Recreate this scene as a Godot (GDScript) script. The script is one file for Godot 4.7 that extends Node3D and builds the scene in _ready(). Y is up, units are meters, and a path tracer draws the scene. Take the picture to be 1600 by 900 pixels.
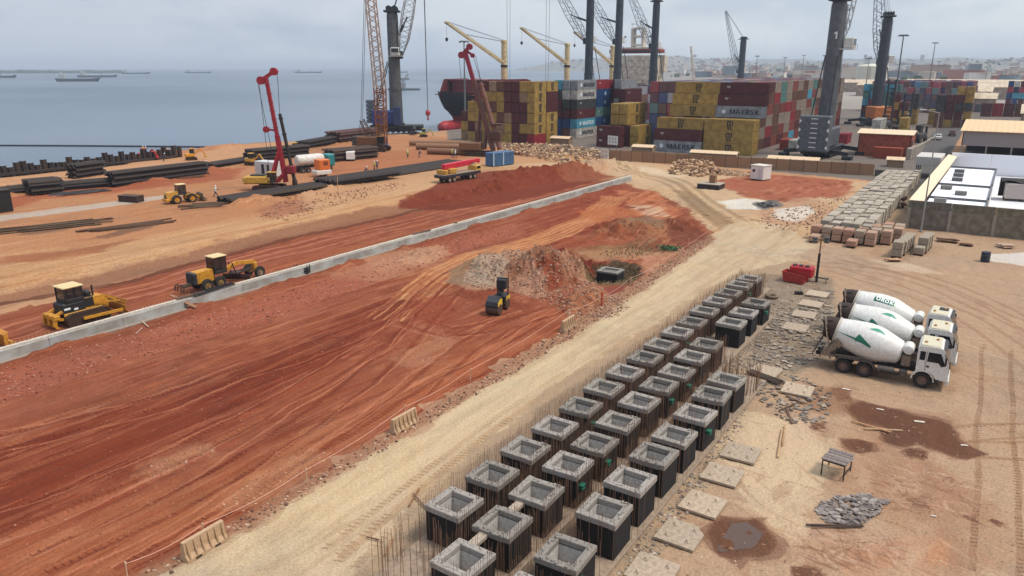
extends Node3D

const CAM_H := 21.0
var rng := RandomNumberGenerator.new()
var n_big := FastNoiseLite.new()
var n_mid := FastNoiseLite.new()
var n_fine := FastNoiseLite.new()
var n_lump := FastNoiseLite.new()
var mats := {}
var tex := {}
var maps := []
var relief := -1.0
var mounds := []
var mound_cells := {}

func _ready():
	rng.seed = 7
	setup_camera()
	setup_light()
	setup_noise()
	setup_textures()
	build_ground()
	build_sea_and_land()
	build_structures()
	build_piers()
	build_port()
	build_yard()
	build_machines()
	build_left_works()
	build_site_details()
	build_people()

func setup_camera():
	var cam := Camera3D.new()
	cam.name = "camera"
	cam.fov = 42.077
	cam.near = 0.5
	cam.far = 30000.0
	cam.position = Vector3(0, CAM_H, 0)
	cam.rotation_order = EULER_ORDER_YXZ
	cam.rotation_degrees = Vector3(-16.43, 33.26, 0)
	cam.current = true
	add_child(cam)

func setup_light():
	var we := WorldEnvironment.new()
	we.name = "world_environment"
	var e := Environment.new()
	e.background_mode = Environment.BG_SKY
	e.tonemap_mode = Environment.TONE_MAPPER_LINEAR
	e.tonemap_exposure = 1.9
	e.sdfgi_enabled = true
	e.ssao_enabled = true
	e.ssil_enabled = true
	e.fog_enabled = true
	e.fog_density = 0.00016
	e.fog_light_color = Color(0.86, 0.91, 0.97)
	var sky := Sky.new()
	var pm := PanoramaSkyMaterial.new()
	pm.panorama = ImageTexture.create_from_image(sky_image())
	sky.sky_material = pm
	e.sky = sky
	we.environment = e
	add_child(we)
	var sun := DirectionalLight3D.new()
	sun.name = "sun"
	sun.light_color = Color(1.0, 0.96, 0.91)
	sun.light_energy = 0.5
	sun.light_angular_distance = 14.0
	sun.shadow_enabled = true
	sun.rotation_order = EULER_ORDER_YXZ
	sun.rotation_degrees = Vector3(-60, 104, 0)
	add_child(sun)

func sky_image() -> Image:
	# overcast: a grey-blue layer with broad soft bands, brighter towards the zenith all round
	var w := 1024
	var h := 512
	var a := FastNoiseLite.new()
	a.seed = 3
	a.frequency = 1.3
	a.fractal_octaves = 4
	a.domain_warp_enabled = true
	a.domain_warp_amplitude = 0.35
	a.domain_warp_frequency = 1.2
	var im := Image.create(w, h, false, Image.FORMAT_RGBF)
	for j in h:
		var el := PI * (0.5 - (j + 0.5) / h)
		var y := sin(el)
		var up := maxf(y, 0.0)
		for i in w:
			var az := TAU * (i + 0.5) / w - PI * 0.5
			var d := Vector3(cos(el) * cos(az), y, cos(el) * sin(az))
			var c := a.get_noise_3d(d.x * 1.3, d.y * 5.5, d.z * 1.3)
			var t := smoothstep(-0.26, 0.26, c)
			# the cloud is thinner, so paler, towards one side
			var side := smoothstep(-0.2, 0.95, (d.x * 0.45 - d.z * 0.89) / maxf(sqrt(1.0 - y * y), 0.2))
			var grey := Vector3(0.182, 0.222, 0.302).lerp(Vector3(0.290, 0.338, 0.388), side)
			var pale := Vector3(0.330, 0.360, 0.405).lerp(Vector3(0.420, 0.446, 0.462), side)
			var col := grey.lerp(pale, t)
			var hz := exp(-up * 9.0)
			col = col.lerp(Vector3(0.250, 0.284, 0.338).lerp(Vector3(0.365, 0.398, 0.425), side), hz * 0.6)
			col *= 1.0 + 0.8 * smoothstep(0.2, 0.95, up)
			if y < 0.0:
				col = Vector3(0.24, 0.27, 0.32)
			im.set_pixel(i, j, Color(col.x, col.y, col.z))
	return im

func setup_noise():
	for a in [[n_big, 11, 0.03, 3], [n_mid, 12, 0.16, 3], [n_fine, 13, 0.9, 3], [n_lump, 14, 0.45, 4]]:
		a[0].seed = a[1]
		a[0].frequency = a[2]
		a[0].fractal_octaves = a[3]

# ---------- textures and materials ----------
func noise_tex(seed_: int, freq: float, oct: int, lo: float, hi: float, size := 512, tint := Color.WHITE) -> ImageTexture:
	var n := FastNoiseLite.new()
	n.seed = seed_
	n.frequency = freq
	n.fractal_octaves = oct
	n.fractal_gain = 0.5
	var im := n.get_seamless_image(size, size)
	var b := im.get_data()
	var out := PackedByteArray()
	out.resize(b.size() * 3)
	for i in b.size():
		var t := b[i] / 255.0
		var v := lerpf(lo, hi, t) * 255.0
		out[i * 3] = int(clampf(v, 0, 255))
		out[i * 3 + 1] = int(clampf(lerpf(v, v * tint.g, 1.0 - t), 0, 255))
		out[i * 3 + 2] = int(clampf(lerpf(v, v * tint.b, 1.0 - t), 0, 255))
	return ImageTexture.create_from_image(Image.create_from_data(size, size, false, Image.FORMAT_RGB8, out))

func setup_textures():
	tex.dirt = noise_tex(21, 0.02, 5, 0.86, 1.0, 512, Color(1, 0.97, 0.92))
	tex.grime = noise_tex(22, 0.012, 6, 0.74, 1.0, 512, Color(1, 0.94, 0.86))
	tex.concrete = noise_tex(23, 0.02, 6, 0.80, 1.0, 512, Color(1, 0.98, 0.95))
	tex.rust = noise_tex(24, 0.02, 6, 0.68, 1.0, 512, Color(1, 0.85, 0.72))
	tex.grain = noise_tex(25, 0.05, 6, 0.82, 1.0, 1024, Color(1, 0.985, 0.965))
	var n := FastNoiseLite.new()
	n.seed = 31
	n.frequency = 0.03
	n.fractal_octaves = 6
	n.fractal_gain = 0.65
	var im := n.get_seamless_image(512, 512)
	im.convert(Image.FORMAT_RGBA8)
	im.bump_map_to_normal_map(6.0)
	tex.bump = ImageTexture.create_from_image(im)

# sRGB 0-255 paint colour -> material; kind picks the wear texture
func mat(r: int, g: int, b: int, rough := 0.6, kind := "dirt", scale := 0.35, metal := 0.0) -> StandardMaterial3D:
	var key := "%d,%d,%d,%.2f,%s,%.2f,%.2f" % [r, g, b, rough, kind, scale, metal]
	if mats.has(key):
		return mats[key]
	var m := StandardMaterial3D.new()
	m.resource_name = "surface_%d" % mats.size()
	m.albedo_color = Color8(r, g, b)
	m.roughness = rough
	m.metallic = metal
	if kind != "":
		m.albedo_texture = tex[kind]
		m.uv1_triplanar = true
		m.uv1_world_triplanar = true
		m.uv1_scale = Vector3.ONE * scale
		if kind == "concrete" or kind == "rust":
			m.normal_enabled = true
			m.normal_texture = tex.bump
			m.normal_scale = 0.25
	mats[key] = m
	return m

func pane_mat() -> StandardMaterial3D:
	if not mats.has("pane"):
		var m := StandardMaterial3D.new()
		m.resource_name = "cab_glass"
		m.transparency = BaseMaterial3D.TRANSPARENCY_ALPHA
		m.albedo_color = Color(0.12, 0.16, 0.17, 0.45)
		m.roughness = 0.1
		mats.pane = m
	return mats.pane

func glass_mat() -> StandardMaterial3D:
	return mat(26, 32, 38, 0.12, "", 1.0)

func tint_mat() -> StandardMaterial3D:
	if not mats.has("tint"):
		var m := StandardMaterial3D.new()
		m.resource_name = "tinted"
		m.vertex_color_use_as_albedo = true
		m.roughness = 0.85
		mats.tint = m
	return mats.tint

func lin(r: float, g: float, b: float) -> Color:
	return Color(r / 255.0, g / 255.0, b / 255.0).srgb_to_linear()

# ---------- mesh builder ----------
class MB:
	var v := PackedVector3Array()
	var n := PackedVector3Array()
	var c := PackedColorArray()
	var col := Color.WHITE
	var xf := Transform3D.IDENTITY

	func tri(a: Vector3, b: Vector3, d: Vector3, nn: Vector3):
		tri_s(a, b, d, nn, nn, nn)

	func tri_s(a: Vector3, b: Vector3, d: Vector3, na: Vector3, nb: Vector3, nd: Vector3):
		if (d - a).cross(b - a).dot(na + nb + nd) < 0.0:
			var t := b
			b = d
			d = t
			t = nb
			nb = nd
			nd = t
		v.append_array([xf * a, xf * b, xf * d])
		n.append_array([xf.basis * na, xf.basis * nb, xf.basis * nd])
		c.append_array([col, col, col])

	func quad(a: Vector3, b: Vector3, d: Vector3, e: Vector3, out: Vector3):
		var nn := (d - a).cross(b - e if (b - e).length() > 0.0001 else b - a).normalized()
		nn = (b - a).cross(d - a).normalized()
		if nn.length() < 0.5:
			nn = (d - a).cross(e - a).normalized()
		if nn.dot(out) < 0.0:
			nn = -nn
		tri(a, b, d, nn)
		tri(a, d, e, nn)

	# box with chamfered edges
	func box(p: Vector3, s: Vector3, bev := 0.0, bs := Basis.IDENTITY):
		var h := s * 0.5
		var keep := xf
		xf = xf * Transform3D(bs, p)
		if bev <= 0.0:
			for ax in 3:
				for sg in [-1.0, 1.0]:
					var nn := Vector3.ZERO
					nn[ax] = sg
					var u := Vector3.ZERO
					var w := Vector3.ZERO
					u[(ax + 1) % 3] = h[(ax + 1) % 3]
					w[(ax + 2) % 3] = h[(ax + 2) % 3]
					var q: Vector3 = nn * h
					quad(q - u - w, q + u - w, q + u + w, q - u + w, nn)
		else:
			var k := h - Vector3.ONE * minf(bev, h[h.min_axis_index()] * 0.9)
			for ax in 3:
				for sg in [-1.0, 1.0]:
					var nn := Vector3.ZERO
					nn[ax] = sg
					var u := Vector3.ZERO
					var w := Vector3.ZERO
					u[(ax + 1) % 3] = k[(ax + 1) % 3]
					w[(ax + 2) % 3] = k[(ax + 2) % 3]
					var q: Vector3 = nn * h
					quad(q - u - w, q + u - w, q + u + w, q - u + w, nn)
			for ax in 3:
				var b1 := (ax + 1) % 3
				var b2 := (ax + 2) % 3
				for s1 in [-1.0, 1.0]:
					for s2 in [-1.0, 1.0]:
						var pa := Vector3.ZERO
						pa[b1] = s1 * h[b1]
						pa[b2] = s2 * k[b2]
						var pb := Vector3.ZERO
						pb[b1] = s1 * k[b1]
						pb[b2] = s2 * h[b2]
						var l := Vector3.ZERO
						l[ax] = k[ax]
						var o := Vector3.ZERO
						o[b1] = s1
						o[b2] = s2
						quad(pa - l, pa + l, pb + l, pb - l, o)
			for sx in [-1.0, 1.0]:
				for sy in [-1.0, 1.0]:
					for sz in [-1.0, 1.0]:
						tri(Vector3(sx * h.x, sy * k.y, sz * k.z), Vector3(sx * k.x, sy * h.y, sz * k.z), Vector3(sx * k.x, sy * k.y, sz * h.z), Vector3(sx, sy, sz).normalized())
		xf = keep

	# tapered rod
	func rod(a: Vector3, b: Vector3, r1: float, r2 := -1.0, seg := 8, caps := true):
		if r2 < 0.0:
			r2 = r1
		var d := b - a
		if d.length() < 0.0001:
			return
		d = d.normalized()
		var u := d.cross(Vector3.UP if absf(d.y) < 0.9 else Vector3.RIGHT).normalized()
		var w := d.cross(u)
		for i in seg:
			var t0 := TAU * i / seg
			var t1 := TAU * (i + 1) / seg
			var e0 := u * cos(t0) + w * sin(t0)
			var e1 := u * cos(t1) + w * sin(t1)
			if r1 > 0.0:
				tri_s(a + e0 * r1, a + e1 * r1, b + e1 * r2, e0, e1, e1)
			if r2 > 0.0:
				tri_s(a + e0 * r1, b + e1 * r2, b + e0 * r2, e0, e1, e0)
			if caps:
				if r1 > 0.0:
					tri(a, a + e0 * r1, a + e1 * r1, -d)
				if r2 > 0.0:
					tri(b, b + e0 * r2, b + e1 * r2, d)

	# square bar
	func bar(a: Vector3, b: Vector3, w: float, h := -1.0, up := Vector3.UP, bev := 0.0):
		var d := b - a
		var l := d.length()
		if l < 0.0001:
			return
		d /= l
		if absf(d.dot(up)) > 0.98:
			up = Vector3.RIGHT
		var s := d.cross(up).normalized()
		var u := s.cross(d)
		box((a + b) * 0.5, Vector3(w, h if h > 0.0 else w, l), bev, Basis(s, u, -d))

	# profile of Vector2(radius, height) round the y axis
	func lathe(p: Array, seg := 20, t := Transform3D.IDENTITY):
		var keep := xf
		xf = xf * t
		for k in p.size() - 1:
			var a: Vector2 = p[k]
			var b: Vector2 = p[k + 1]
			var sl := Vector2(b.y - a.y, -(b.x - a.x)).normalized()
			for i in seg:
				var t0 := TAU * i / seg
				var t1 := TAU * (i + 1) / seg
				var e0 := Vector3(cos(t0), 0, sin(t0))
				var e1 := Vector3(cos(t1), 0, sin(t1))
				var n0 := (e0 * sl.x + Vector3.UP * sl.y).normalized()
				var n1 := (e1 * sl.x + Vector3.UP * sl.y).normalized()
				var ya := Vector3.UP * a.y
				var yb := Vector3.UP * b.y
				if a.x > 0.0001:
					tri_s(e0 * a.x + ya, e1 * a.x + ya, e1 * b.x + yb, n0, n1, n1)
				if b.x > 0.0001:
					tri_s(e0 * a.x + ya, e1 * b.x + yb, e0 * b.x + yb, n0, n1, n0)
		xf = keep

	# polygon in the plane of bu, bv pushed along bw
	func ext(pts: PackedVector2Array, o: Vector3, bu: Vector3, bv: Vector3, bw: Vector3):
		var idx := Geometry2D.triangulate_polygon(pts)
		var cen := Vector3.ZERO
		for q in pts:
			cen += bu * q.x + bv * q.y
		cen /= pts.size()
		for s in 2:
			var off := o + bw * s
			for k in range(0, idx.size(), 3):
				var a := pts[idx[k]]
				var b := pts[idx[k + 1]]
				var d := pts[idx[k + 2]]
				tri(off + bu * a.x + bv * a.y, off + bu * b.x + bv * b.y, off + bu * d.x + bv * d.y, (bw if s == 1 else -bw).normalized())
		var sign := 1.0 if Geometry2D.is_polygon_clockwise(pts) else -1.0
		for k in pts.size():
			var a := pts[k]
			var b := pts[(k + 1) % pts.size()]
			var e := b - a
			var out := (bu * -e.y + bv * e.x) * sign
			quad(o + bu * a.x + bv * a.y, o + bu * b.x + bv * b.y, o + bu * b.x + bv * b.y + bw, o + bu * a.x + bv * a.y + bw, out)

	# lattice mast between two points: four chords, zigzag lacing
	func lattice(a: Vector3, b: Vector3, w1: float, w2: float, bays: int, r: float, up := Vector3.UP):
		var d := (b - a).normalized()
		if absf(d.dot(up)) > 0.95:
			up = Vector3.BACK
		var s := d.cross(up).normalized()
		var u := s.cross(d)
		var cs := [s + u, -s + u, -s - u, s - u]
		for k in 4:
			rod(a + cs[k] * w1 * 0.5, b + cs[k] * w2 * 0.5, r, r, 5, false)
		for i in bays:
			var p := a.lerp(b, float(i) / bays)
			var q := a.lerp(b, float(i + 1) / bays)
			var wp := lerpf(w1, w2, float(i) / bays) * 0.5
			var wq := lerpf(w1, w2, float(i + 1) / bays) * 0.5
			for k in 4:
				var k2 := (k + 1) % 4
				if i % 2 == 0:
					rod(p + cs[k] * wp, q + cs[k2] * wq, r * 0.55, r * 0.55, 4, false)
				else:
					rod(p + cs[k2] * wp, q + cs[k] * wq, r * 0.55, r * 0.55, 4, false)

	func mesh() -> ArrayMesh:
		var arr := []
		arr.resize(Mesh.ARRAY_MAX)
		arr[Mesh.ARRAY_VERTEX] = v
		arr[Mesh.ARRAY_NORMAL] = n
		arr[Mesh.ARRAY_COLOR] = c
		var m := ArrayMesh.new()
		if v.size():
			m.add_surface_from_arrays(Mesh.PRIMITIVE_TRIANGLES, arr)
		return m

# ---------- objects ----------
func thing(called: String, label: String, category: String, where := Vector3.ZERO, turn := 0.0, group := "") -> Node3D:
	var o := Node3D.new()
	o.name = called
	o.position = where
	o.rotation.y = turn
	add_child(o, true)
	tag(o, label, category, group)
	return o

func tag(o: Node3D, label: String, category: String, group := "", kind := ""):
	if label != "":
		o.set_meta("label", label)
	if category != "":
		o.set_meta("category", category)
	if group != "":
		o.set_meta("group", group)
	if kind != "":
		o.set_meta("kind", kind)

func part(called: String, mesh_or_mb, m: Material, parent: Node = null, label := "") -> MeshInstance3D:
	var o := MeshInstance3D.new()
	o.name = called
	o.mesh = mesh_or_mb.mesh() if mesh_or_mb is MB else mesh_or_mb
	o.material_override = m
	if parent == null:
		add_child(o, true)
	else:
		parent.add_child(o, true)
	if label != "":
		o.set_meta("label", label)
	return o

func solo(called: String, mb, m: Material, label: String, category: String, where := Vector3.ZERO, turn := 0.0, group := "") -> MeshInstance3D:
	var o := part(called, mb, m)
	o.position = where
	o.rotation.y = turn
	tag(o, label, category, group)
	return o

func struct(called: String, mb, m: Material) -> MeshInstance3D:
	var o := part(called, mb, m)
	o.set_meta("kind", "structure")
	return o

func clone(src: Node3D, label: String, where: Vector3, turn := 0.0, group := "") -> Node3D:
	var o := src.duplicate()
	o.name = String(src.name).rstrip("0123456789")
	add_child(o, true)
	o.position = where
	o.rotation.y = turn
	tag(o, label, "", group)
	return o

func text_mesh(s: String, size: float, depth := 0.02, bold := true) -> TextMesh:
	var t := TextMesh.new()
	t.text = s
	var f := SystemFont.new()
	f.font_names = PackedStringArray(["Droid Sans"])
	f.font_weight = 700 if bold else 400
	t.font = f
	t.font_size = 32
	t.pixel_size = size / 24.0
	t.depth = depth
	t.curve_step = 4.0
	return t

# a Vector3 on the ground, lifted to the terrain there
func gp(p: Vector3, up := 0.0) -> Vector3:
	return Vector3(p.x, hgt(p.x, -p.z) + up, p.z)

# heading (rotation about y) that turns -z towards b as seen from a
func head(a: Vector3, b: Vector3) -> float:
	return atan2(-(b.x - a.x), -(b.z - a.z))

# ---------- ground ----------
func base_h(x: float, s: float) -> float:
	var f := 1.0 - smoothstep(130.0, 165.0, s)
	return f * (0.5 * smoothstep(60.4, 61.2, -x) + 0.9 * smoothstep(74.5, 78.5, -x))

func shore(s: float) -> float:
	if s < 88.0:
		return -156.0
	if s < 100.0:
		return lerpf(-156.0, -171.0, (s - 88.0) / 12.0)
	if s < 150.0:
		return -172.0
	if s < 178.0:
		return lerpf(-172.0, -178.0, (s - 150.0) / 28.0)
	if s < 205.0:
		return lerpf(-178.0, -165.5, (s - 178.0) / 27.0)
	return -165.5

func mound(x: float, s: float, rx: float, rs: float, deg: float, h: float, rough := 0.25, flat := 0.0):
	var i := mounds.size()
	mounds.append([x, s, rx, rs, cos(deg_to_rad(deg)), sin(deg_to_rad(deg)), h, rough, flat])
	var r := maxf(rx, rs) * 1.25
	for cx in range(int(floor((x - r) / 8.0)), int(floor((x + r) / 8.0)) + 1):
		for cs in range(int(floor((s - r) / 8.0)), int(floor((s + r) / 8.0)) + 1):
			var k := Vector2i(cx, cs)
			if not mound_cells.has(k):
				mound_cells[k] = []
			mound_cells[k].append(i)

func hgt(x: float, s: float) -> float:
	var h := base_h(x, s)
	var rough := 0.05
	var k := Vector2i(floori(x / 8.0), floori(s / 8.0))
	if mound_cells.has(k):
		for i in mound_cells[k]:
			var m: Array = mounds[i]
			var dx: float = x - m[0]
			var ds: float = s - m[1]
			var u: float = (dx * m[4] + ds * m[5]) / m[2]
			var w: float = (-dx * m[5] + ds * m[4]) / m[3]
			var d := sqrt(u * u + w * w)
			d += n_lump.get_noise_2d(x * 1.3 + i * 17.0, s * 1.3) * m[7]
			if d < 1.0:
				var t := 1.0 - d
				if m[8] > 0.0:
					t = minf(t / (1.0 - m[8]), 1.0)
				t = t * t * (3.0 - 2.0 * t) * 0.55 + t * 0.45
				h += m[6] * t * (1.0 + m[7] * n_lump.get_noise_2d(x * 2.6, s * 2.6 + 40.0))
				rough = maxf(rough, absf(m[6]) * m[7] * 0.3 * minf(t * 4.0, 1.0))
	h += n_mid.get_noise_2d(x * 1.5, s * 0.8) * 0.06 + n_fine.get_noise_2d(x, s) * minf(rough, 0.25)
	if x < -28.8 and x > -59.5 and s < 140.0:
		# ruts along the graded strip
		h += 0.11 * n_mid.get_noise_2d(x * 7.0, s * 0.35)
	var sh := shore(s)
	if x < sh + 0.8:
		h = lerpf(h, -7.0, clampf((sh + 0.8 - x) / 0.8, 0.0, 1.0))
	return h

func pv(a: Array) -> PackedVector2Array:
	var o := PackedVector2Array()
	for i in range(0, a.size(), 2):
		o.append(Vector2(a[i], a[i + 1]))
	return o

func ragged(p: PackedVector2Array, amp: float, sd: float) -> PackedVector2Array:
	var o := PackedVector2Array()
	for i in p.size():
		var a := p[i]
		var b := p[(i + 1) % p.size()]
		var n := clampi(int(a.distance_to(b) / 0.5), 1, 120)
		for k in n:
			var q := a.lerp(b, float(k) / n)
			o.append(q + Vector2(n_lump.get_noise_2d(q.x + sd, q.y), n_lump.get_noise_2d(q.x, q.y + sd + 90.0)) * amp * 1.6 + Vector2(n_mid.get_noise_2d(q.x + sd, q.y), n_mid.get_noise_2d(q.x, q.y - sd)) * amp * 1.6)
	return o

func fill(p: PackedVector2Array, c: Color):
	for m in maps:
		if m.has("h"):
			if relief < 0.0:
				continue
			c = Color(relief, relief, relief, minf(c.a * 1.2, 1.0))
		var im: Image = m.im
		var W := im.get_width()
		var Hh := im.get_height()
		var rows := {}
		for i in p.size():
			var a: Vector2 = (p[i] - m.o) / m.r
			var b: Vector2 = (p[(i + 1) % p.size()] - m.o) / m.r
			if a.y > b.y:
				var t := a
				a = b
				b = t
			var y0 := maxi(ceili(a.y - 0.5), 0)
			var y1 := mini(ceili(b.y - 0.5), Hh)
			if y1 <= y0:
				continue
			var k := (b.x - a.x) / (b.y - a.y)
			for y in range(y0, y1):
				var x := a.x + k * (y + 0.5 - a.y)
				if rows.has(y):
					rows[y].append(x)
				else:
					rows[y] = [x]
		if rows.is_empty():
			continue
		var brush := Image.create(W, 1, false, Image.FORMAT_RGBA8)
		brush.fill(c)
		for y in rows:
			var xs: Array = rows[y]
			xs.sort()
			for j in range(0, xs.size() - 1, 2):
				var xa := maxi(roundi(xs[j]), 0)
				var xb := mini(roundi(xs[j + 1]), W)
				if xb > xa:
					im.blend_rect(brush, Rect2i(0, 0, xb - xa, 1), Vector2i(xa, y))

# a patch of ground colour with a ragged, soft border
func paint(a: Array, r: int, g: int, b: int, alpha := 1.0, rag := 1.0, times := 4):
	var p := pv(a)
	for k in times:
		var al := alpha if times == 1 else 1.0 - pow(1.0 - minf(alpha, 0.97), 1.0 / times)
		fill(ragged(p, rag * (0.5 + 0.35 * k), k * 37.0), Color8(r, g, b, int(al * 255)))

# a line of worn or wet soil
func stroke(a: Array, width: float, r: int, g: int, b: int, alpha := 0.5, jit := 0.15):
	var p := pv(a)
	var left := PackedVector2Array()
	var right := PackedVector2Array()
	for i in p.size() - 1:
		var n := maxi(int(p[i].distance_to(p[i + 1]) / 0.8), 1)
		var d := (p[i + 1] - p[i]).normalized().orthogonal()
		for k in n:
			var q := p[i].lerp(p[i + 1], float(k) / n)
			var w := width * (0.5 + jit * n_lump.get_noise_2d(q.x * 3.0, q.y * 3.0 + width * 70.0))
			var sh := d * n_mid.get_noise_2d(q.x * 0.35, q.y * 0.35) * jit * 3.0
			left.append(q + d * w + sh)
			right.append(q - d * w + sh)
	right.reverse()
	left.append_array(right)
	fill(left, Color8(r, g, b, int(alpha * 255)))

func smooth_line(a: Array, n := 10) -> Array:
	var c := Curve2D.new()
	var p := pv(a)
	for i in p.size():
		var t := (p[mini(i + 1, p.size() - 1)] - p[maxi(i - 1, 0)]) * 0.18
		c.add_point(p[i], -t, t)
	var o := []
	var l := c.get_baked_length()
	var k := int(l / 1.0) + 2
	for i in k:
		var q := c.sample_baked(l * i / (k - 1))
		o.append(q.x)
		o.append(q.y)
	return o

func shifted(a: Array, off: float) -> Array:
	var p := pv(a)
	var o := []
	for i in p.size():
		var d := (p[mini(i + 1, p.size() - 1)] - p[maxi(i - 1, 0)]).normalized().orthogonal()
		var q := p[i] + d * off
		o.append(q.x)
		o.append(q.y)
	return o

# wheel tracks: two bands, with cross marks of the tread
func tracks(a: Array, gauge: float, width: float, r: int, g: int, b: int, alpha: float, tread := true, step := 0.34):
	var l := smooth_line(a)
	relief = 0.36
	for sd in [-0.5, 0.5]:
		var c := shifted(l, gauge * sd)
		stroke(c, width, r, g, b, alpha * 0.55, 0.1)
		if tread:
			var p := pv(c)
			for i in p.size() - 1:
				var d := (p[i + 1] - p[i])
				var n := int(d.length() / step)
				var o := d.normalized().orthogonal() * width * 0.5
				var e := d.normalized() * step * 0.28
				for k in n:
					var q := p[i] + d * (float(k) / maxf(n, 1))
					if n_mid.get_noise_2d(q.x * 2.5, q.y * 2.5) > -0.15:
						relief = 0.16
						fill(PackedVector2Array([q - o - e, q + o, q + o + e, q - o]), Color8(int(r * 0.76), int(g * 0.72), int(b * 0.70), int(alpha * 150)))
						relief = 0.36
	relief = -1.0

# many thin streaks within a region, lying along a direction
func streaks(a: Array, n: int, dir: Vector2, ln: float, wd: float, colours: Array, alpha: float, spread := 0.05):
	var p := pv(a)
	var lo := p[0]
	var hi := p[0]
	for q in p:
		lo = lo.min(q)
		hi = hi.max(q)
	var made := 0
	var tries := 0
	while made < n and tries < n * 8:
		tries += 1
		var q := Vector2(rng.randf_range(lo.x, hi.x), rng.randf_range(lo.y, hi.y))
		if not Geometry2D.is_point_in_polygon(q, p):
			continue
		made += 1
		var d := dir.rotated(rng.randfn(0.0, spread)).normalized() * ln * rng.randf_range(0.3, 1.0)
		var o := d.normalized().orthogonal() * wd * rng.randf_range(0.3, 1.0)
		var c: Color = colours[rng.randi() % colours.size()]
		c.a = alpha * rng.randf_range(0.4, 1.0)
		relief = rng.randf_range(0.25, 0.75) if alpha > 0.45 else -1.0
		var bend := o * rng.randf_range(-2.0, 2.0)
		fill(PackedVector2Array([q - d, q - d * 0.5 + o * 0.8 + bend * 0.5, q + o + bend, q + d * 0.55 + o * 0.7 + bend * 0.4, q + d, q + d * 0.5 - o * 0.6 + bend * 0.5, q - o + bend, q - d * 0.6 - o * 0.7 + bend * 0.4]), c)
	relief = -1.0

# soft irregular patches scattered over a region, longer along the grading
func blots(a: Array, n: int, size: float, colours: Array, alpha: float):
	var p := pv(a)
	var lo := p[0]
	var hi := p[0]
	for q in p:
		lo = lo.min(q)
		hi = hi.max(q)
	for i in n:
		var q := Vector2(rng.randf_range(lo.x, hi.x), rng.randf_range(lo.y, hi.y))
		if not Geometry2D.is_point_in_polygon(q, p):
			continue
		var c: Color = colours[rng.randi() % colours.size()]
		var z := size * rng.randf_range(0.3, 1.2)
		for k in 3:
			c.a = alpha * 0.4
			var o := PackedVector2Array()
			var r := z * (1.0 - 0.22 * k)
			for j in 16:
				var t := TAU * j / 16.0
				var d := Vector2(cos(t) * 0.55, sin(t) * 1.5)
				o.append(q + d * r * (1.0 + 0.7 * n_lump.get_noise_2d(q.x * 3.0 + d.x * 4.0, q.y * 3.0 + d.y * 4.0 + k * 9.0)))
			fill(o, c)

func specks(a: Array, n: int, size: float, colours: Array, alpha := 0.9):
	var p := pv(a)
	var lo := p[0]
	var hi := p[0]
	for q in p:
		lo = lo.min(q)
		hi = hi.max(q)
	var made := 0
	while made < n:
		var q := Vector2(rng.randf_range(lo.x, hi.x), rng.randf_range(lo.y, hi.y))
		made += 1
		if not Geometry2D.is_point_in_polygon(q, p):
			continue
		var c: Color = colours[rng.randi() % colours.size()]
		c.a = alpha
		var s := size * rng.randf_range(0.4, 1.3)
		for m in maps:
			if m.r > 0.1:
				continue
			var im: Image = m.im
			var at: Vector2 = (q - m.o) / m.r
			var px := maxi(1, roundi(s / m.r))
			im.fill_rect(Rect2i(Vector2i(at), Vector2i(px, maxi(1, px - 1))), Color(0.85, 0.85, 0.85) if m.has("h") else c)

func build_ground():
	maps = [
		{"im": Image.create(2048, 2048, false, Image.FORMAT_RGBA8), "o": Vector2(-75, 8), "r": 0.05},
		{"im": Image.create(1400, 2048, false, Image.FORMAT_RGBA8), "o": Vector2(-200, 15), "r": 0.205},
		{"im": relief_noise(), "o": Vector2(-75, 8), "r": 0.05, "h": true},
	]
	shape_ground()
	paint_ground()
	var arrs := [patch(-75.0, 27.0, 8.0, 110.0, 0.2, maps[0], Rect2()), patch(-190.0, 86.0, 17.0, 433.0, 0.8, maps[1], Rect2(-74.2, 8.8, 100.4, 100.4))]
	var am := ArrayMesh.new()
	var k := 0
	for a in arrs:
		am.add_surface_from_arrays(Mesh.PRIMITIVE_TRIANGLES, a)
		var m := StandardMaterial3D.new()
		m.resource_name = "earth_%d" % k
		m.albedo_texture = ImageTexture.create_from_image(maps[k].im)
		m.albedo_color = Color(0.86, 0.86, 0.86).linear_to_srgb()
		if k == 0:
			maps[2].im.bump_map_to_normal_map(11.0)
			m.normal_enabled = true
			m.normal_texture = ImageTexture.create_from_image(maps[2].im)
			m.normal_scale = 0.38
		m.vertex_color_use_as_albedo = true
		m.roughness = 0.95
		m.metallic_specular = 0.25
		m.texture_repeat = true
		m.detail_enabled = true
		m.detail_blend_mode = BaseMaterial3D.BLEND_MODE_MUL
		m.detail_uv_layer = BaseMaterial3D.DETAIL_UV_2
		m.detail_albedo = tex.grain
		m.uv2_scale = Vector3(0.11, 0.11, 1)
		if k == 1:
			m.uv2_scale = Vector3(0.043, 0.043, 1)
		am.surface_set_material(k, m)
		k += 1
	var g := MeshInstance3D.new()
	g.name = "ground"
	g.mesh = am
	g.set_meta("kind", "structure")
	add_child(g)
	maps.clear()

func relief_noise() -> Image:
	var n := FastNoiseLite.new()
	n.seed = 77
	n.frequency = 0.045
	n.fractal_octaves = 5
	n.fractal_gain = 0.62
	var im := n.get_image(2048, 2048)
	im.convert(Image.FORMAT_RGBA8)
	var grey := Image.create(2048, 2048, false, Image.FORMAT_RGBA8)
	grey.fill(Color(0.5, 0.5, 0.5, 0.45))
	im.blend_rect(grey, Rect2i(0, 0, 2048, 2048), Vector2i.ZERO)
	return im

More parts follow.
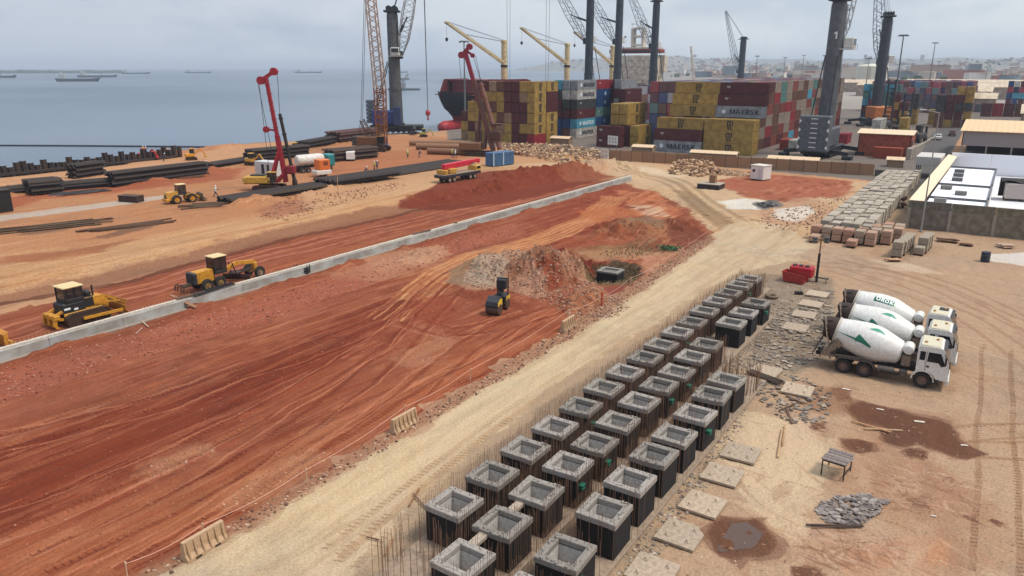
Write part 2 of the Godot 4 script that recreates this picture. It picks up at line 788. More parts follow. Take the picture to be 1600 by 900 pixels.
func patch(x0: float, x1: float, s0: float, s1: float, step: float, m: Dictionary, hole: Rect2) -> Array:
	var nx := int(round((x1 - x0) / step)) + 1
	var ns := int(round((s1 - s0) / step)) + 1
	var v := PackedVector3Array()
	var nn := PackedVector3Array()
	var uv := PackedVector2Array()
	var uv2 := PackedVector2Array()
	var c := PackedColorArray()
	v.resize(nx * ns)
	nn.resize(nx * ns)
	uv.resize(nx * ns)
	uv2.resize(nx * ns)
	c.resize(nx * ns)
	var size: Vector2 = Vector2(m.im.get_width(), m.im.get_height()) * m.r
	var has_hole := hole.size.x > 0.0
	var inner := hole.grow(-1.7)
	for j in ns:
		var s := s0 + j * step
		for i in nx:
			var x := x0 + i * step
			var id := j * nx + i
			if has_hole and inner.has_point(Vector2(x, s)):
				v[id] = Vector3(x, 0, -s)
				continue
			var h := hgt(x, s)
			if has_hole and hole.has_point(Vector2(x, s)):
				h -= 0.4
			v[id] = Vector3(x, h, -s)
			uv[id] = (Vector2(x, s) - m.o) / size
			uv2[id] = Vector2(x, s)
			var b := 1.0 + 0.16 * n_big.get_noise_2d(x, s) + 0.12 * n_mid.get_noise_2d(x + 300.0, s * 0.6) + 0.13 * n_fine.get_noise_2d(x * 0.7, s * 0.5)
			var w := n_mid.get_noise_2d(x * 0.6 - 200.0, s * 0.5) * 0.07
			c[id] = Color(b * (1.0 + w), b, b * (1.0 - w * 1.4))
	for j in range(1, ns - 1):
		for i in range(1, nx - 1):
			var id := j * nx + i
			nn[id] = Vector3(v[id - 1].y - v[id + 1].y, 2.0 * step, -(v[id - nx].y - v[id + nx].y)).normalized()
	for j in ns:
		nn[j * nx] = Vector3.UP
		nn[j * nx + nx - 1] = Vector3.UP
	for i in nx:
		nn[i] = Vector3.UP
		nn[(ns - 1) * nx + i] = Vector3.UP
	var idx := PackedInt32Array()
	for j in ns - 1:
		for i in nx - 1:
			var id := j * nx + i
			if has_hole and inner.has_point(Vector2(v[id].x, -v[id].z)) and inner.has_point(Vector2(v[id + nx + 1].x, -v[id + nx + 1].z)):
				continue
			idx.append_array([id, id + nx, id + 1, id + 1, id + nx, id + nx + 1])
	var arr := []
	arr.resize(Mesh.ARRAY_MAX)
	arr[Mesh.ARRAY_VERTEX] = v
	arr[Mesh.ARRAY_NORMAL] = nn
	arr[Mesh.ARRAY_TEX_UV] = uv
	arr[Mesh.ARRAY_TEX_UV2] = uv2
	arr[Mesh.ARRAY_COLOR] = c
	arr[Mesh.ARRAY_INDEX] = idx
	return arr

func shape_ground():
	# long red spoil ridge behind the wall
	for a in [[-76.0, 97.0, 4.0, 8.0, 10, 1.0], [-75.0, 108.0, 4.6, 10.0, 0, 1.6], [-74.5, 120.0, 5.2, 11.0, -10, 2.5], [-72.5, 133.0, 6.0, 11.0, -15, 2.5], [-70.0, 144.0, 6.5, 9.0, -20, 2.1]]:
		mound(a[0], a[1], a[2], a[3], a[4], a[5], 0.34)
	# loose spoil pushed up against the wall foot
	for k in 24:
		mound(-59.3 + 0.3 * sin(k * 1.7), 10.0 + k * 5.1 + 1.6 * sin(k * 2.9), 0.9 + 0.3 * sin(k * 1.3), 2.6 + 1.2 * sin(k * 0.9), 0, 0.28 + 0.2 * sin(k * 2.3), 0.45)
	# gravel ring and heaps in the middle of the red strip
	mound(-43.5, 66.0, 5.2, 5.6, 0, 1.2, 0.25, 0.55)
	mound(-43.5, 66.5, 3.2, 3.6, 0, -0.55, 0.2)
	mound(-38.4, 67.0, 4.6, 5.6, -20, 2.2, 0.34)
	mound(-36.8, 62.5, 2.8, 3.2, 10, 1.3, 0.34)
	mound(-40.5, 72.5, 4.0, 3.0, 0, 1.0, 0.4)
	mound(-30.9, 58.6, 2.4, 3.2, 0, 1.3, 0.34)
	mound(-32.3, 62.6, 2.0, 2.4, 0, 0.5, 0.4)
	# pit with a pier in it
	mound(-33.2, 70.6, 3.2, 4.6, 0, -1.2, 0.12, 0.5)
	# grey-brown heap further back, and scraps of spoil
	mound(-41.0, 91.0, 5.5, 6.0, 20, 1.6, 0.3)
	mound(-36.5, 97.0, 4.0, 5.0, 0, 1.1, 0.35)
	mound(-35.0, 86.5, 4.0, 4.0, 0, 0.6, 0.35)
	mound(-55.0, 66.0, 3.0, 6.0, 0, 0.6, 0.35)
	mound(-55.5, 74.5, 2.6, 4.5, 0, 0.5, 0.35)
	mound(-58.0, 45.0, 1.3, 14.0, 0, 0.35, 0.4)
	mound(-58.0, 75.0, 1.3, 18.0, 0, 0.35, 0.4)
	mound(-50.0, 118.0, 3.5, 9.0, 5, 0.8, 0.3)
	# beyond the junction
	mound(-24.5, 128.0, 7.0, 5.0, 0, 0.7, 0.35)
	mound(-21.0, 104.0, 3.0, 7.0, -15, 0.55, 0.4)
	mound(-36.0, 140.0, 8.0, 4.0, 15, 0.7, 0.35)
	mound(-106.0, 166.0, 6.0, 3.4, -20, 1.0, 0.35)
	mound(-84.0, 153.0, 6.0, 4.0, 10, 1.2, 0.3)
	# left works
	mound(-135.0, 55.0, 4.5, 8.0, 0, 1.9, 0.35)
	mound(-133.0, 68.0, 4.0, 7.0, 0, 1.0, 0.35)
	mound(-130.0, 86.0, 5.0, 10.0, -8, 1.5, 0.35)
	mound(-127.0, 76.0, 4.0, 6.0, 0, 1.0, 0.35)
	mound(-101.0, 59.0, 2.6, 3.0, 0, 0.5, 0.35)
	mound(-94.0, 72.0, 3.2, 6.0, 10, 1.2, 0.45)
	mound(-91.0, 80.0, 2.5, 4.0, 0, 1.0, 0.4)
	mound(-95.0, 90.0, 2.5, 7.0, 0, 0.9, 0.4)
	mound(-164.0, 103.0, 4.0, 7.0, 0, 1.4, 0.3)
	mound(-166.0, 120.0, 4.0, 12.0, 0, 1.0, 0.3)
	mound(-157.0, 150.0, 9.0, 14.0, 0, 2.0, 0.3)

func C(r: int, g: int, b: int) -> Color:
	return Color8(r, g, b)

func paint_ground():
	for m in maps:
		if not m.has("h"):
			m.im.fill(Color8(196, 148, 110))
	var red := [-60.3, 22.5, -60.7, 130.2, -43.0, 114.3, -31.0, 95.1, -28.8, 52.6, -28.4, 31.3, -28.6, 14.9, -28.8, 12.4, -33.4, 9.4, -48.3, 9.7, -60.8, 11.7]
	var trench := [-60.9, 15.0, -61.0, 22.9, -61.0, 46.2, -61.0, 130.8, -65.8, 121.9, -71.4, 101.1, -74.1, 74.1, -74.7, 57.2, -72.9, 47.2, -70.8, 33.7, -69.9, 22.1, -69.4, 15.8]
	var leftland := [-97.2, 24.0, -83.6, 32.9, -82.3, 45.6, -84.1, 64.8, -82.3, 104.7, -88.3, 125.1, -146.4, 186.9, -188.6, 179.0, -170.2, 97.5, -148.7, 61.2, -147.8, 34.8]
	var road := [-28.5, 10.0, -28.1, 14.6, -28.0, 17.0, -28.2, 31.0, -28.5, 52.0, -30.3, 92.3, -30.9, 105.4, -25.1, 105.4, -16.4, 93.1, -18.1, 84.8, -21.0, 80.2, -22.5, 68.3, -23.2, 54.7, -23.2, 41.9, -22.8, 30.8, -21.7, 23.9, -20.6, 19.3, -19.4, 16.0]
	var yard := [-10.3, 22.0, -10.4, 28.7, -10.6, 37.6, -11.5, 47.0, -8.7, 57.1, -12.5, 79.8, -18.3, 88.8, -17.2, 97.4, -4.2, 100.0, 9.6, 107.2, 10.3, 39.5, 1.3, 29.6]
	var strip := [-20.8, 15.0, -20.6, 19.3, -21.7, 23.9, -22.8, 30.8, -23.2, 41.9, -22.5, 68.3, -21.0, 80.2, -17.8, 86.4, -12.5, 79.8, -8.7, 57.1, -11.2, 47.3, -10.6, 37.6, -10.4, 28.7, -10.3, 22.0]
	paint(leftland, 186, 131, 92, 1.0, 2.0)
	# everything right of the strip up to the fence
	paint([-73.6, 144.9, -20.0, 156.9, -13.5, 147.5, -7.1, 89.3, -16.8, 91.7, -31.1, 95.0, -52.9, 121.7], 205, 172, 135, 1.0, 1.5)
	paint(red, 150, 83, 57, 1.0, 0.8)
	paint(trench, 150, 82, 55, 1.0, 0.6)
	var reds := [C(132, 60, 38), C(112, 44, 28), C(184, 112, 82), C(200, 132, 100), C(150, 78, 52)]
	var ax := Vector2(0, 1)
	# grading bands
	paint([-41.4, 11.4, -45.8, 16.2, -45.2, 23.5, -44.9, 33.3, -46.1, 45.3, -47.9, 59.5, -43.8, 51.4, -40.4, 39.5, -38.5, 28.2, -37.6, 19.0, -37.9, 12.7, -37.8, 10.1], 116, 50, 32, 0.9, 0.9)
	paint([-56.5, 15.2, -57.0, 21.1, -56.1, 35.6, -54.2, 42.2, -56.2, 64.0, -54.1, 71.1, -51.8, 56.9, -48.7, 37.6, -48.4, 25.4, -49.4, 17.8], 160, 98, 74, 0.6, 0.8)
	paint([-43.4, 12.2, -44.4, 21.0, -45.6, 30.0, -45.4, 41.7, -44.8, 50.7, -43.0, 45.3, -40.8, 31.7, -39.6, 22.2, -39.0, 15.0, -38.5, 11.4], 132, 64, 42, 0.6, 0.8)
	paint([-35.4, 11.7, -33.5, 16.6, -32.9, 24.7, -32.2, 31.2, -32.8, 41.3, -32.8, 48.1, -30.1, 49.8, -29.9, 37.5, -29.2, 28.1, -29.1, 18.2, -29.8, 13.2, -30.9, 9.7], 182, 116, 78, 0.5, 1.0)
	paint([-32.1, 36.1, -32.0, 45.1, -32.7, 56.3, -29.0, 54.4, -28.8, 43.9, -28.6, 35.9, -28.9, 31.2], 178, 102, 66, 0.6, 0.8)
	paint([-47.0, 66.5, -53.6, 99.4, -59.9, 125.9, -52.9, 121.7, -42.2, 106.9, -40.8, 86.3, -43.3, 74.3], 150, 76, 48, 0.8, 0.8)
	paint([-56.1, 88.9, -59.1, 109.6, -59.9, 125.9, -54.3, 120.7, -46.5, 98.0, -44.1, 82.0], 138, 60, 40, 0.6, 0.7)
	paint([-58.0, 121.8, -48.8, 120.3, -40.5, 107.9, -38.1, 96.9, -45.2, 101.8, -51.9, 112.9], 214, 140, 96, 0.7, 0.6)
	paint([-49.0, 109.0, -44.7, 110.5, -39.5, 102.6, -44.2, 101.9], 222, 196, 168, 0.7, 0.5)
	paint([-41.7, 63.5, -38.8, 75.4, -34.2, 81.4, -32.3, 91.1, -31.0, 94.6, -32.4, 75.4, -35.0, 74.3, -36.0, 64.4, -30.8, 57.6, -35.7, 54.4], 150, 82, 56, 0.8, 0.8)
	paint([-44.6, 83.0, -41.4, 95.8, -33.6, 94.8, -30.7, 82.6, -36.6, 77.6], 168, 118, 84, 0.8, 0.7)
	paint([-42.5, 76.0, -39.5, 83.7, -34.9, 85.0, -32.1, 82.1, -36.1, 76.5, -39.5, 73.5], 142, 112, 76, 0.7, 0.6)
	streaks(red, 1700, ax, 6.0, 0.11, reds, 0.5)
	streaks(red, 420, ax, 9.0, 0.35, reds, 0.34)
	streaks(trench, 800, ax, 7.0, 0.13, reds + [C(206, 130, 88)], 0.5)
	streaks(trench, 120, ax, 14.0, 0.5, reds, 0.3)
	paint([-62.4, 23.5, -62.3, 47.3, -61.1, 77.5, -60.9, 128.0, -62.9, 79.8, -64.7, 50.9, -63.7, 28.9], 186, 114, 76, 0.35, 0.4)
	blots(red, 420, 0.8, [C(198, 140, 104), C(190, 128, 96), C(176, 108, 76)], 0.3)
	blots(red, 160, 1.3, [C(122, 58, 38), C(136, 70, 48)], 0.38)
	blots(trench, 160, 0.9, [C(196, 130, 96), C(124, 60, 40)], 0.4)
	# loose clods along the foot of the wall
	var clods := [-58.3, 21.6, -57.6, 36.7, -56.7, 50.7, -56.5, 71.7, -56.4, 86.0, -51.5, 81.6, -52.5, 66.5, -51.8, 51.2, -51.3, 39.8, -52.9, 28.1, -52.4, 19.1]
	paint(clods, 172, 100, 76, 0.7, 0.6)
	specks(clods, 1500, 0.16, [C(190, 126, 98), C(130, 62, 44), C(200, 146, 118), C(110, 50, 36)])
	# orange haul path that swings past the gravel
	for off in [-1.6, -0.8, 0.0, 0.8, 1.7]:
		stroke(shifted(smooth_line([-44.8, 50.7, -47.6, 59.1, -49.6, 67.6, -48.4, 73.7, -48.3, 86.2, -49.9, 98.7, -55.2, 116.1]), off), 1.1, 208, 146, 96, 0.5, 0.35)
	for off in [-1.9, -1.2, -0.3, 0.5, 1.3]:
		stroke(shifted(smooth_line([-43.0, 45.3, -45.3, 52.3, -48.1, 60.9, -49.4, 71.1, -47.5, 79.8, -47.7, 94.4, -46.6, 103.9]), off), 0.25, 226, 172, 122, 0.55, 0.2)
	for a in [[-40.0, 13.7, -40.4, 20.7, -41.2, 30.4, -42.5, 41.7, -45.8, 52.0, -48.2, 59.9], [-42.0, 14.6, -41.8, 21.5, -42.4, 31.3, -43.4, 42.6, -46.7, 54.0], [-36.1, 14.9, -36.3, 23.3, -37.2, 31.4, -39.7, 41.7, -46.9, 57.2]]:
		tracks(a, 2.0, 0.5, 140, 66, 42, 0.7, false)
	for a in [[-43.0, 13.2, -43.1, 15.0, -42.6, 19.2, -43.1, 25.8, -43.3, 32.1, -44.2, 40.5], [-46.7, 16.6, -46.2, 22.0, -45.7, 28.5, -46.3, 38.3, -46.8, 49.4], [-37.0, 12.4, -36.9, 17.2, -36.9, 22.5, -37.0, 28.0], [-32.2, 31.2, -32.1, 36.1, -32.8, 44.5, -33.2, 50.7]]:
		tracks(a, 1.7, 0.5, 176, 104, 70, 0.8, true, 0.3)
	for a in [[-44.8, 50.7, -41.3, 48.5, -38.3, 48.3, -36.8, 51.9], [-46.3, 53.5, -42.2, 52.4, -41.2, 55.0, -42.4, 58.7], [-48.0, 56.5, -43.7, 55.2, -43.6, 59.3], [-39.8, 43.4, -34.4, 40.2, -32.8, 46.2, -33.7, 51.4]]:
		tracks(a, 1.5, 0.3, 138, 66, 42, 0.6, false)
	for a in [[-38.0, 11.7, -37.3, 16.1, -36.6, 22.3, -37.6, 31.2, -40.7, 42.8, -46.3, 57.5, -48.4, 68.4], [-33.0, 12.2, -32.4, 18.0, -32.9, 24.7, -35.1, 34.1, -40.2, 47.1, -44.7, 58.6], [-28.1, 16.4, -28.9, 23.9, -30.7, 34.5, -33.2, 44.2, -32.8, 52.0, -31.0, 57.9], [-28.8, 13.8, -29.1, 21.5, -29.2, 28.1, -29.9, 37.5, -29.9, 45.6, -30.0, 53.8], [-41.1, 46.5, -36.3, 45.7, -33.7, 49.4, -32.1, 54.1], [-47.1, 15.4, -44.9, 21.2, -43.6, 28.5, -42.9, 37.9, -44.8, 50.7]]:
		tracks(a, 1.9, 0.34, 120, 52, 33, 0.75, true, 0.26)
		for off in [-1.35, 1.3]:
			stroke(shifted(smooth_line(a), off), 0.16, 204, 136, 104, 0.5, 0.4)
	# pale scuffed patches
	for a in [[-60.6, 60.2, -58.7, 66.9, -54.1, 67.3, -52.1, 61.4, -53.8, 57.1], [-58.6, 52.5, -57.4, 63.2, -50.6, 64.1, -51.3, 54.3], [-37.3, 18.8, -36.3, 23.3, -35.1, 22.8, -35.2, 19.0], [-30.5, 19.2, -31.1, 25.9, -29.2, 26.1, -28.7, 19.7], [-36.8, 38.6, -36.7, 45.5, -34.1, 44.5, -33.6, 37.8]]:
		paint(a, 196, 146, 112, 0.5, 0.8)
		specks(a, 160, 0.1, [C(220, 180, 150), C(160, 100, 75)])
	specks(red, 2600, 0.08, [C(195, 132, 100), C(140, 74, 50), C(206, 156, 128), C(112, 52, 36)])
	# gravel ring, heaps
	paint([-45.5, 58.1, -48.6, 63.8, -47.8, 68.8, -44.1, 71.2, -38.5, 68.8, -35.4, 63.3, -35.3, 58.2, -39.6, 59.2, -42.0, 57.1], 178, 138, 108, 0.95, 0.4)
	paint([-45.2, 59.5, -46.9, 63.9, -45.5, 67.4, -42.4, 64.6, -40.8, 59.8, -42.4, 58.2], 184, 160, 136, 0.95, 0.4)
	specks([-45.3, 59.4, -47.4, 64.5, -44.9, 68.5, -41.8, 65.0, -40.5, 59.4, -42.1, 57.8], 900, 0.12, [C(204, 184, 162), C(150, 126, 106), C(128, 100, 82)])
	paint([-45.4, 69.3, -42.8, 72.0, -37.2, 68.0, -34.3, 61.4, -35.1, 58.0, -38.5, 58.6, -42.7, 64.4], 158, 108, 82, 0.9, 0.5)
	specks([-45.4, 69.3, -42.8, 72.0, -37.2, 68.0, -34.3, 61.4, -35.1, 58.0, -38.5, 58.6], 900, 0.14, [C(214, 176, 150), C(130, 78, 58), C(196, 150, 124)])
	paint([-30.4, 55.2, -33.0, 60.9, -32.7, 63.7, -29.4, 62.8, -26.6, 60.3, -27.7, 55.3], 166, 118, 88, 0.9, 0.5)
	specks([-30.4, 55.2, -33.0, 60.9, -32.7, 63.7, -29.4, 62.8, -26.6, 60.3, -27.7, 55.3], 700, 0.12, [C(200, 160, 130), C(120, 74, 55)])
	paint([-36.0, 67.9, -36.3, 72.8, -33.3, 74.8, -30.8, 72.2, -29.7, 67.0, -32.0, 65.2, -34.0, 65.6], 112, 94, 66, 0.9, 0.4)
	paint([-31.2, 64.2, -29.4, 68.7, -27.7, 66.4, -28.7, 61.3], 128, 62, 56, 0.6, 0.3)
	# mixed soils round the heaps
	for q in [[[-45.2, 70.5, -44.1, 74.2, -40.3, 75.1, -36.2, 74.3, -35.1, 69.7, -38.1, 69.6, -41.3, 69.5], 112, 44, 30, 0.85], [[-57.6, 64.5, -55.9, 69.6, -52.5, 67.1, -52.1, 62.5, -55.4, 61.0], 202, 154, 120, 0.7], [[-60.3, 59.9, -59.1, 65.1, -55.8, 63.5, -55.7, 58.1], 188, 134, 104, 0.6], [[-45.8, 57.9, -48.5, 62.8, -49.6, 66.9, -47.9, 65.9, -46.5, 61.6, -43.7, 57.6], 150, 118, 92, 0.85], [[-42.9, 56.5, -38.7, 56.7, -34.4, 55.7, -34.1, 54.1, -38.7, 54.7, -42.0, 54.5], 134, 66, 44, 0.8], [[-45.4, 69.3, -45.2, 71.9, -42.2, 70.3, -40.4, 65.9, -40.8, 64.1], 206, 166, 134, 0.75], [[-40.1, 61.7, -39.7, 64.8, -36.9, 63.7, -35.1, 59.1, -36.8, 58.4], 198, 150, 122, 0.7], [[-39.0, 64.7, -37.7, 66.1, -35.0, 62.7, -35.4, 60.4], 140, 64, 42, 0.8], [[-40.4, 70.1, -36.4, 68.5, -32.7, 65.1, -34.6, 65.2, -38.4, 67.2], 192, 146, 118, 0.7], [[-32.7, 58.6, -32.2, 60.9, -28.3, 59.2, -29.7, 55.6], 178, 112, 80, 0.6], [[-36.3, 71.5, -35.3, 74.9, -32.2, 74.9, -30.4, 71.5, -31.9, 71.8, -33.8, 68.7], 84, 68, 50, 0.9], [[-33.8, 78.7, -31.5, 84.8, -30.3, 92.3, -29.1, 89.7, -29.0, 78.3, -29.5, 69.7], 198, 146, 114, 0.7], [[-53.2, 99.7, -50.6, 106.6, -44.6, 105.3, -43.5, 97.1, -46.3, 91.6], 188, 112, 72, 0.6], [[-44.3, 96.6, -43.0, 101.5, -38.4, 99.9, -37.5, 93.2, -40.4, 90.4], 150, 118, 92, 0.85], [[-38.1, 96.9, -33.9, 96.6, -31.3, 94.4, -29.8, 84.3, -33.0, 86.3], 122, 66, 48, 0.8], [[-44.3, 83.2, -42.2, 89.2, -37.7, 87.5, -38.6, 81.7, -41.6, 79.8], 160, 84, 56, 0.7], [[-41.9, 74.9, -36.7, 81.4, -31.6, 80.9, -33.7, 76.6, -38.6, 72.0], 190, 148, 112, 0.6], [[-44.8, 50.7, -43.0, 54.3, -38.5, 50.3, -37.7, 46.7, -40.6, 46.8], 146, 70, 46, 0.6]]:
		paint(q[0], q[1], q[2], q[3], q[4], 0.45)
		specks(q[0], 120, 0.16, [C(mini(q[1] + 34, 255), q[2] + 34, q[3] + 32), C(int(q[1] * 0.72), int(q[2] * 0.66), int(q[3] * 0.62))])
	streaks([-45.2, 58.3, -48.8, 67.1, -44.0, 73.9, -36.2, 73.6, -26.6, 60.3, -27.7, 55.3, -30.5, 54.7, -36.7, 56.0], 240, Vector2(0.6, 1), 1.1, 0.12, [C(112, 58, 40), C(204, 160, 132), C(140, 84, 62)], 0.6, 0.9)
	streaks([-41.3, 73.8, -47.4, 91.9, -44.4, 102.4, -33.9, 95.6, -31.1, 93.7, -30.8, 77.1, -35.3, 74.9], 240, Vector2(0.8, 1), 1.8, 0.14, [C(112, 62, 44), C(196, 148, 116), C(140, 96, 70)], 0.55, 0.7)
	streaks([-42.6, 128.4, -38.2, 140.2, -24.1, 154.2, -19.8, 135.4, -19.6, 105.0, -27.0, 104.2, -34.8, 111.7], 200, Vector2(1, 0.3), 2.2, 0.3, [C(126, 70, 50), C(212, 172, 142), C(150, 96, 70)], 0.5, 0.7)
	# trench and bank on the left
	paint([-72.0, 20.6, -73.3, 28.2, -72.3, 39.6, -73.6, 56.3, -73.2, 73.1, -72.2, 91.8, -75.9, 94.8, -77.3, 74.8, -77.7, 57.7, -76.3, 40.6, -76.3, 29.6, -76.4, 22.2], 150, 106, 80, 0.85, 0.6)
	paint([-75.4, 21.8, -76.9, 29.9, -76.5, 42.1, -77.3, 59.4, -77.9, 77.9, -78.9, 111.7, -80.0, 136.7, -76.1, 159.4, -89.8, 153.3, -90.6, 128.5, -86.3, 92.6, -85.6, 66.0, -85.1, 47.3, -90.1, 35.7, -91.8, 27.5], 198, 152, 108, 0.9, 0.9)
	stroke([-73.6, 23.4, -73.3, 28.2, -71.4, 39.0, -72.5, 55.4, -72.6, 72.4, -71.5, 90.9], 1.3, 104, 60, 42, 0.7, 0.4)
	for o in [0.0, 1.6, 3.4]:
		stroke(shifted([-67.3, 21.1, -66.9, 25.5, -68.8, 37.5, -70.4, 53.7, -69.0, 73.7, -67.1, 102.3], o), 0.45, 202, 134, 108, 0.55, 0.5)
	for a in [[-83.5, 27.3, -83.6, 32.9, -82.3, 45.6, -82.3, 63.3, -82.3, 88.2, -84.9, 120.3], [-77.2, 24.9, -77.3, 30.1, -77.4, 42.7, -78.2, 60.1, -79.4, 85.0, -83.9, 123.2]]:
		tracks(a, 2.2, 0.9, 220, 176, 132, 0.6, false)
	streaks([-77.2, 24.9, -77.1, 30.0, -76.7, 42.3, -77.3, 59.4, -78.9, 111.7, -88.3, 125.1, -84.1, 64.8, -82.3, 45.6, -86.5, 34.1], 260, ax, 9.0, 0.22, [C(186, 132, 90), C(224, 184, 142), C(170, 112, 76)], 0.4)
	paint([-88.9, 35.2, -86.1, 40.5, -85.1, 48.9, -82.6, 42.8, -83.7, 36.6, -85.9, 33.9], 150, 84, 56, 0.6, 0.8)
	paint([-118.3, 48.0, -124.0, 55.8, -121.3, 66.4, -117.9, 86.1, -129.6, 97.9, -129.7, 73.6, -131.8, 59.5, -128.9, 52.5], 165, 92, 63, 0.85, 1.2)
	paint([-114.0, 40.0, -115.2, 46.6, -113.4, 56.1, -111.3, 71.4, -107.9, 69.1, -109.2, 53.9, -110.7, 44.7, -109.4, 38.2], 196, 182, 168, 0.85, 0.4)
	paint([-99.5, 41.2, -102.2, 50.3, -98.2, 49.4, -97.7, 43.3], 122, 92, 72, 0.8, 0.6)
	paint([-90.3, 46.3, -93.7, 55.9, -89.7, 53.0, -88.3, 46.8], 120, 88, 68, 0.8, 0.6)
	paint([-88.0, 67.9, -91.2, 75.2, -87.6, 79.6, -81.9, 71.9, -81.9, 65.1], 168, 112, 84, 0.8, 0.8)
	paint([-96.7, 82.5, -94.8, 120.8, -96.5, 136.8, -80.0, 101.8, -83.8, 73.6], 206, 168, 130, 0.6, 0.8)
	paint([-118.7, 105.1, -133.9, 170.9, -116.7, 171.6, -99.4, 126.6, -101.3, 92.3], 176, 110, 76, 0.7, 1.2)
	paint([-153.1, 63.0, -155.3, 88.7, -167.8, 131.6, -181.4, 172.1, -163.3, 154.8, -145.7, 110.4, -137.6, 78.2, -133.5, 54.6], 206, 160, 120, 0.7, 1.0)
	streaks(leftland, 900, Vector2(0.05, 1), 7.0, 0.3, [C(176, 112, 76), C(222, 178, 136), C(160, 92, 64), C(210, 158, 112)], 0.4, 0.15)
	# red ridge
	paint([-76.1, 84.3, -79.2, 94.0, -84.7, 107.9, -84.9, 120.3, -78.5, 131.5, -72.6, 145.7, -64.6, 134.0, -63.6, 117.8, -64.8, 98.8, -68.8, 87.4], 124, 56, 36, 0.92, 0.6)
	paint([-78.5, 131.5, -72.6, 145.7, -64.3, 137.8, -62.3, 128.0, -67.2, 121.9], 160, 104, 72, 0.6, 0.6)
	streaks([-76.6, 87.7, -82.8, 109.1, -77.2, 129.5, -69.3, 139.4, -65.1, 120.5, -66.4, 101.3], 160, Vector2(1, 0.3), 2.5, 0.3, [C(120, 52, 34), C(164, 84, 54)], 0.4, 0.3)
	# far middle: junction, brown wheel ruts, red flat, chalky spills
	paint([-88.3, 125.1, -77.3, 161.9, -57.2, 158.5, -46.4, 139.6, -36.0, 132.7, -36.6, 117.1, -47.3, 125.4, -64.0, 134.4, -81.0, 135.8], 208, 176, 140, 0.8, 0.8)
	paint([-47.3, 142.0, -40.5, 157.3, -24.4, 156.0, -22.2, 137.7, -27.5, 124.5, -35.4, 126.7], 166, 92, 66, 0.9, 0.8)
	blots([-47.3, 142.0, -40.5, 157.3, -24.4, 156.0, -22.2, 137.7, -27.5, 124.5, -35.4, 126.7], 130, 1.1, [C(124, 60, 42), C(196, 142, 110)], 0.5)
	paint([-32.0, 118.8, -26.7, 129.4, -20.2, 121.3, -19.2, 107.2, -26.5, 105.6], 192, 150, 118, 0.8, 0.8)
	for a in [[-73.6, 144.9, -63.0, 144.3, -52.5, 138.6, -40.8, 120.1, -30.9, 105.4, -26.9, 97.8], [-67.2, 141.0, -56.2, 138.2, -45.9, 124.6, -35.6, 108.1, -26.8, 94.7]]:
		tracks(a, 2.0, 1.0, 146, 118, 86, 0.75, false)
	paint([-49.3, 127.5, -45.9, 126.3, -33.2, 106.7, -27.2, 97.6, -29.4, 97.6, -38.1, 109.5], 142, 116, 86, 0.6, 0.6)
	paint([-37.6, 119.3, -35.9, 124.8, -31.6, 124.7, -29.1, 120.7, -31.1, 115.4, -35.1, 114.1], 230, 222, 210, 0.95, 0.5)
	paint([-33.1, 120.8, -30.7, 126.8, -28.5, 121.1, -30.3, 116.0], 116, 110, 104, 0.9, 0.4)
	paint([-28.6, 117.0, -25.1, 123.3, -22.8, 118.3, -24.0, 109.4, -26.6, 109.9], 226, 216, 204, 0.9, 0.5)
	paint([-68.1, 155.8, -59.5, 149.5, -53.6, 148.7, -53.8, 142.0, -63.0, 144.3], 222, 200, 170, 0.7, 0.5)
	# the dust road
	paint(road, 206, 181, 149, 1.0, 0.6)
	paint([-27.9, 14.5, -27.4, 30.2, -27.3, 49.9, -28.4, 86.8, -27.7, 95.0, -26.1, 78.5, -24.8, 46.5, -24.3, 30.3, -23.4, 19.0], 222, 196, 158, 0.55, 0.9)
	streaks(road, 260, ax, 9.0, 0.5, [C(190, 164, 132), C(222, 198, 164), C(184, 154, 122)], 0.25)
	blots(road, 90, 1.4, [C(190, 164, 132), C(222, 200, 168)], 0.3)
	for a in [[-21.6, 19.6, -22.3, 24.6, -22.9, 32.2, -23.0, 43.3, -22.9, 54.1], [-22.8, 19.9, -23.2, 25.7, -23.7, 34.6, -23.9, 44.9]]:
		tracks(a, 0.9, 0.4, 186, 152, 116, 0.7, true, 0.28)
	tracks([-25.7, 18.0, -25.7, 24.5, -25.3, 35.7, -25.4, 47.7, -25.0, 71.5, -25.0, 86.3], 2.0, 0.6, 222, 198, 160, 0.5, false)
	# pebbly shoulder between the red strip and the road
	var shoulder := [-28.8, 12.4, -28.6, 14.9, -28.4, 31.3, -28.8, 52.6, -31.1, 94.6, -29.4, 92.0, -27.3, 51.3, -27.4, 30.6, -27.7, 14.6, -27.5, 12.8]
	paint(shoulder, 158, 108, 82, 0.75, 0.35)
	specks(shoulder, 1800, 0.13, [C(200, 164, 134), C(104, 66, 50), C(222, 194, 166), C(140, 90, 68)])
	# strip of the piers
	paint(strip, 178, 152, 124, 1.0, 0.5)
	paint([-20.8, 23.0, -22.0, 29.6, -22.3, 40.2, -21.5, 65.5, -19.8, 78.5, -16.9, 79.8, -15.1, 59.6, -13.4, 43.5, -12.6, 30.9, -11.1, 21.4, -18.1, 16.8], 148, 126, 106, 0.85, 0.4)
	paint([-19.6, 75.1, -13.4, 81.5, -11.2, 72.8, -9.1, 56.8, -11.0, 49.9, -12.5, 48.9], 150, 134, 116, 0.8, 0.5)
	streaks([-19.7, 77.9, -13.0, 79.4, -8.7, 57.1, -10.7, 40.2, -10.2, 29.9, -9.8, 22.2, -11.1, 21.4, -12.5, 34.7, -15.1, 59.6], 500, Vector2(0.4, 1), 0.7, 0.2, [C(128, 112, 98), C(186, 168, 146), C(108, 92, 80)], 0.5, 0.8)
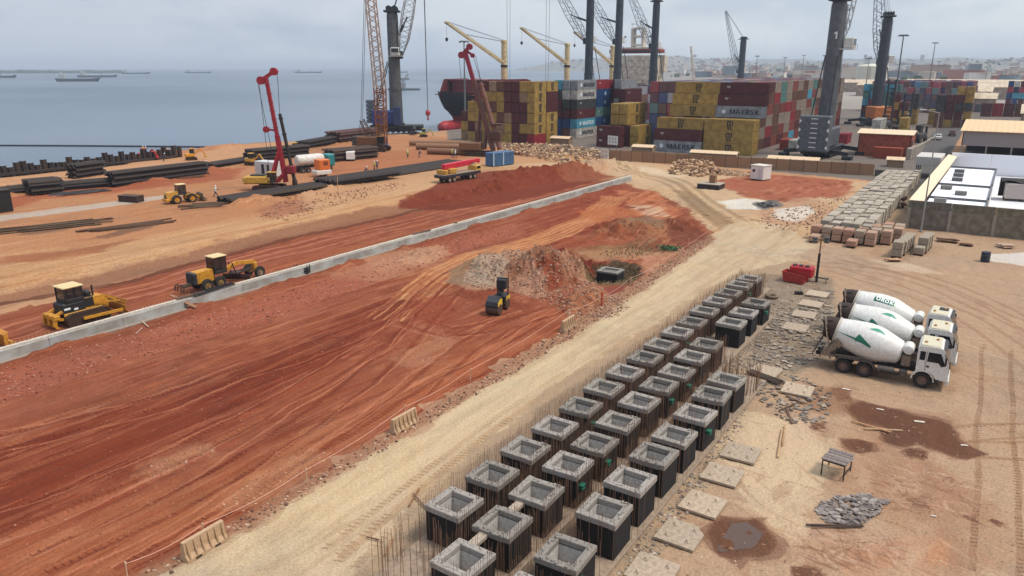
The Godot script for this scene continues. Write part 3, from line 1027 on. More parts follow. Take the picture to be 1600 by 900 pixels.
	specks([-19.7, 77.9, -13.0, 79.4, -8.7, 57.1, -10.7, 40.2, -10.2, 29.9, -9.8, 22.2, -11.1, 21.4, -12.5, 34.7, -15.1, 59.6], 3500, 0.12, [C(190, 172, 152), C(112, 98, 86), C(210, 196, 178), C(90, 76, 66)])
	# the right-hand yard
	paint(yard, 186, 156, 128, 1.0, 0.7)
	paint([-12.0, 44.4, -8.3, 45.2, -5.8, 42.4, -5.3, 37.5, -5.8, 34.4, -4.8, 31.7, -6.1, 31.5, -7.4, 33.7, -9.0, 34.7, -10.9, 39.1], 216, 190, 156, 0.85, 0.8)
	paint([-5.8, 48.5, -2.2, 45.7, 1.8, 41.1, 3.2, 35.9, -0.1, 32.7, -2.4, 37.0, -5.0, 38.1], 176, 132, 102, 0.5, 1.0)
	paint([-3.4, 32.7, 0.4, 36.3, 1.1, 33.5, -2.7, 30.0], 196, 138, 102, 0.6, 0.8)
	for a in [[-14.0, 84.8, -7.2, 80.4, -1.4, 74.7, 3.4, 65.0, 6.8, 56.8], [-13.7, 90.1, -6.2, 86.8, 0.4, 80.3, 5.1, 71.1], [-17.0, 86.2, -9.2, 86.4, -2.9, 82.0, 4.3, 72.4]]:
		tracks(a, 2.0, 0.45, 150, 116, 92, 0.75, false)
	for a in [[2.4, 34.3, 2.2, 42.8, 1.9, 53.5, 1.7, 67.1], [0.2, 48.3, 2.1, 50.0, 5.0, 52.2], [0.0, 46.1, 2.2, 47.3, 4.9, 49.1]]:
		tracks(a, 1.8, 0.3, 150, 112, 86, 0.8, true, 0.3)
	streaks(yard, 500, Vector2(1, -0.25), 3.0, 0.14, [C(176, 138, 108), C(214, 180, 148), C(160, 120, 94)], 0.4, 0.35)
	specks(yard, 1600, 0.08, [C(208, 178, 148), C(150, 114, 90), C(120, 84, 66)])
	paint([-17.4, 98.2, -8.2, 113.5, 13.6, 119.8, 12.3, 103.7, -4.1, 98.2], 186, 156, 128, 0.95, 0.8)
	blots(yard, 160, 1.2, [C(206, 176, 148), C(166, 130, 106)], 0.35)
	# damp soil round the puddles
	for a in [[-6.3, 48.6, -5.6, 50.1, -4.1, 50.3, -2.6, 49.7, -0.5, 49.6, 0.2, 47.5, 0.9, 47.0, 1.7, 46.3, 0.8, 45.2, -0.8, 45.3, -1.6, 45.7, -2.4, 44.7, -3.4, 45.0, -4.0, 46.2, -2.8, 46.6, -3.9, 46.9, -5.3, 47.0], [-5.6, 43.7, -4.8, 44.3, -3.9, 44.1, -3.7, 43.3, -4.5, 42.7, -5.2, 43.0], [-2.4, 44.4, -1.8, 45.1, -1.2, 44.8, -1.2, 44.0, -2.0, 43.6], [-7.5, 44.8, -7.0, 45.3, -6.8, 44.6, -7.3, 44.2], [-7.5, 51.5, -6.6, 51.2, -6.1, 49.6, -6.9, 49.4], [-9.1, 30.6, -8.8, 32.2, -7.5, 32.9, -6.3, 31.9, -6.2, 30.4, -7.3, 29.1, -8.4, 29.4], [-5.2, 30.1, -3.9, 30.6, -3.7, 30.1, -4.8, 29.3], [-1.5, 38.9, -0.8, 39.1, -0.6, 38.4, -1.2, 38.3], [0.8, 38.7, 1.3, 39.0, 1.2, 38.6], [2.0, 39.1, 2.4, 39.0, 2.3, 38.5]]:
		paint(a, 150, 106, 82, 0.7, 0.6)
		paint(a, 104, 70, 54, 0.85, 0.3)
		specks(a, 40, 0.2, [C(150, 110, 88), C(120, 84, 66)])
	for a in [[-3.5, 41.0, -1.3, 43.2, 1.2, 42.1, 1.4, 39.5, -0.5, 37.4, -2.5, 37.6], [-5.9, 32.7, -3.5, 34.7, -1.0, 34.8, -1.7, 32.1, -4.6, 30.8]]:
		paint(a, 170, 128, 102, 0.45, 1.2)
		streaks(a, 120, Vector2(1, -0.4), 1.0, 0.12, [C(140, 100, 78), C(206, 172, 146)], 0.5, 0.8)
	paint([-9.4, 51.0, -6.5, 52.1, -6.0, 47.3, -8.2, 46.9], 150, 110, 84, 0.6, 0.5)
	paint([-13.7, 71.1, -11.8, 74.8, -8.7, 57.1, -10.9, 52.7], 146, 128, 112, 0.5, 0.6)
	# swept concrete pad by the far wall
	paint([-0.5, 101.3, 5.9, 107.8, 9.4, 102.8, 4.6, 97.6, 0.3, 98.2], 222, 214, 206, 0.9, 0.3)
	paint([-12.0, 92.2, -7.3, 91.8, -3.4, 88.7, -8.2, 88.0], 226, 204, 176, 0.6, 0.6)
	# port yard and road beyond the fence
	paint([-137.4, 175.4, -120.1, 173.5, -77.3, 161.9, -56.4, 164.3, -20.9, 159.3, -11.6, 148.8, -11.8, 205.1, -15.9, 318.4, 3.4, 299.0, 31.6, 177.1, 81.8, 502.5, -29.9, 553.7, -169.3, 484.1, -166.5, 212.7], 128, 118, 110, 1.0, 0.8)
	paint([-50.6, 189.2, -42.4, 230.9, -33.2, 207.4, -31.0, 165.8, -43.3, 167.7], 152, 138, 124, 0.7, 0.8)
	paint([-13.3, 125.8, -14.4, 160.6, -18.3, 217.2, -21.6, 268.8, -22.0, 353.9, -15.6, 358.1, -13.3, 274.2, -12.0, 205.0, -10.0, 158.7, -9.1, 122.6], 104, 100, 98, 1.0, 0.2)
	paint([0.1, 134.6, 3.4, 158.6, 17.7, 160.0, 15.6, 135.9, 5.0, 131.7], 118, 114, 112, 1.0, 0.2)
	paint([-17.3, 145.1, -13.5, 147.5, -9.2, 107.1, -14.4, 102.7], 178, 150, 122, 0.8, 0.4)

const ORD := ["first", "second", "third", "fourth", "fifth", "sixth", "seventh", "eighth", "ninth", "tenth", "eleventh", "twelfth", "thirteenth", "fourteenth", "fifteenth", "sixteenth", "seventeenth", "eighteenth", "nineteenth", "twentieth"]

func nth(i: int) -> String:
	if i < 20:
		return ORD[i]
	var tens: String = ["", "", "twenty", "thirty", "forty", "fifty", "sixty"][(i + 1) / 10]
	return (tens + "-" + ORD[(i + 1) % 10 - 1]) if (i + 1) % 10 > 0 else ["", "", "twentieth", "thirtieth", "fortieth", "fiftieth", "sixtieth"][(i + 1) / 10]

# ---------- sea, far land, town ----------
func coast(s: float) -> float:
	if s < 900.0:
		return -165.5
	var near := lerpf(-165.5, -0.41 * s, smoothstep(900.0, 1500.0, s))
	return lerpf(near, -0.64 * s, smoothstep(3300.0, 4600.0, s)) + 90.0 * n_big.get_noise_2d(s * 0.08, 5.0) * smoothstep(900.0, 1500.0, s)

func grown(a: float, b: float, first: float, k: float) -> PackedFloat32Array:
	var o := PackedFloat32Array([a])
	var d := first
	while o[o.size() - 1] < b:
		o.append(o[o.size() - 1] + d)
		d *= k
	return o

func build_sea_and_land():
	var r := FastNoiseLite.new()
	r.seed = 41
	r.frequency = 0.006
	r.fractal_octaves = 4
	var gl := FastNoiseLite.new()
	gl.seed = 42
	gl.frequency = 0.0011
	gl.fractal_octaves = 3
	var pos := grown(0.0, 16000.0, 16.0, 1.032)
	var xs := []
	for i in range(pos.size() - 1, -1, -1):
		xs.append(-120.0 - pos[i])
	xs.append_array([60.0, 400.0, 2500.0])
	var ss := []
	var back := grown(0.0, 3000.0, 60.0, 1.3)
	for i in range(back.size() - 1, 0, -1):
		ss.append(-back[i])
	for q in grown(0.0, 17000.0, 14.0, 1.03):
		ss.append(q)
	var m := StandardMaterial3D.new()
	m.resource_name = "sea"
	m.vertex_color_use_as_albedo = true
	m.roughness = 0.34
	m.metallic_specular = 0.5
	m.normal_enabled = true
	m.normal_texture = tex.bump
	m.normal_scale = 0.35
	m.uv1_triplanar = true
	m.uv1_world_triplanar = true
	m.uv1_scale = Vector3.ONE * 0.035
	var v := PackedVector3Array()
	var nn := PackedVector3Array()
	var c := PackedColorArray()
	for s in ss:
		for x in xs:
			v.append(Vector3(x, -3.0, -s))
			nn.append(Vector3.UP)
			var near := clampf(1.0 - Vector2(x, s).length() / 900.0, 0.0, 1.0)
			var t: float = r.get_noise_2d(x, s) * 0.55 * (0.4 + 0.6 * near) + gl.get_noise_2d(x, s) * 1.1
			var deep := Color(0.060, 0.098, 0.132)
			var lit := Color(0.128, 0.165, 0.212)
			c.append(deep.lerp(lit, clampf(0.42 + t * 0.9, 0.0, 1.0)))
	var idx := PackedInt32Array()
	var nx := xs.size()
	for j in ss.size() - 1:
		for i in nx - 1:
			var k: int = j * nx + i
			idx.append_array([k, k + nx, k + 1, k + 1, k + nx, k + nx + 1])
	struct("sea", grid_mesh(v, nn, c, idx), m)
	# land beyond the site: port flat, bay shore, hazy hills
	var lx := []
	for i in range(76):
		lx.append(-5600.0 + i * 90.0)
	lx.append_array([-165.4, 86.0, 1300.0, 1500.0, 1900.0, 2600.0])
	lx.sort()
	var ls := [-120.0, 17.0, 433.0, 520.0, 620.0, 760.0, 900.0]
	for i in range(75):
		ls.append(1000.0 + i * 95.0)
	v = PackedVector3Array()
	nn = PackedVector3Array()
	c = PackedColorArray()
	for s in ls:
		for x in lx:
			var h := -0.25
			var cx := coast(s)
			var inland: float = x - cx
			if inland < -0.5:
				h = -12.0
			elif s > 1150.0:
				var far := smoothstep(1900.0, 5200.0, s)
				h = minf(inland * 0.03, 4.0) + far * (46.0 + 62.0 * n_big.get_noise_2d(x * 0.035, s * 0.022) + 26.0 * n_mid.get_noise_2d(x * 0.03, s * 0.03)) * clampf(inland / 500.0, 0.15, 1.0)
				h = maxf(h, 0.5)
			v.append(Vector3(x, h, -s))
			var t := clampf(0.5 + n_mid.get_noise_2d(x * 0.05, s * 0.05), 0.0, 1.0)
			var near_col := Color(0.22, 0.19, 0.165).lerp(Color(0.29, 0.25, 0.21), t)
			var far_col := Color(0.13, 0.14, 0.11).lerp(Color(0.27, 0.22, 0.17), t)
			c.append(near_col.lerp(far_col, smoothstep(1000.0, 2600.0, s)))
	nx = lx.size()
	for j in ls.size():
		for i in nx:
			var a: Vector3 = v[j * nx + mini(i + 1, nx - 1)] - v[j * nx + maxi(i - 1, 0)]
			var b: Vector3 = v[mini(j + 1, ls.size() - 1) * nx + i] - v[maxi(j - 1, 0) * nx + i]
			nn.append(a.cross(b).normalized())
	idx = PackedInt32Array()
	for j in ls.size() - 1:
		for i in nx - 1:
			# the site itself has its own finer sheet
			if ls[j] >= 17.0 and ls[j + 1] <= 433.0 and lx[i + 1] <= 86.1:
				continue
			if lx[i + 1] <= -165.3 and ls[j + 1] <= 900.0:
				continue
			var k: int = j * nx + i
			idx.append_array([k, k + nx, k + 1, k + 1, k + nx, k + nx + 1])
	var lm := StandardMaterial3D.new()
	lm.resource_name = "land"
	lm.vertex_color_use_as_albedo = true
	lm.roughness = 0.95
	struct("land", grid_mesh(v, nn, c, idx), lm)
	# quay face where the port meets the water
	var q := MB.new()
	q.box(Vector3(-166.2, -3.0, -650), Vector3(1.4, 6.2, 560), 0.1)
	struct("quay_wall", q, mat(120, 116, 110, 0.9, "concrete", 0.2))
	# low headland far off on the water side
	var hl := MB.new()
	for k in 26:
		var t := k / 45.0
		var at := Vector3(-3500 + t * 520.0, -3, -1420 - t * 760.0)
		var hh := 10.0 + 12.0 * absf(n_mid.get_noise_2d(k * 2.3, 3.0)) * (1.0 - t * 0.6)
		hl.lathe([Vector2(38, 0), Vector2(34, hh * 0.5), Vector2(18, hh * 0.9), Vector2(0, hh)], 9, Transform3D(Basis.from_euler(Vector3(0, k * 0.7, 0)).scaled(Vector3(1.2, 1, 0.8)), at))
	struct("headland", hl, mat(62, 74, 66, 0.95, "dirt", 0.02))
	build_town()

func grid_mesh(v: PackedVector3Array, nn: PackedVector3Array, c: PackedColorArray, idx: PackedInt32Array) -> ArrayMesh:
	var arr := []
	arr.resize(Mesh.ARRAY_MAX)
	arr[Mesh.ARRAY_VERTEX] = v
	arr[Mesh.ARRAY_NORMAL] = nn
	arr[Mesh.ARRAY_COLOR] = c
	arr[Mesh.ARRAY_INDEX] = idx
	var am := ArrayMesh.new()
	am.add_surface_from_arrays(Mesh.PRIMITIVE_TRIANGLES, arr)
	return am

func land_h(x: float, s: float) -> float:
	if s < 1150.0:
		return -0.25
	var inland := x - coast(s)
	var far := smoothstep(1900.0, 5200.0, s)
	return maxf(0.5, minf(inland * 0.03, 4.0) + far * (46.0 + 62.0 * n_big.get_noise_2d(x * 0.035, s * 0.022) + 26.0 * n_mid.get_noise_2d(x * 0.03, s * 0.03)) * clampf(inland / 500.0, 0.15, 1.0))

func build_town():
	var mb := MB.new()
	var cols := [lin(214, 208, 198), lin(190, 176, 160), lin(176, 148, 132), lin(150, 140, 134), lin(206, 190, 170), lin(166, 110, 92), lin(120, 128, 136)]
	for k in 1000:
		var s := rng.randf_range(1050.0, 5200.0)
		var x := rng.randf_range(coast(s) + 30.0, 420.0 + s * 0.12)
		var h := rng.randf_range(4.0, 11.0) * (2.2 if rng.randf() < 0.06 else 1.0)
		var w := rng.randf_range(9.0, 26.0) * (2.4 if s < 1900.0 and rng.randf() < 0.4 else 1.0)
		var d := rng.randf_range(9.0, 24.0)
		mb.col = cols[rng.randi() % cols.size()]
		mb.box(Vector3(x, land_h(x, s) + h * 0.5 - 1.5, -s), Vector3(w, h + 3.0, d), 0.0, Basis.from_euler(Vector3(0, rng.randf_range(-0.4, 0.4), 0)))
		mb.col = lin(196, 182, 166) if rng.randf() < 0.6 else lin(150, 110, 96)
		mb.box(Vector3(x, land_h(x, s) + h + 0.25, -s), Vector3(w + 0.8, 0.5, d + 0.8), 0.0, Basis.IDENTITY)
	tag(part("town", mb, tint_mat()), "mass of pale low buildings far off towards the hazy hills", "town", "", "stuff")
	# trees and scrub between the far buildings
	var tr := MB.new()
	for k in 900:
		var s := rng.randf_range(900.0, 4600.0)
		var x := rng.randf_range(coast(s) + 20.0, 420.0 + s * 0.12)
		var w := rng.randf_range(3.0, 9.0)
		tr.col = lin(62, 74, 52) * rng.randf_range(0.7, 1.3)
		tr.lathe([Vector2(w * 0.5, 0), Vector2(w * 0.8, w * 0.4), Vector2(w * 0.4, w * 0.8), Vector2(0, w)], 6, Transform3D(Basis.from_euler(Vector3(rng.randf(), rng.randf() * 6.0, 0.2)), Vector3(x, land_h(x, s), -s)))
	tag(part("scrub", tr, tint_mat()), "dark scrub and trees scattered between the far buildings", "scrub", "", "stuff")

# ---------- walls, fence, sheds ----------
func shed(called: String, label: String, cat: String, c: Vector3, size: Vector3, wall: Material, roof: Material, rise: float, turn := 0.0, over := 0.4, open_h := 0.0, doors := 0) -> Node3D:
	# gabled hall: ridge along local x
	var t := thing(called, label, cat, c, turn)
	var w := MB.new()
	var hx := size.x * 0.5
	var hz := size.z * 0.5
	var y0 := open_h
	for s in [-1.0, 1.0]:
		w.box(Vector3(0, (y0 + size.y) * 0.5, s * (hz - 0.1)), Vector3(size.x, size.y - y0, 0.2))
		w.ext(PackedVector2Array([Vector2(-hz, y0), Vector2(hz, y0), Vector2(hz, size.y), Vector2(0, size.y + rise), Vector2(-hz, size.y)]), Vector3(s * hx - (0.1 if s > 0 else -0.1) - 0.1, 0, 0), Vector3.BACK, Vector3.UP, Vector3(0.2, 0, 0))
	part("wall", w, wall, t)
	for s in [-1.0, 1.0]:
		var r := MB.new()
		var a := Vector3(0, size.y + rise + 0.12, 0)
		var b := Vector3(0, size.y - over * rise / hz + 0.12, s * (hz + over))
		var d := (b - a)
		r.box((a + b) * 0.5, Vector3(size.x + 2 * over, 0.12, d.length()), 0.0, Basis(Vector3.RIGHT, d.normalized().cross(Vector3.RIGHT) , d.normalized()))
		var nrib := int(size.x / 1.2)
		for k in nrib:
			var x := -hx + (k + 0.5) * size.x / nrib
			r.box((a + b) * 0.5 + Vector3(x, 0.09, 0), Vector3(0.12, 0.08, d.length()), 0.0, Basis(Vector3.RIGHT, d.normalized().cross(Vector3.RIGHT), d.normalized()))
		part("roof", r, roof, t)
	if open_h > 0.0:
		var n := maxi(2, int(size.x / 5.0))
		for k in n + 1:
			for s in [-1.0, 1.0]:
				var p := MB.new()
				p.box(Vector3(-hx + 0.2 + (size.x - 0.4) * k / n, open_h * 0.5, s * (hz - 0.15)), Vector3(0.3, open_h, 0.3))
				part("post", p, mat(150, 152, 154, 0.6), t)
		var f := MB.new()
		f.box(Vector3(0, 0.06, 0), Vector3(size.x - 0.4, 0.12, size.z - 0.4))
		part("floor_slab", f, mat(110, 106, 102, 0.9, "concrete"), t)
		var inner := MB.new()
		inner.box(Vector3(0, open_h * 0.5, -hz * 0.1), Vector3(size.x - 0.8, open_h - 0.3, 0.15))
		part("back_partition", inner, mat(70, 72, 78, 0.8), t)
	for k in doors:
		var dd := MB.new()
		dd.box(Vector3(-hx + size.x * (k + 1.0) / (doors + 1.0), 1.9, hz + 0.03), Vector3(3.2, 3.8, 0.08))
		part("door", dd, mat(92, 98, 106, 0.6), t)
	return t

func build_structures():
	# long low retaining wall
	var wl := thing("retaining_wall", "long low pale concrete retaining wall dividing the red strip from the trench", "wall", Vector3(-60.45, 0, 0))
	var seg := 6.0
	for k in 21:
		var s0 := 8.0 + k * seg
		var mb := MB.new()
		mb.box(Vector3(0, 0.3, -(s0 + seg * 0.5)), Vector3(0.62, 1.0, seg - 0.025), 0.02)
		part("wall_section", mb, mat(166 + (k * 7) % 18, 168 + (k * 7) % 18, 168 + (k * 7) % 18, 0.9, "grime", 0.07), wl)
	var kick := MB.new()
	kick.box(Vector3(-0.06, 0.87, -71.0), Vector3(0.34, 0.16, 125.8), 0.02)
	part("kicker", kick, mat(206, 196, 182, 0.9, "concrete", 0.25), wl)
	var foot := MB.new()
	foot.box(Vector3(0.5, -0.02, -71.0), Vector3(0.5, 0.22, 126.0), 0.02)
	part("footing", foot, mat(158, 146, 134, 0.9, "concrete", 0.3), wl)
	var st := MB.new()
	for k in 420:
		var s := 8.2 + k * 0.3
		st.rod(Vector3(-0.27, 0.75, -s), Vector3(-0.27 + rng.randfn(0, 0.02), 1.1 + rng.randf() * 0.1, -s), 0.022, 0.022, 4)
	tag(part("starter_bars", st, mat(110, 78, 62, 0.8, "rust", 0.8), wl), "", "", "", "stuff")
	# things laid on or against the wall: steel shutter, planks, frame
	var fs := thing("steel_form_panel", "dark ribbed steel shutter panel laid along the wall top by the grader", "form panel", Vector3(-60.5, 0.96, -41.0), 0.05)
	var pm := MB.new()
	pm.box(Vector3(0, 0.04, 0), Vector3(0.75, 0.06, 4.6), 0.01)
	part("sheet", pm, mat(44, 46, 56, 0.5, "rust"), fs)
	for k in 12:
		var rb := MB.new()
		rb.box(Vector3(0, 0.11, -2.1 + k * 0.38), Vector3(0.75, 0.08, 0.07))
		part("rib", rb, mat(58, 60, 72, 0.5, "rust"), fs)
	for a in [[Vector3(-61.9, 0.5, -37.6), Vector3(-58.9, 0.0, -38.0), "brown plank leaning off the wall beside the dark shutter panel", 0.34], [Vector3(-61.8, 0.5, -37.2), Vector3(-61.2, 0.5, -40.0), "dark plank lying on the wall end-on to the shutter panel", 0.4], [Vector3(-61.5, 0.5, -78.1), Vector3(-59.8, 0.0, -78.6), "short timber lying across the far part of the wall", 0.25], [Vector3(-61.1, 0.5, -69.7), Vector3(-61.3, 0.5, -73.0), "grey board lying along the middle of the wall top", 0.3]]:
		var p0: Vector3 = gp(a[0], 0.08)
		var p1: Vector3 = gp(a[1], 0.08)
		if a[2].contains("wall"):
			p0.y = 1.04
			if not a[2].begins_with("brown"):
				p1.y = 1.02
				p0.x = -60.5
				p1.x = -60.4
		var b := MB.new()
		b.bar(p0, p1, a[3], 0.07)
		solo("plank", b, mat(168, 130, 102, 0.85, "rust", 0.5) if a[2].begins_with("brown") else mat(110, 92, 80, 0.85, "rust", 0.5), a[2], "plank")
	var tr := thing("trestle", "small black steel trestle standing at the wall foot", "trestle", gp(Vector3(-60.5, 0.0, -51.8)), 0.4)
	for s in [-0.7, 0.7]:
		for z in [-0.3, 0.3]:
			var lg := MB.new()
			lg.bar(Vector3(s, 0, z), Vector3(s, 0.95, z), 0.09)
			part("leg", lg, mat(38, 38, 40, 0.6), tr)
	for y in [0.3, 0.62]:
		var bm := MB.new()
		bm.box(Vector3(0, y, 0), Vector3(1.6, 0.12, 0.5))
		part("rail", bm, mat(44, 42, 42, 0.6), tr)
	# site fence
	var fa := Vector3(-78.2, 0, -161.0)
	var fb := Vector3(-21.9, 0, -166.1)
	var fence := thing("site_fence", "long brown panelled site fence between the earthworks and the container yard", "fence", fa)
	var dir := (fb - fa).normalized()
	var bs := Basis(dir, Vector3.UP, dir.cross(Vector3.UP))
	var np := 21
	for k in np:
		var p := MB.new()
		var c := dir * ((k + 0.5) * 56.5 / np) + Vector3(0, 1.2, 0)
		p.xf = Transform3D(bs, c)
		var wq := 56.5 / np - 0.05
		p.box(Vector3.ZERO, Vector3(wq, 2.35 + 0.1 * sin(k * 2.1), 0.05))
		for j in 8:
			p.box(Vector3(-wq * 0.5 + (j + 0.5) * wq / 8.0, 0, 0.05), Vector3(wq / 18.0, 2.3, 0.05))
		part("fence_panel", p, mat(158 + (k % 3) * 5, 124 + (k % 3) * 4, 96 + (k % 3) * 3, 0.9, "dirt", 0.3), fence)
		var ps := MB.new()
		ps.box(dir * (k * 56.5 / np) + Vector3(0, 1.3, 0), Vector3(0.12, 2.6, 0.12), 0.0, bs)
		part("post", ps, mat(104, 84, 70, 0.8), fence)
	var f2 := thing("boundary_wall", "low dark wall closing the corner between fence and pallet stack", "wall", Vector3(-21.8, 0, -166.2))
	for k in 4:
		var b := MB.new()
		b.box(Vector3(0.8 + k * 1.65, 0.65, -0.3 * k), Vector3(1.6, 1.3, 0.25), 0.02)
		part("wall_block", b, mat(92, 86, 78, 0.9, "concrete"), f2)
	# berm of earth and the huts whose roofs show over the fence
	for a in [[Vector3(-107.4, 0.0, -186.1), 5.6, "sand-coloured pitched hut roof behind the stone rubble"], [Vector3(-77.8, 0.0, -176.4), 5.2, "short pale hut roof behind the fence, beside the sign board"], [Vector3(-57.9, 0.0, -171.9), 10.6, "longest pale hut roof standing behind the middle of the fence"], [Vector3(-39.4, 0.0, -170.2), 10.4, "pale hut roof behind the fence close to the grey crane"], [Vector3(-20.4, 0.0, -181.4), 3.2, "small pale hut roof at the fence end below the orange shed"]]:
		var p: Vector3 = gp(a[0]) + Vector3(0, 0, -3.5)
		shed("site_hut", a[2], "hut", p, Vector3(a[1], 1.5, 3.0), mat(150, 124, 100, 0.85, "dirt"), mat(222, 196, 164, 0.8), 0.45, 0.09, 0.25)
	# sign boards near the fence end
	var sb := thing("sign_board", "white notice board with grey lettering standing at the fence end", "sign", gp(Vector3(-79.1, 0.1, -160.3)))
	for s in [-0.9, 0.9]:
		var pl := MB.new()
		pl.box(Vector3(s, 1.2, 0), Vector3(0.1, 2.4, 0.1))
		part("post", pl, mat(120, 110, 100), sb)
	var bd := MB.new()
	bd.box(Vector3(0, 1.5, 0.08), Vector3(2.0, 2.2, 0.05))
	part("board", bd, mat(226, 220, 214, 0.7), sb)
	for k in 4:
		var ln := MB.new()
		ln.box(Vector3(-0.45 if k % 2 == 0 else 0.45, 1.05 + (k / 2) * 0.95, 0.115), Vector3(0.72, 0.62, 0.012))
		part("panel", ln, mat(196, 182, 178, 0.7), sb)
	var s2 := thing("notice_panel", "white hand-lettered panel against the maroon containers", "sign", gp(Vector3(-85.4, 0.0, -180.4)) + Vector3(0, 0, 3.0), -0.2)
	var bd2 := MB.new()
	bd2.box(Vector3(0, 3.0, 0), Vector3(3.2, 2.3, 0.06))
	part("board", bd2, mat(226, 224, 220, 0.7), s2)
	for s in [-1.3, 1.3]:
		var pl2 := MB.new()
		pl2.box(Vector3(s, 1.0, -0.08), Vector3(0.1, 3.9, 0.1))
		part("post", pl2, mat(110, 100, 94), s2)
	for k in 6:
		var ln2 := MB.new()
		ln2.box(Vector3(-1.1 + (k % 3) * 0.95 + (k / 3) * 0.2, 3.45 - (k / 3) * 0.8, 0.04), Vector3(0.16, 0.5, 0.02), 0.0, Basis(Vector3.BACK, 0.5 * (k % 2)))
		ln2.box(Vector3(-0.85 + (k % 3) * 0.95, 3.35 - (k / 3) * 0.8, 0.04), Vector3(0.45, 0.1, 0.02), 0.0)
		part("lettering", ln2, mat(96, 90, 96), s2)
	# white site cabin
	var cb := thing("site_cabin", "small white portable cabin alone on the red flat", "cabin", gp(Vector3(-39.5, 0.0, -148.2)), -0.35)
	var w := MB.new()
	w.box(Vector3(0, 1.5, 0), Vector3(2.9, 2.6, 2.6), 0.05)
	part("cabin_wall", w, mat(228, 224, 220, 0.6), cb)
	var rf := MB.new()
	rf.box(Vector3(0, 2.86, 0), Vector3(3.1, 0.12, 2.8), 0.03)
	part("roof", rf, mat(216, 212, 206, 0.6), cb)
	var wd := MB.new()
	wd.box(Vector3(-0.7, 1.85, 1.31), Vector3(0.6, 0.5, 0.04))
	part("window", wd, glass_mat(), cb)
	var dr := MB.new()
	dr.box(Vector3(0.7, 1.3, 1.31), Vector3(0.85, 2.0, 0.04))
	part("door", dr, mat(204, 204, 206, 0.6), cb)
	for s in [-1.2, 1.2]:
		var sk := MB.new()
		sk.box(Vector3(s, 0.1, 0), Vector3(0.2, 0.2, 2.5))
		part("skid", sk, mat(80, 78, 76), cb)
	# square concrete pedestal with stump
	var pd := thing("concrete_pedestal", "square dark-sided concrete base with a brown column stump", "pedestal", gp(Vector3(-44.0, 0.0, -132.7)))
	var pb := MB.new()
	pb.box(Vector3(0, 0.45, 0), Vector3(4.0, 0.9, 3.4), 0.03)
	part("base_block", pb, mat(52, 48, 46, 0.9, "concrete"), pd)
	var pt := MB.new()
	pt.box(Vector3(0, 0.95, 0), Vector3(4.1, 0.14, 3.5), 0.03)
	part("slab_top", pt, mat(178, 164, 146, 0.9, "concrete"), pd)
	var pc := MB.new()
	pc.box(Vector3(0.2, 1.7, -0.3), Vector3(1.1, 1.5, 1.1), 0.05)
	part("column_stump", pc, mat(150, 114, 84, 0.9, "concrete"), pd)
	build_right_compound()

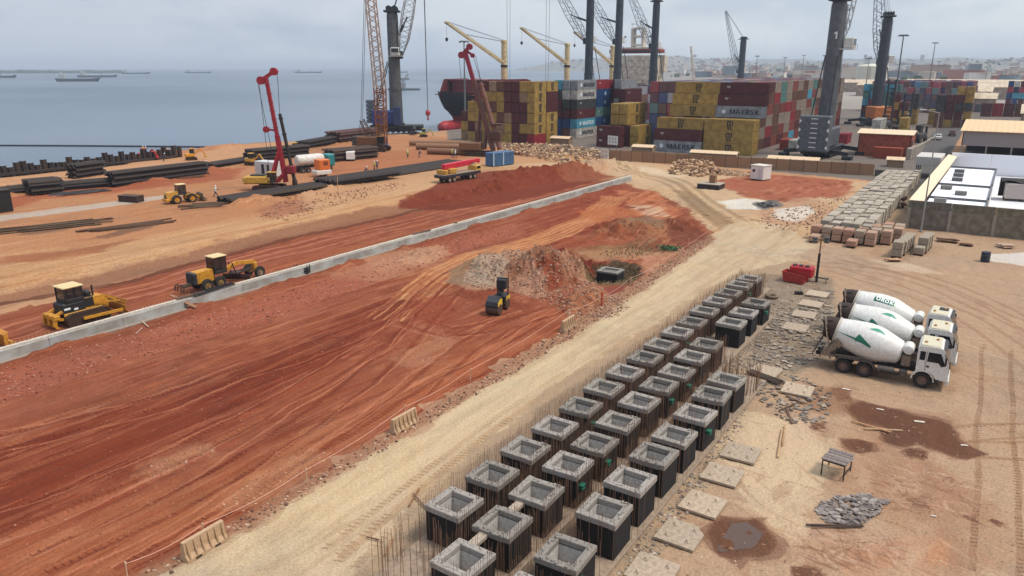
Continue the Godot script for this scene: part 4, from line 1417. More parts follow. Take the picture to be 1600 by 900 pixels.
func build_right_compound():
	# grey rendered boundary wall with piers
	var wall_m := mat(128, 120, 112, 0.9, "grime", 0.12)
	var t := thing("compound_wall", "tall grey block wall with stone piers round the white compound", "wall", Vector3(-10.1, 0, -113.5))
	var n := 7
	for k in n:
		var mb := MB.new()
		var x0 := k * 5.0
		mb.box(Vector3(x0 + 2.5, 1.35, 0.1 * k), Vector3(4.95, 2.7, 0.25), 0.02)
		part("wall_panel", mb, mat(126 + (k * 9) % 14, 118 + (k * 9) % 12, 110 + (k * 5) % 10, 0.95, "grime", 0.14), t)
		var cp := MB.new()
		cp.box(Vector3(x0 + 2.5, 3.25, 0.1 * k - 0.03), Vector3(4.97, 1.08, 0.3), 0.03)
		part("wall_band", cp, mat(116 + (k * 5) % 12, 112 + (k * 5) % 12, 104, 0.95, "grime", 0.2), t)
		var pr := MB.new()
		pr.box(Vector3(x0 + 5.0 - (4.9 if k == 0 else 0.0), 1.38, 0.12 + 0.1 * k), Vector3(0.42, 2.76, 0.36), 0.03)
		part("pier", pr, mat(158, 148, 136, 0.9, "concrete", 0.3), t)
		if k == 0:
			var pr2 := MB.new()
			pr2.box(Vector3(x0 + 5.0, 1.38, 0.14), Vector3(0.42, 2.76, 0.36), 0.03)
			part("pier", pr2, mat(158, 148, 136, 0.9, "concrete", 0.3), t)
	# side wall, white inside and along the coping
	var sw := thing("compound_side_wall", "long cream-topped side wall of the white compound, beside the asphalt lane", "wall", Vector3(-10.1, 0, -113.7))
	var a := MB.new()
	a.box(Vector3(0.1, 1.85, -33.0), Vector3(0.3, 3.7, 66.0), 0.02)
	part("wall_panel", a, mat(150, 140, 128, 0.9, "grime", 0.15), sw)
	var b := MB.new()
	b.ext(PackedVector2Array([Vector2(-0.15, 3.78), Vector2(1.5, 3.5), Vector2(1.5, 3.38), Vector2(-0.15, 3.66)]), Vector3(0, 0, -0.2), Vector3.RIGHT, Vector3.UP, Vector3(0, 0, -65.8))
	part("coping", b, mat(236, 218, 188, 0.8), sw)
	var bw := thing("compound_back_wall", "tall white back wall of the compound below the grey warehouse", "wall", Vector3(-9.6, 0, -179.6))
	for k in 6:
		var c := MB.new()
		c.box(Vector3(3.5 + k * 7.0, 2.1, 3.0 * k * 0.0), Vector3(6.96, 4.2, 0.3), 0.02)
		part("wall_panel", c, mat(226, 226, 230, 0.8, ""), bw)
	# white flat-roofed building
	var h := thing("flat_roof_building", "white flat-roofed building with dark parapet gaps inside the compound", "building", Vector3(-8.4, 0, -114.6))
	var wm := mat(226, 227, 230, 0.8, "")
	var dk := mat(104, 104, 108, 0.9, "dirt")
	for q in [[0.0, 7.0, 3.1], [8.0, 21.0, 3.25], [22.0, 45.0, 3.35]]:
		var s := MB.new()
		s.box(Vector3(3.6, q[2] * 0.5, -(q[0] + q[1]) * 0.5), Vector3(7.2, q[2], q[1] - q[0]), 0.03)
		part("roof_block", s, wm, h)
		var pp := MB.new()
		pp.box(Vector3(3.6, q[2] + 0.16, -q[1] + 0.1), Vector3(7.2, 0.32, 0.25))
		pp.box(Vector3(7.1, q[2] + 0.16, -(q[0] + q[1]) * 0.5), Vector3(0.25, 0.32, q[1] - q[0] - 0.5))
		part("parapet", pp, dk, h)
	for q in [[1.6, 3.4, 3.2], [3.6, 11.0, 3.35], [1.4, 16.0, 3.35], [2.2, 26.0, 3.4], [2.0, 32.0, 3.4], [1.8, 38.0, 3.4]]:
		var ac := MB.new()
		ac.box(Vector3(q[0], q[2] + 0.25, -q[1]), Vector3(1.5, 0.5, 1.0), 0.05)
		part("roof_unit", ac, mat(132, 130, 128, 0.7, "grime") if q[1] < 20.0 else mat(92, 92, 94, 0.8), h)
	var cf := MB.new()
	cf.box(Vector3(14.0, 0.03, -158.0), Vector3(46.0, 0.1, 42.0))
	struct("courtyard", cf, mat(206, 205, 206, 0.85, ""))
	# court behind the wall: white container lorry body under a dark tarpaulin
	var tb := thing("old_container", "rust-streaked white container under a torn dark tarpaulin in the compound", "container", Vector3(4.2, 0, -147.0), 0.1)
	var cbx := MB.new()
	cbx.box(Vector3(0, 1.7, 0), Vector3(7.4, 2.4, 2.5), 0.04)
	for k in 24:
		cbx.box(Vector3(-3.55 + k * 0.31, 1.7, 1.27), Vector3(0.14, 2.2, 0.06))
	part("container_body", cbx, mat(196, 186, 182, 0.8, "dirt", 0.35), tb)
	var tp := MB.new()
	for k in 10:
		var x := -4.4 + k * 0.9
		var y := 3.2 + 0.25 * sin(k * 1.4)
		tp.quad(Vector3(x, y, 1.0 + 0.3 * sin(k * 2.3)), Vector3(x + 0.9, 3.2 + 0.25 * sin((k + 1) * 1.4), 1.0 + 0.3 * sin((k + 1) * 2.3)), Vector3(x + 0.9, 3.5, -1.8), Vector3(x, 3.5, -1.8), Vector3.UP)
		tp.quad(Vector3(x, 3.5, -1.8), Vector3(x + 0.9, 3.5, -1.8), Vector3(x + 0.9, 0.4, -2.1), Vector3(x, 0.4, -2.1), Vector3.FORWARD)
	part("tarpaulin", tp, mat(50, 44, 42, 0.9, "rust"), tb)
	for s in [-3.6, -1.2, 1.2, 3.6]:
		var ft := MB.new()
		ft.box(Vector3(s, 0.25, 0), Vector3(0.3, 0.5, 2.3))
		part("bearer", ft, mat(90, 70, 60, 0.9), tb)
	# kerbed loop road inside the compound
	var kb := MB.new()
	for k in 22:
		var ang := PI * 0.5 + k * PI / 26.0
		var p := Vector3(10.5, 0.07, -126.0) + Vector3(cos(ang) * 7.5, 0, sin(ang) * -9.0)
		kb.box(p, Vector3(1.35, 0.14, 0.3), 0.03, Basis.from_euler(Vector3(0, ang + PI * 0.5, 0)))
	struct("kerb", kb, mat(206, 196, 188, 0.9, "concrete"))
	var rk := MB.new()
	lump_rock(rk, Vector3(9.0, 0.5, -125.5), Vector3(2.2, 1.2, 1.8), 3)
	solo("boulder", rk, mat(160, 128, 104, 0.95, "concrete"), "brown boulder on the kerbed island inside the compound", "boulder")
	# grey warehouse
	shed("grey_warehouse", "grey open-sided warehouse with a long sand-coloured roof", "warehouse", Vector3(8.2, 0, -229.0), Vector3(36.0, 6.3, 32.0), mat(146, 148, 154, 0.7), mat(226, 198, 158, 0.75), 1.7, 0.0, 0.6, 2.9)
	# orange shed
	var os := shed("orange_shed", "rust orange shed with a pale mono-coloured roof beside the lane", "shed", Vector3(-25.6, 0, -208.5), Vector3(11.6, 5.4, 9.0), mat(164, 84, 60, 0.8, "grime", 0.1), mat(230, 208, 178, 0.75), 0.7, 0.0, 0.5)
	var gd := MB.new()
	gd.box(Vector3(5.86, 2.0, 2.0), Vector3(0.08, 4.0, 3.0))
	part("door", gd, mat(64, 62, 64, 0.8), os)
	var o2 := thing("orange_container", "low orange-brown container in front of the orange shed", "container", Vector3(-24.0, 0, -200.5))
	var ob := MB.new()
	ob.box(Vector3(0, 1.35, 0), Vector3(6.1, 2.6, 2.4), 0.04)
	for k in 18:
		ob.box(Vector3(-2.85 + k * 0.335, 1.35, 1.22), Vector3(0.15, 2.3, 0.06))
	part("container_body", ob, mat(166, 76, 50, 0.8, "rust", 0.25), o2)
	for k in 4:
		var bl := MB.new()
		bl.box(Vector3(4.4 + k * 0.1, 1.3, -1.4 - k * 2.4), Vector3(1.2, 2.6, 1.9), 0.05)
		part("stacked_slab", bl, mat(176, 166, 152, 0.9, "concrete"), o2)
	# grey canopy trailer by the compound corner
	var gt := thing("grey_canopy", "pale grey corrugated canopy box beside the compound corner", "canopy", Vector3(-12.8, 0, -172.0))
	var gb := MB.new()
	gb.box(Vector3(0, 3.4, 0), Vector3(4.4, 1.7, 9.0), 0.05)
	for k in 20:
		gb.box(Vector3(-2.1 + k * 0.22, 3.4, 4.53), Vector3(0.1, 1.6, 0.06))
	part("canopy_box", gb, mat(204, 200, 196, 0.7), gt)
	for x in [-1.9, 1.9]:
		for z in [-4.0, 0.0, 4.0]:
			var gl := MB.new()
			gl.box(Vector3(x, 1.3, z), Vector3(0.2, 2.6, 0.2))
			part("post", gl, mat(110, 104, 100), gt)
	# lamp mast at the wall
	lamp_mast(Vector3(-8.1, 0, -111.6), 15.5, "slim pale lamp pole rising in front of the grey compound wall", 1)

# a tapered pole with a ring of floodlights
func lamp_mast(p: Vector3, h: float, label: String, heads := 6, tone := 150) -> Node3D:
	var t := thing("lamp_mast", label, "lamp mast", p)
	var pm := mat(tone, tone + 2, tone + 2, 0.6)
	var b := MB.new()
	var r0 := 0.11 if heads == 1 else 0.2 + h * 0.006
	b.lathe([Vector2(r0 * 2.0, 0), Vector2(r0 * 2.0, 0.1), Vector2(r0, 0.1), Vector2(r0 * 0.5, h)], 8)
	part("pole", b, pm, t)
	if heads == 1:
		var arm := MB.new()
		arm.rod(Vector3(0, h - 0.1, 0), Vector3(-1.6, h + 0.25, 0), 0.07, 0.05, 6)
		part("arm", arm, pm, t)
		var l := MB.new()
		l.box(Vector3(-1.9, h + 0.26, 0), Vector3(0.8, 0.16, 0.34), 0.05)
		part("lamp_head", l, mat(190, 190, 190, 0.5), t)
		return t
	var r := MB.new()
	r.lathe([Vector2(1.0, h - 0.1), Vector2(1.1, h), Vector2(1.0, h + 0.1)], 12)
	for k in 4:
		var a := PI * 0.5 * k
		r.bar(Vector3(0, h, 0), Vector3(cos(a) * 1.05, h, sin(a) * 1.05), 0.1)
	part("lamp_ring", r, pm, t)
	for k in heads:
		var a := TAU * k / heads
		var l := MB.new()
		l.xf = Transform3D(Basis.from_euler(Vector3(0, -a, 0)) * Basis.from_euler(Vector3(0, 0, -0.5)), Vector3(cos(a) * 1.5, h - 0.15, sin(a) * 1.5))
		l.box(Vector3.ZERO, Vector3(1.0, 0.35, 0.8), 0.06)
		part("lamp_head", l, mat(74, 80, 88, 0.5), t)
	return t

func lump_rock(mb: MB, c: Vector3, size: Vector3, sd: int, rings := 5, seg := 7):
	var pts := []
	for j in rings + 1:
		var row := []
		var el := -PI * 0.5 + PI * j / rings
		for i in seg:
			var az := TAU * i / seg
			var d := Vector3(cos(el) * cos(az), sin(el), cos(el) * sin(az))
			var k := 1.0 + 0.35 * n_fine.get_noise_3d(d.x * 1.4 + sd * 9.1, d.y * 1.4, d.z * 1.4 + sd * 3.3)
			row.append(c + d * k * size * 0.5)
		pts.append(row)
	for j in rings:
		for i in seg:
			var i2 := (i + 1) % seg
			var a: Vector3 = pts[j][i]
			var b: Vector3 = pts[j][i2]
			var d: Vector3 = pts[j + 1][i2]
			var e: Vector3 = pts[j + 1][i]
			if j > 0:
				var n1 := (b - a).cross(d - a).normalized()
				if n1.dot(a - c) < 0.0:
					n1 = -n1
				mb.tri(a, b, d, n1)
			if j < rings - 1:
				var n2 := (d - a).cross(e - a).normalized()
				if n2.dot(a - c) < 0.0:
					n2 = -n2
				mb.tri(a, d, e, n2)

# ---------- the rows of piers ----------
func build_piers():
	var slab := MB.new()
	slab.box(Vector3(-18.7, 0.04, -46.0), Vector3(2.5, 0.16, 54.0), 0.02)
	slab.box(Vector3(-16.05, 0.05, -40.5), Vector3(2.4, 0.17, 48.0), 0.02)
	slab.box(Vector3(-12.75, 0.05, -33.5), Vector3(2.35, 0.17, 33.0), 0.02)
	struct("foundation_slab", slab, mat(160, 140, 120, 0.95, "concrete", 0.25))
	var w := 1.86
	var hh := 1.5
	var th := 0.26
	var body := MB.new()
	for s in [-1.0, 1.0]:
		body.box(Vector3(s * (w * 0.5 - th * 0.5), hh * 0.5 + 0.1, 0), Vector3(th, hh, w), 0.01)
		body.box(Vector3(0, hh * 0.5 + 0.1, s * (w * 0.5 - th * 0.5)), Vector3(w - th * 2 - 0.004, hh, th), 0.0)
	var body_mesh := body.mesh()
	var caps := []
	var inners := []
	var edges := []
	for q in 3:
		var cap := MB.new()
		var cw := w + 0.10
		var j := [0.0, 0.018, -0.015][q] as float
		for s in [-1.0, 1.0]:
			cap.box(Vector3(s * (cw * 0.5 - 0.17), hh + 0.245 + s * j, 0), Vector3(0.34, 0.29, cw), 0.025)
			cap.box(Vector3(0, hh + 0.244 - s * j, s * (cw * 0.5 - 0.17)), Vector3(cw - 0.66, 0.286, 0.34), 0.025)
		# broken lumps and mortar crumbs on the rim
		for k in 26:
			var sd := rng.randi() % 4
			var u := rng.randf_range(-0.9, 0.9)
			var r := cw * 0.5 - rng.randf_range(0.06, 0.28)
			var p := Vector3(u, hh + 0.4, r) if sd == 0 else Vector3(u, hh + 0.4, -r) if sd == 1 else Vector3(r, hh + 0.4, u) if sd == 2 else Vector3(-r, hh + 0.4, u)
			var z := rng.randf_range(0.05, 0.13)
			cap.box(p, Vector3(z, 0.05, z * 1.3), 0.01, Basis.from_euler(Vector3(rng.randf() * 0.4, rng.randf() * 3.0, 0)))
		caps.append(cap.mesh())
		var inn := MB.new()
		var iw := w - 2 * th - 0.02
		for s in [-1.0, 1.0]:
			inn.box(Vector3(s * iw * 0.5, 0.85, 0), Vector3(0.03, 1.45, iw))
			inn.box(Vector3(0, 0.85, s * iw * 0.5), Vector3(iw - 0.04, 1.45, 0.03))
		inn.box(Vector3(0, 0.42, 0), Vector3(iw - 0.05, 0.08, iw - 0.05))
		for k in 5:
			var z := rng.randf_range(0.06, 0.16)
			inn.box(Vector3(rng.randf_range(-0.45, 0.45), 0.49, rng.randf_range(-0.45, 0.45)), Vector3(z * 2, 0.06, z), 0.01, Basis.from_euler(Vector3(0, rng.randf() * 3, 0)))
		inners.append(inn.mesh())
	# standing bars: sets for each side
	var bars := {}
	for key in ["left", "both", "all", "few"]:
		for q in 2:
			var mb := MB.new()
			var e := w * 0.5 + 0.14
			var n := 18
			for k in n:
				var u := -w * 0.5 - 0.3 + (w + 0.6) * k / (n - 1)
				for sd in 4:
					var dens := {"left": [0.9, 0.0, 0.7, 0.1], "both": [1.0, 0.8, 0.75, 0.2], "all": [1.0, 1.0, 1.0, 0.9], "few": [0.5, 0.0, 0.4, 0.0]}[key][sd] as float
					if rng.randf() > dens:
						continue
					var p := Vector3(-e, 0.1, u) if sd == 0 else Vector3(e, 0.1, u) if sd == 1 else Vector3(u, 0.1, -e) if sd == 2 else Vector3(u, 0.1, e)
					var top := p + Vector3(rng.randfn(0, 0.02), rng.randf_range(2.0, 2.45), rng.randfn(0, 0.02))
					mb.rod(p, top, 0.0095, 0.0095, 4, false)
			# short dowels through the rim
			for k in 22:
				var sd := rng.randi() % 4
				var u := rng.randf_range(-0.85, 0.85)
				var r := w * 0.5 - 0.13
				var p := Vector3(u, hh + 0.3, r) if sd == 0 else Vector3(u, hh + 0.3, -r) if sd == 1 else Vector3(r, hh + 0.3, u) if sd == 2 else Vector3(-r, hh + 0.3, u)
				mb.rod(p, p + Vector3(rng.randfn(0, 0.02), rng.randf_range(0.18, 0.45), rng.randfn(0, 0.02)), 0.011, 0.011, 4, false)
			bars[key + str(q)] = mb.mesh()
	var lug := MB.new()
	lug.box(Vector3(w * 0.5 + 0.14, 1.28, 0.55), Vector3(0.26, 0.09, 0.36), 0.01)
	lug.box(Vector3(w * 0.5 + 0.14, 1.12, 0.55), Vector3(0.26, 0.05, 0.30), 0.01)
	var lug_mesh := lug.mesh()
	var rows := [["left", -18.7, [], "both"], ["middle", -16.05, [], "both"], ["right", -12.75, [], "left"]]
	for k in 16:
		rows[0][2].append(23.7 + 3.06 * k)
	for k in 11:
		rows[1][2].append(20.8 + 2.93 * k)
	rows[1][2].append_array([55.8, 59.0, 62.3])
	rows[2][2].append_array([20.4, 23.4, 26.95, 29.9, 32.85, 35.7, 38.65, 41.7, 44.5])
	for r in rows:
		for k in r[2].size():
			var s: float = r[2][k]
			var label := "black-sided concrete pier, %s from the near end of the %s row" % [nth(k), r[0]]
			if k == 0:
				label = "black-sided concrete pier at the near end of the %s row" % r[0]
			elif k == r[2].size() - 1:
				label = "black-sided concrete pier at the far end of the %s row" % r[0]
			var t := thing("concrete_pier", label, "pier", Vector3(r[1] + rng.randfn(0, 0.03), 0.02, -s), rng.randfn(0, 0.025), "hollow concrete piers with rusty bars")
			t.scale = Vector3(1, rng.randf_range(0.96, 1.05), 1)
			part("bitumen_wall", body_mesh, mat(14, 13, 15, 0.8, ""), t)
			part("concrete_cap", caps[k % 3], mat([164, 142, 154][k % 3], [157, 136, 148][k % 3], [150, 128, 140][k % 3], 0.9, "concrete", 0.45), t)
			part("inner_lining", inners[k % 3], mat(204, 200, 195, 0.9, "concrete", 0.4), t)
			var key: String = r[3]
			if r[0] == "middle" and k >= 11:
				key = "few" if k > 11 else ""
			if r[0] == "left" and k == 15:
				key = "all"
			if key != "":
				tag(part("starter_bars", bars[key + str(k % 2)], mat(150, 120, 100, 0.85, "rust", 0.9), t), "", "", "", "stuff")
			if (k * 7 + int(r[1])) % 5 == 0 or (r[0] == "middle" and k in [4, 7]):
				part("green_clamp", lug_mesh, mat(24, 104, 84, 0.5), t)
	# bars standing where a pier is still to be cast
	for a in [[-18.7, 20.7, "thin patch of rusty standing bars before the near end of the left row"], [-12.75, 47.8, "dense rusty standing bars past the far end of the right row"]]:
		var mb := MB.new()
		for k in 90:
			var u := rng.randf_range(-1.25, 1.25)
			var v := rng.randf_range(-1.25, 1.25)
			if maxf(absf(u), absf(v)) < 0.85:
				continue
			mb.rod(Vector3(u, 0.05, v), Vector3(u + rng.randfn(0, 0.03), rng.randf_range(1.6, 2.3), v + rng.randfn(0, 0.03)), 0.013, 0.013, 4, false)
		var o := solo("standing_bars", mb, mat(146, 118, 96, 0.85, "rust", 0.9), a[2], "rebar", Vector3(a[0], 0.08, -a[1]))
		o.set_meta("kind", "stuff")
	# precast struts between the nearest caps of the middle row
	for k in 2:
		var b := MB.new()
		b.box(Vector3.ZERO, Vector3(0.42, 0.22, 1.06), 0.03)
		solo("concrete_strut", b, mat(178, 164, 148, 0.9, "concrete", 0.4), ["short concrete strut bridging the two nearest caps of the middle row", "short concrete strut between the second and third caps of the middle row"][k], "strut", Vector3(-16.4, hh + 0.1, -(22.27 + 2.93 * k)))
	# cast slabs still flat on the ground, with lifting loops
	var slab_spots := [[-10.0, 38.8], [-10.1, 35.9], [-10.0, 32.6], [-10.0, 29.6], [-10.05, 26.4], [-9.4, 49.5], [-12.6, 62.5], [-13.0, 70.0], [-13.2, 73.6], [-12.8, 66.4], [-12.1, 51.6]]
	for k in slab_spots.size():
		var q: Array = slab_spots[k]
		var lbl: String = ["square cast slab farthest up the row beside the right-hand piers", "cast slab with a scrap on it, second from the far end of its row", "cast slab with loops in the middle of the row beside the piers", "cast slab with a broken corner next to the round puddle", "nearest cast slab of the row beside the right-hand piers", "square slab lying by the dark wet patch near the front mixer truck", "pale slab beside the far piers of the middle row", "broken slab near the old tyre by the far piers", "slab close to the red trailer past the far piers", "slab next to the last pier of the middle row", "cream slab beside the bundle of grey bars"][k]
		var t := thing("cast_slab", lbl, "slab", Vector3(q[0], 0.06, -q[1]), rng.randfn(0, 0.05), "")
		var b := MB.new()
		var c := 0.25 if k == 3 else 0.05
		b.ext(PackedVector2Array([Vector2(-0.95, -0.95), Vector2(0.95, -0.95), Vector2(0.95, 0.95 - c * 2.0), Vector2(0.95 - c * 2.0, 0.95), Vector2(-0.95, 0.95)]), Vector3.ZERO, Vector3.RIGHT, Vector3.FORWARD, Vector3(0, 0.12, 0))
		part("slab", b, mat(176 + (k % 3) * 6, 158 + (k % 3) * 5, 138 + (k % 3) * 4, 0.95, "concrete", 0.35), t)
		if k < 6:
			for u in [-0.5, 0.5]:
				for v in [-0.5, 0.5]:
					var l := MB.new()
					l.rod(Vector3(u - 0.07, 0.1, v), Vector3(u - 0.03, 0.27, v + 0.06), 0.014, 0.014, 4)
					l.rod(Vector3(u - 0.03, 0.27, v + 0.06), Vector3(u + 0.09, 0.1, v + 0.1), 0.014, 0.014, 4)
					part("lifting_loop", l, mat(104, 84, 70, 0.8), t)

# ---------- containers ----------
const CW := 2.5
const CT := 2.87
const L40 := 12.4
const L20 := 6.2
const PAINT := {
	"yellow": [176, 146, 72], "maroon": [92, 34, 38], "red": [156, 38, 48], "grey": [152, 158, 166], "white": [200, 200, 198], "light blue": [84, 168, 200],
	"blue": [32, 74, 132], "dark blue": [36, 44, 82], "dark grey": [64, 66, 68], "teal": [92, 136, 132], "brown": [112, 72, 54], "orange red": [170, 74, 50], "pale brown": [158, 132, 104], "pink red": [176, 62, 80], "rust": [140, 66, 54], "drab": [160, 148, 136],
}
var box_meshes := {}
var door_meshes := {}
var logo_meshes := {}

func container_mesh(l: float) -> ArrayMesh:
	if box_meshes.has(l):
		return box_meshes[l]
	var mb := MB.new()
	var w := CW - 0.06
	var h := CT - 0.03
	mb.box(Vector3(0, h * 0.5, 0), Vector3(l - 0.12, h - 0.12, w - 0.1))
	for x in [-1.0, 1.0]:
		for z in [-1.0, 1.0]:
			mb.box(Vector3(x * (l * 0.5 - 0.09), h * 0.5, z * (w * 0.5 - 0.09)), Vector3(0.18, h, 0.18), 0.02)
	for z in [-1.0, 1.0]:
		for y in [0.09, h - 0.07]:
			mb.box(Vector3(0, y, z * (w * 0.5 - 0.06)), Vector3(l - 0.36, 0.14, 0.1))
		var n := int(l / 0.42)
		for k in n:
			mb.box(Vector3(-l * 0.5 + 0.3 + (l - 0.6) * (k + 0.5) / n, h * 0.5, z * (w * 0.5 - 0.045)), Vector3(0.2, h - 0.3, 0.05))
	var nr := int(l / 0.8)
	for k in nr:
		mb.box(Vector3(-l * 0.5 + 0.3 + (l - 0.6) * (k + 0.5) / nr, h - 0.06, 0), Vector3(0.4, 0.05, w - 0.3))
	box_meshes[l] = mb.mesh()
	return box_meshes[l]

func door_mesh(l: float) -> ArrayMesh:
	if door_meshes.has(l):
		return door_meshes[l]
	var mb := MB.new()
	for z in [-0.57, 0.57]:
		mb.box(Vector3(l * 0.5 - 0.035, CT * 0.5, z), Vector3(0.06, CT - 0.36, 1.06), 0.02)
		for q in [-0.25, 0.22]:
			mb.rod(Vector3(l * 0.5 + 0.02, 0.2, z + q), Vector3(l * 0.5 + 0.02, CT - 0.2, z + q), 0.03, 0.03, 5)
	door_meshes[l] = mb.mesh()
	return door_meshes[l]

# lettering and emblems on the long side (+z and -z of the container)
func logo(kind: String) -> ArrayMesh:
	if logo_meshes.has(kind):
		return logo_meshes[kind]
	var mb := MB.new()
	match kind:
		"emblem":
			# stacked two-line monogram: an arch-topped m over an s and a c
			for x in [-0.42, 0.0, 0.42]:
				mb.box(Vector3(x, 0.36, 0), Vector3(0.17, 0.62, 0.02))
			mb.box(Vector3(-0.21, 0.63, 0), Vector3(0.36, 0.15, 0.021))
			mb.box(Vector3(0.21, 0.63, 0), Vector3(0.36, 0.15, 0.021))
			for y in [-0.02, -0.32, -0.62]:
				mb.box(Vector3(-0.27, y, 0), Vector3(0.42, 0.13, 0.021))
			mb.box(Vector3(-0.42, -0.17, 0), Vector3(0.13, 0.2, 0.02))
			mb.box(Vector3(-0.13, -0.47, 0), Vector3(0.13, 0.2, 0.02))
			for y in [-0.02, -0.62]:
				mb.box(Vector3(0.27, y, 0), Vector3(0.42, 0.13, 0.021))
			mb.box(Vector3(0.13, -0.32, 0), Vector3(0.15, 0.48, 0.02))
		"star":
			# seven-pointed star
			var p := PackedVector2Array()
			for k in 14:
				var r := 0.62 if k % 2 == 0 else 0.27
				p.append(Vector2(sin(k * TAU / 14.0), cos(k * TAU / 14.0)) * r)
			mb.ext(p, Vector3.ZERO, Vector3.RIGHT, Vector3.UP, Vector3(0, 0, 0.02))
		"globe":
			mb.rod(Vector3(0, 0, 0), Vector3(0, 0, 0.02), 0.62, 0.62, 18)
		"bars":
			for k in 3:
				mb.box(Vector3(0, 0.3 - k * 0.3, 0), Vector3(1.4 - k * 0.2, 0.12, 0.02))
	logo_meshes[kind] = mb.mesh()
	return logo_meshes[kind]

# yaw 0: long axis along x. c: centre of the footprint at its base. mark: "", "m" (emblem), "k" (word and star), "g", "b", "w" (a short word)
func container(c: Vector3, along_x: bool, l: float, paint_name: String, mark: String, label: String, group: String, detail := true) -> Node3D:
	var cc: Array = PAINT[paint_name]
	var v := rng.randi_range(-7, 7)
	var m := mat(cc[0] + int(v / 4) * 4, cc[1] + int(v / 4) * 4, cc[2] + int(v / 4) * 4, 0.62, "grime", 0.09)
	# doors look towards the camera side: +z when the box lies along z, +x when along x
	var t: Node3D
	if not detail:
		t = part("shipping_container", container_mesh(l), m)
		t.position = c
		t.rotation.y = 0.0 if along_x else -PI * 0.5
		tag(t, label, "container", group)
		return t
	t = thing("shipping_container", label, "container", c, 0.0 if along_x else -PI * 0.5, group)
	part("container_body", container_mesh(l), m, t)
	part("door", door_mesh(l), m, t)
	if mark == "":
		return t
	# the side that is seen: +z when along x; +x (local -z after the turn) when along z
	var zs := 1.0 if along_x else -1.0
	var z := zs * (CW * 0.5 + 0.005)
	var turn := 0.0 if along_x else PI
	if mark == "m":
		var o := part("emblem", logo("emblem"), mat(34, 34, 40, 0.6, ""), t)
		o.position = Vector3(0.3 if along_x else 0.0, CT * 0.5, z)
		o.rotation.y = turn
		o.scale = Vector3(1.5, 1.45, 1)
	elif mark == "k":
		var o := part("star", logo("star"), mat(214, 224, 232, 0.6, ""), t)
		o.position = Vector3(-4.0 * zs, CT * 0.5, z)
		o.rotation.y = turn
		o.scale = Vector3(1.25, 1.25, 1)
		if not logo_meshes.has("word"):
			logo_meshes.word = text_mesh("MAERSK", 1.25, 0.03)
		var dark := paint_name != "light blue"
		var w := part("lettering", logo_meshes.word, mat(38, 42, 58, 0.6, "") if dark else mat(206, 226, 236, 0.6, ""), t)
		w.position = Vector3(1.15 * zs, CT * 0.5, z)
		w.rotation.y = turn
		w.scale = Vector3(1.18, 1.0, 1)
	elif mark == "g":
		var o := part("emblem", logo("globe"), mat(150, 184, 214, 0.6, ""), t)
		o.position = Vector3(0, CT * 0.5, z)
		o.rotation.y = turn
	elif mark == "b":
		var o := part("emblem", logo("bars"), mat(216, 214, 210, 0.6, ""), t)
		o.position = Vector3(-l * 0.32 * zs, CT * 0.62, z)
		o.rotation.y = turn
		o.scale = Vector3(0.7, 0.6, 1)
	return t

func build_port():
	build_ship()
	build_cranes()

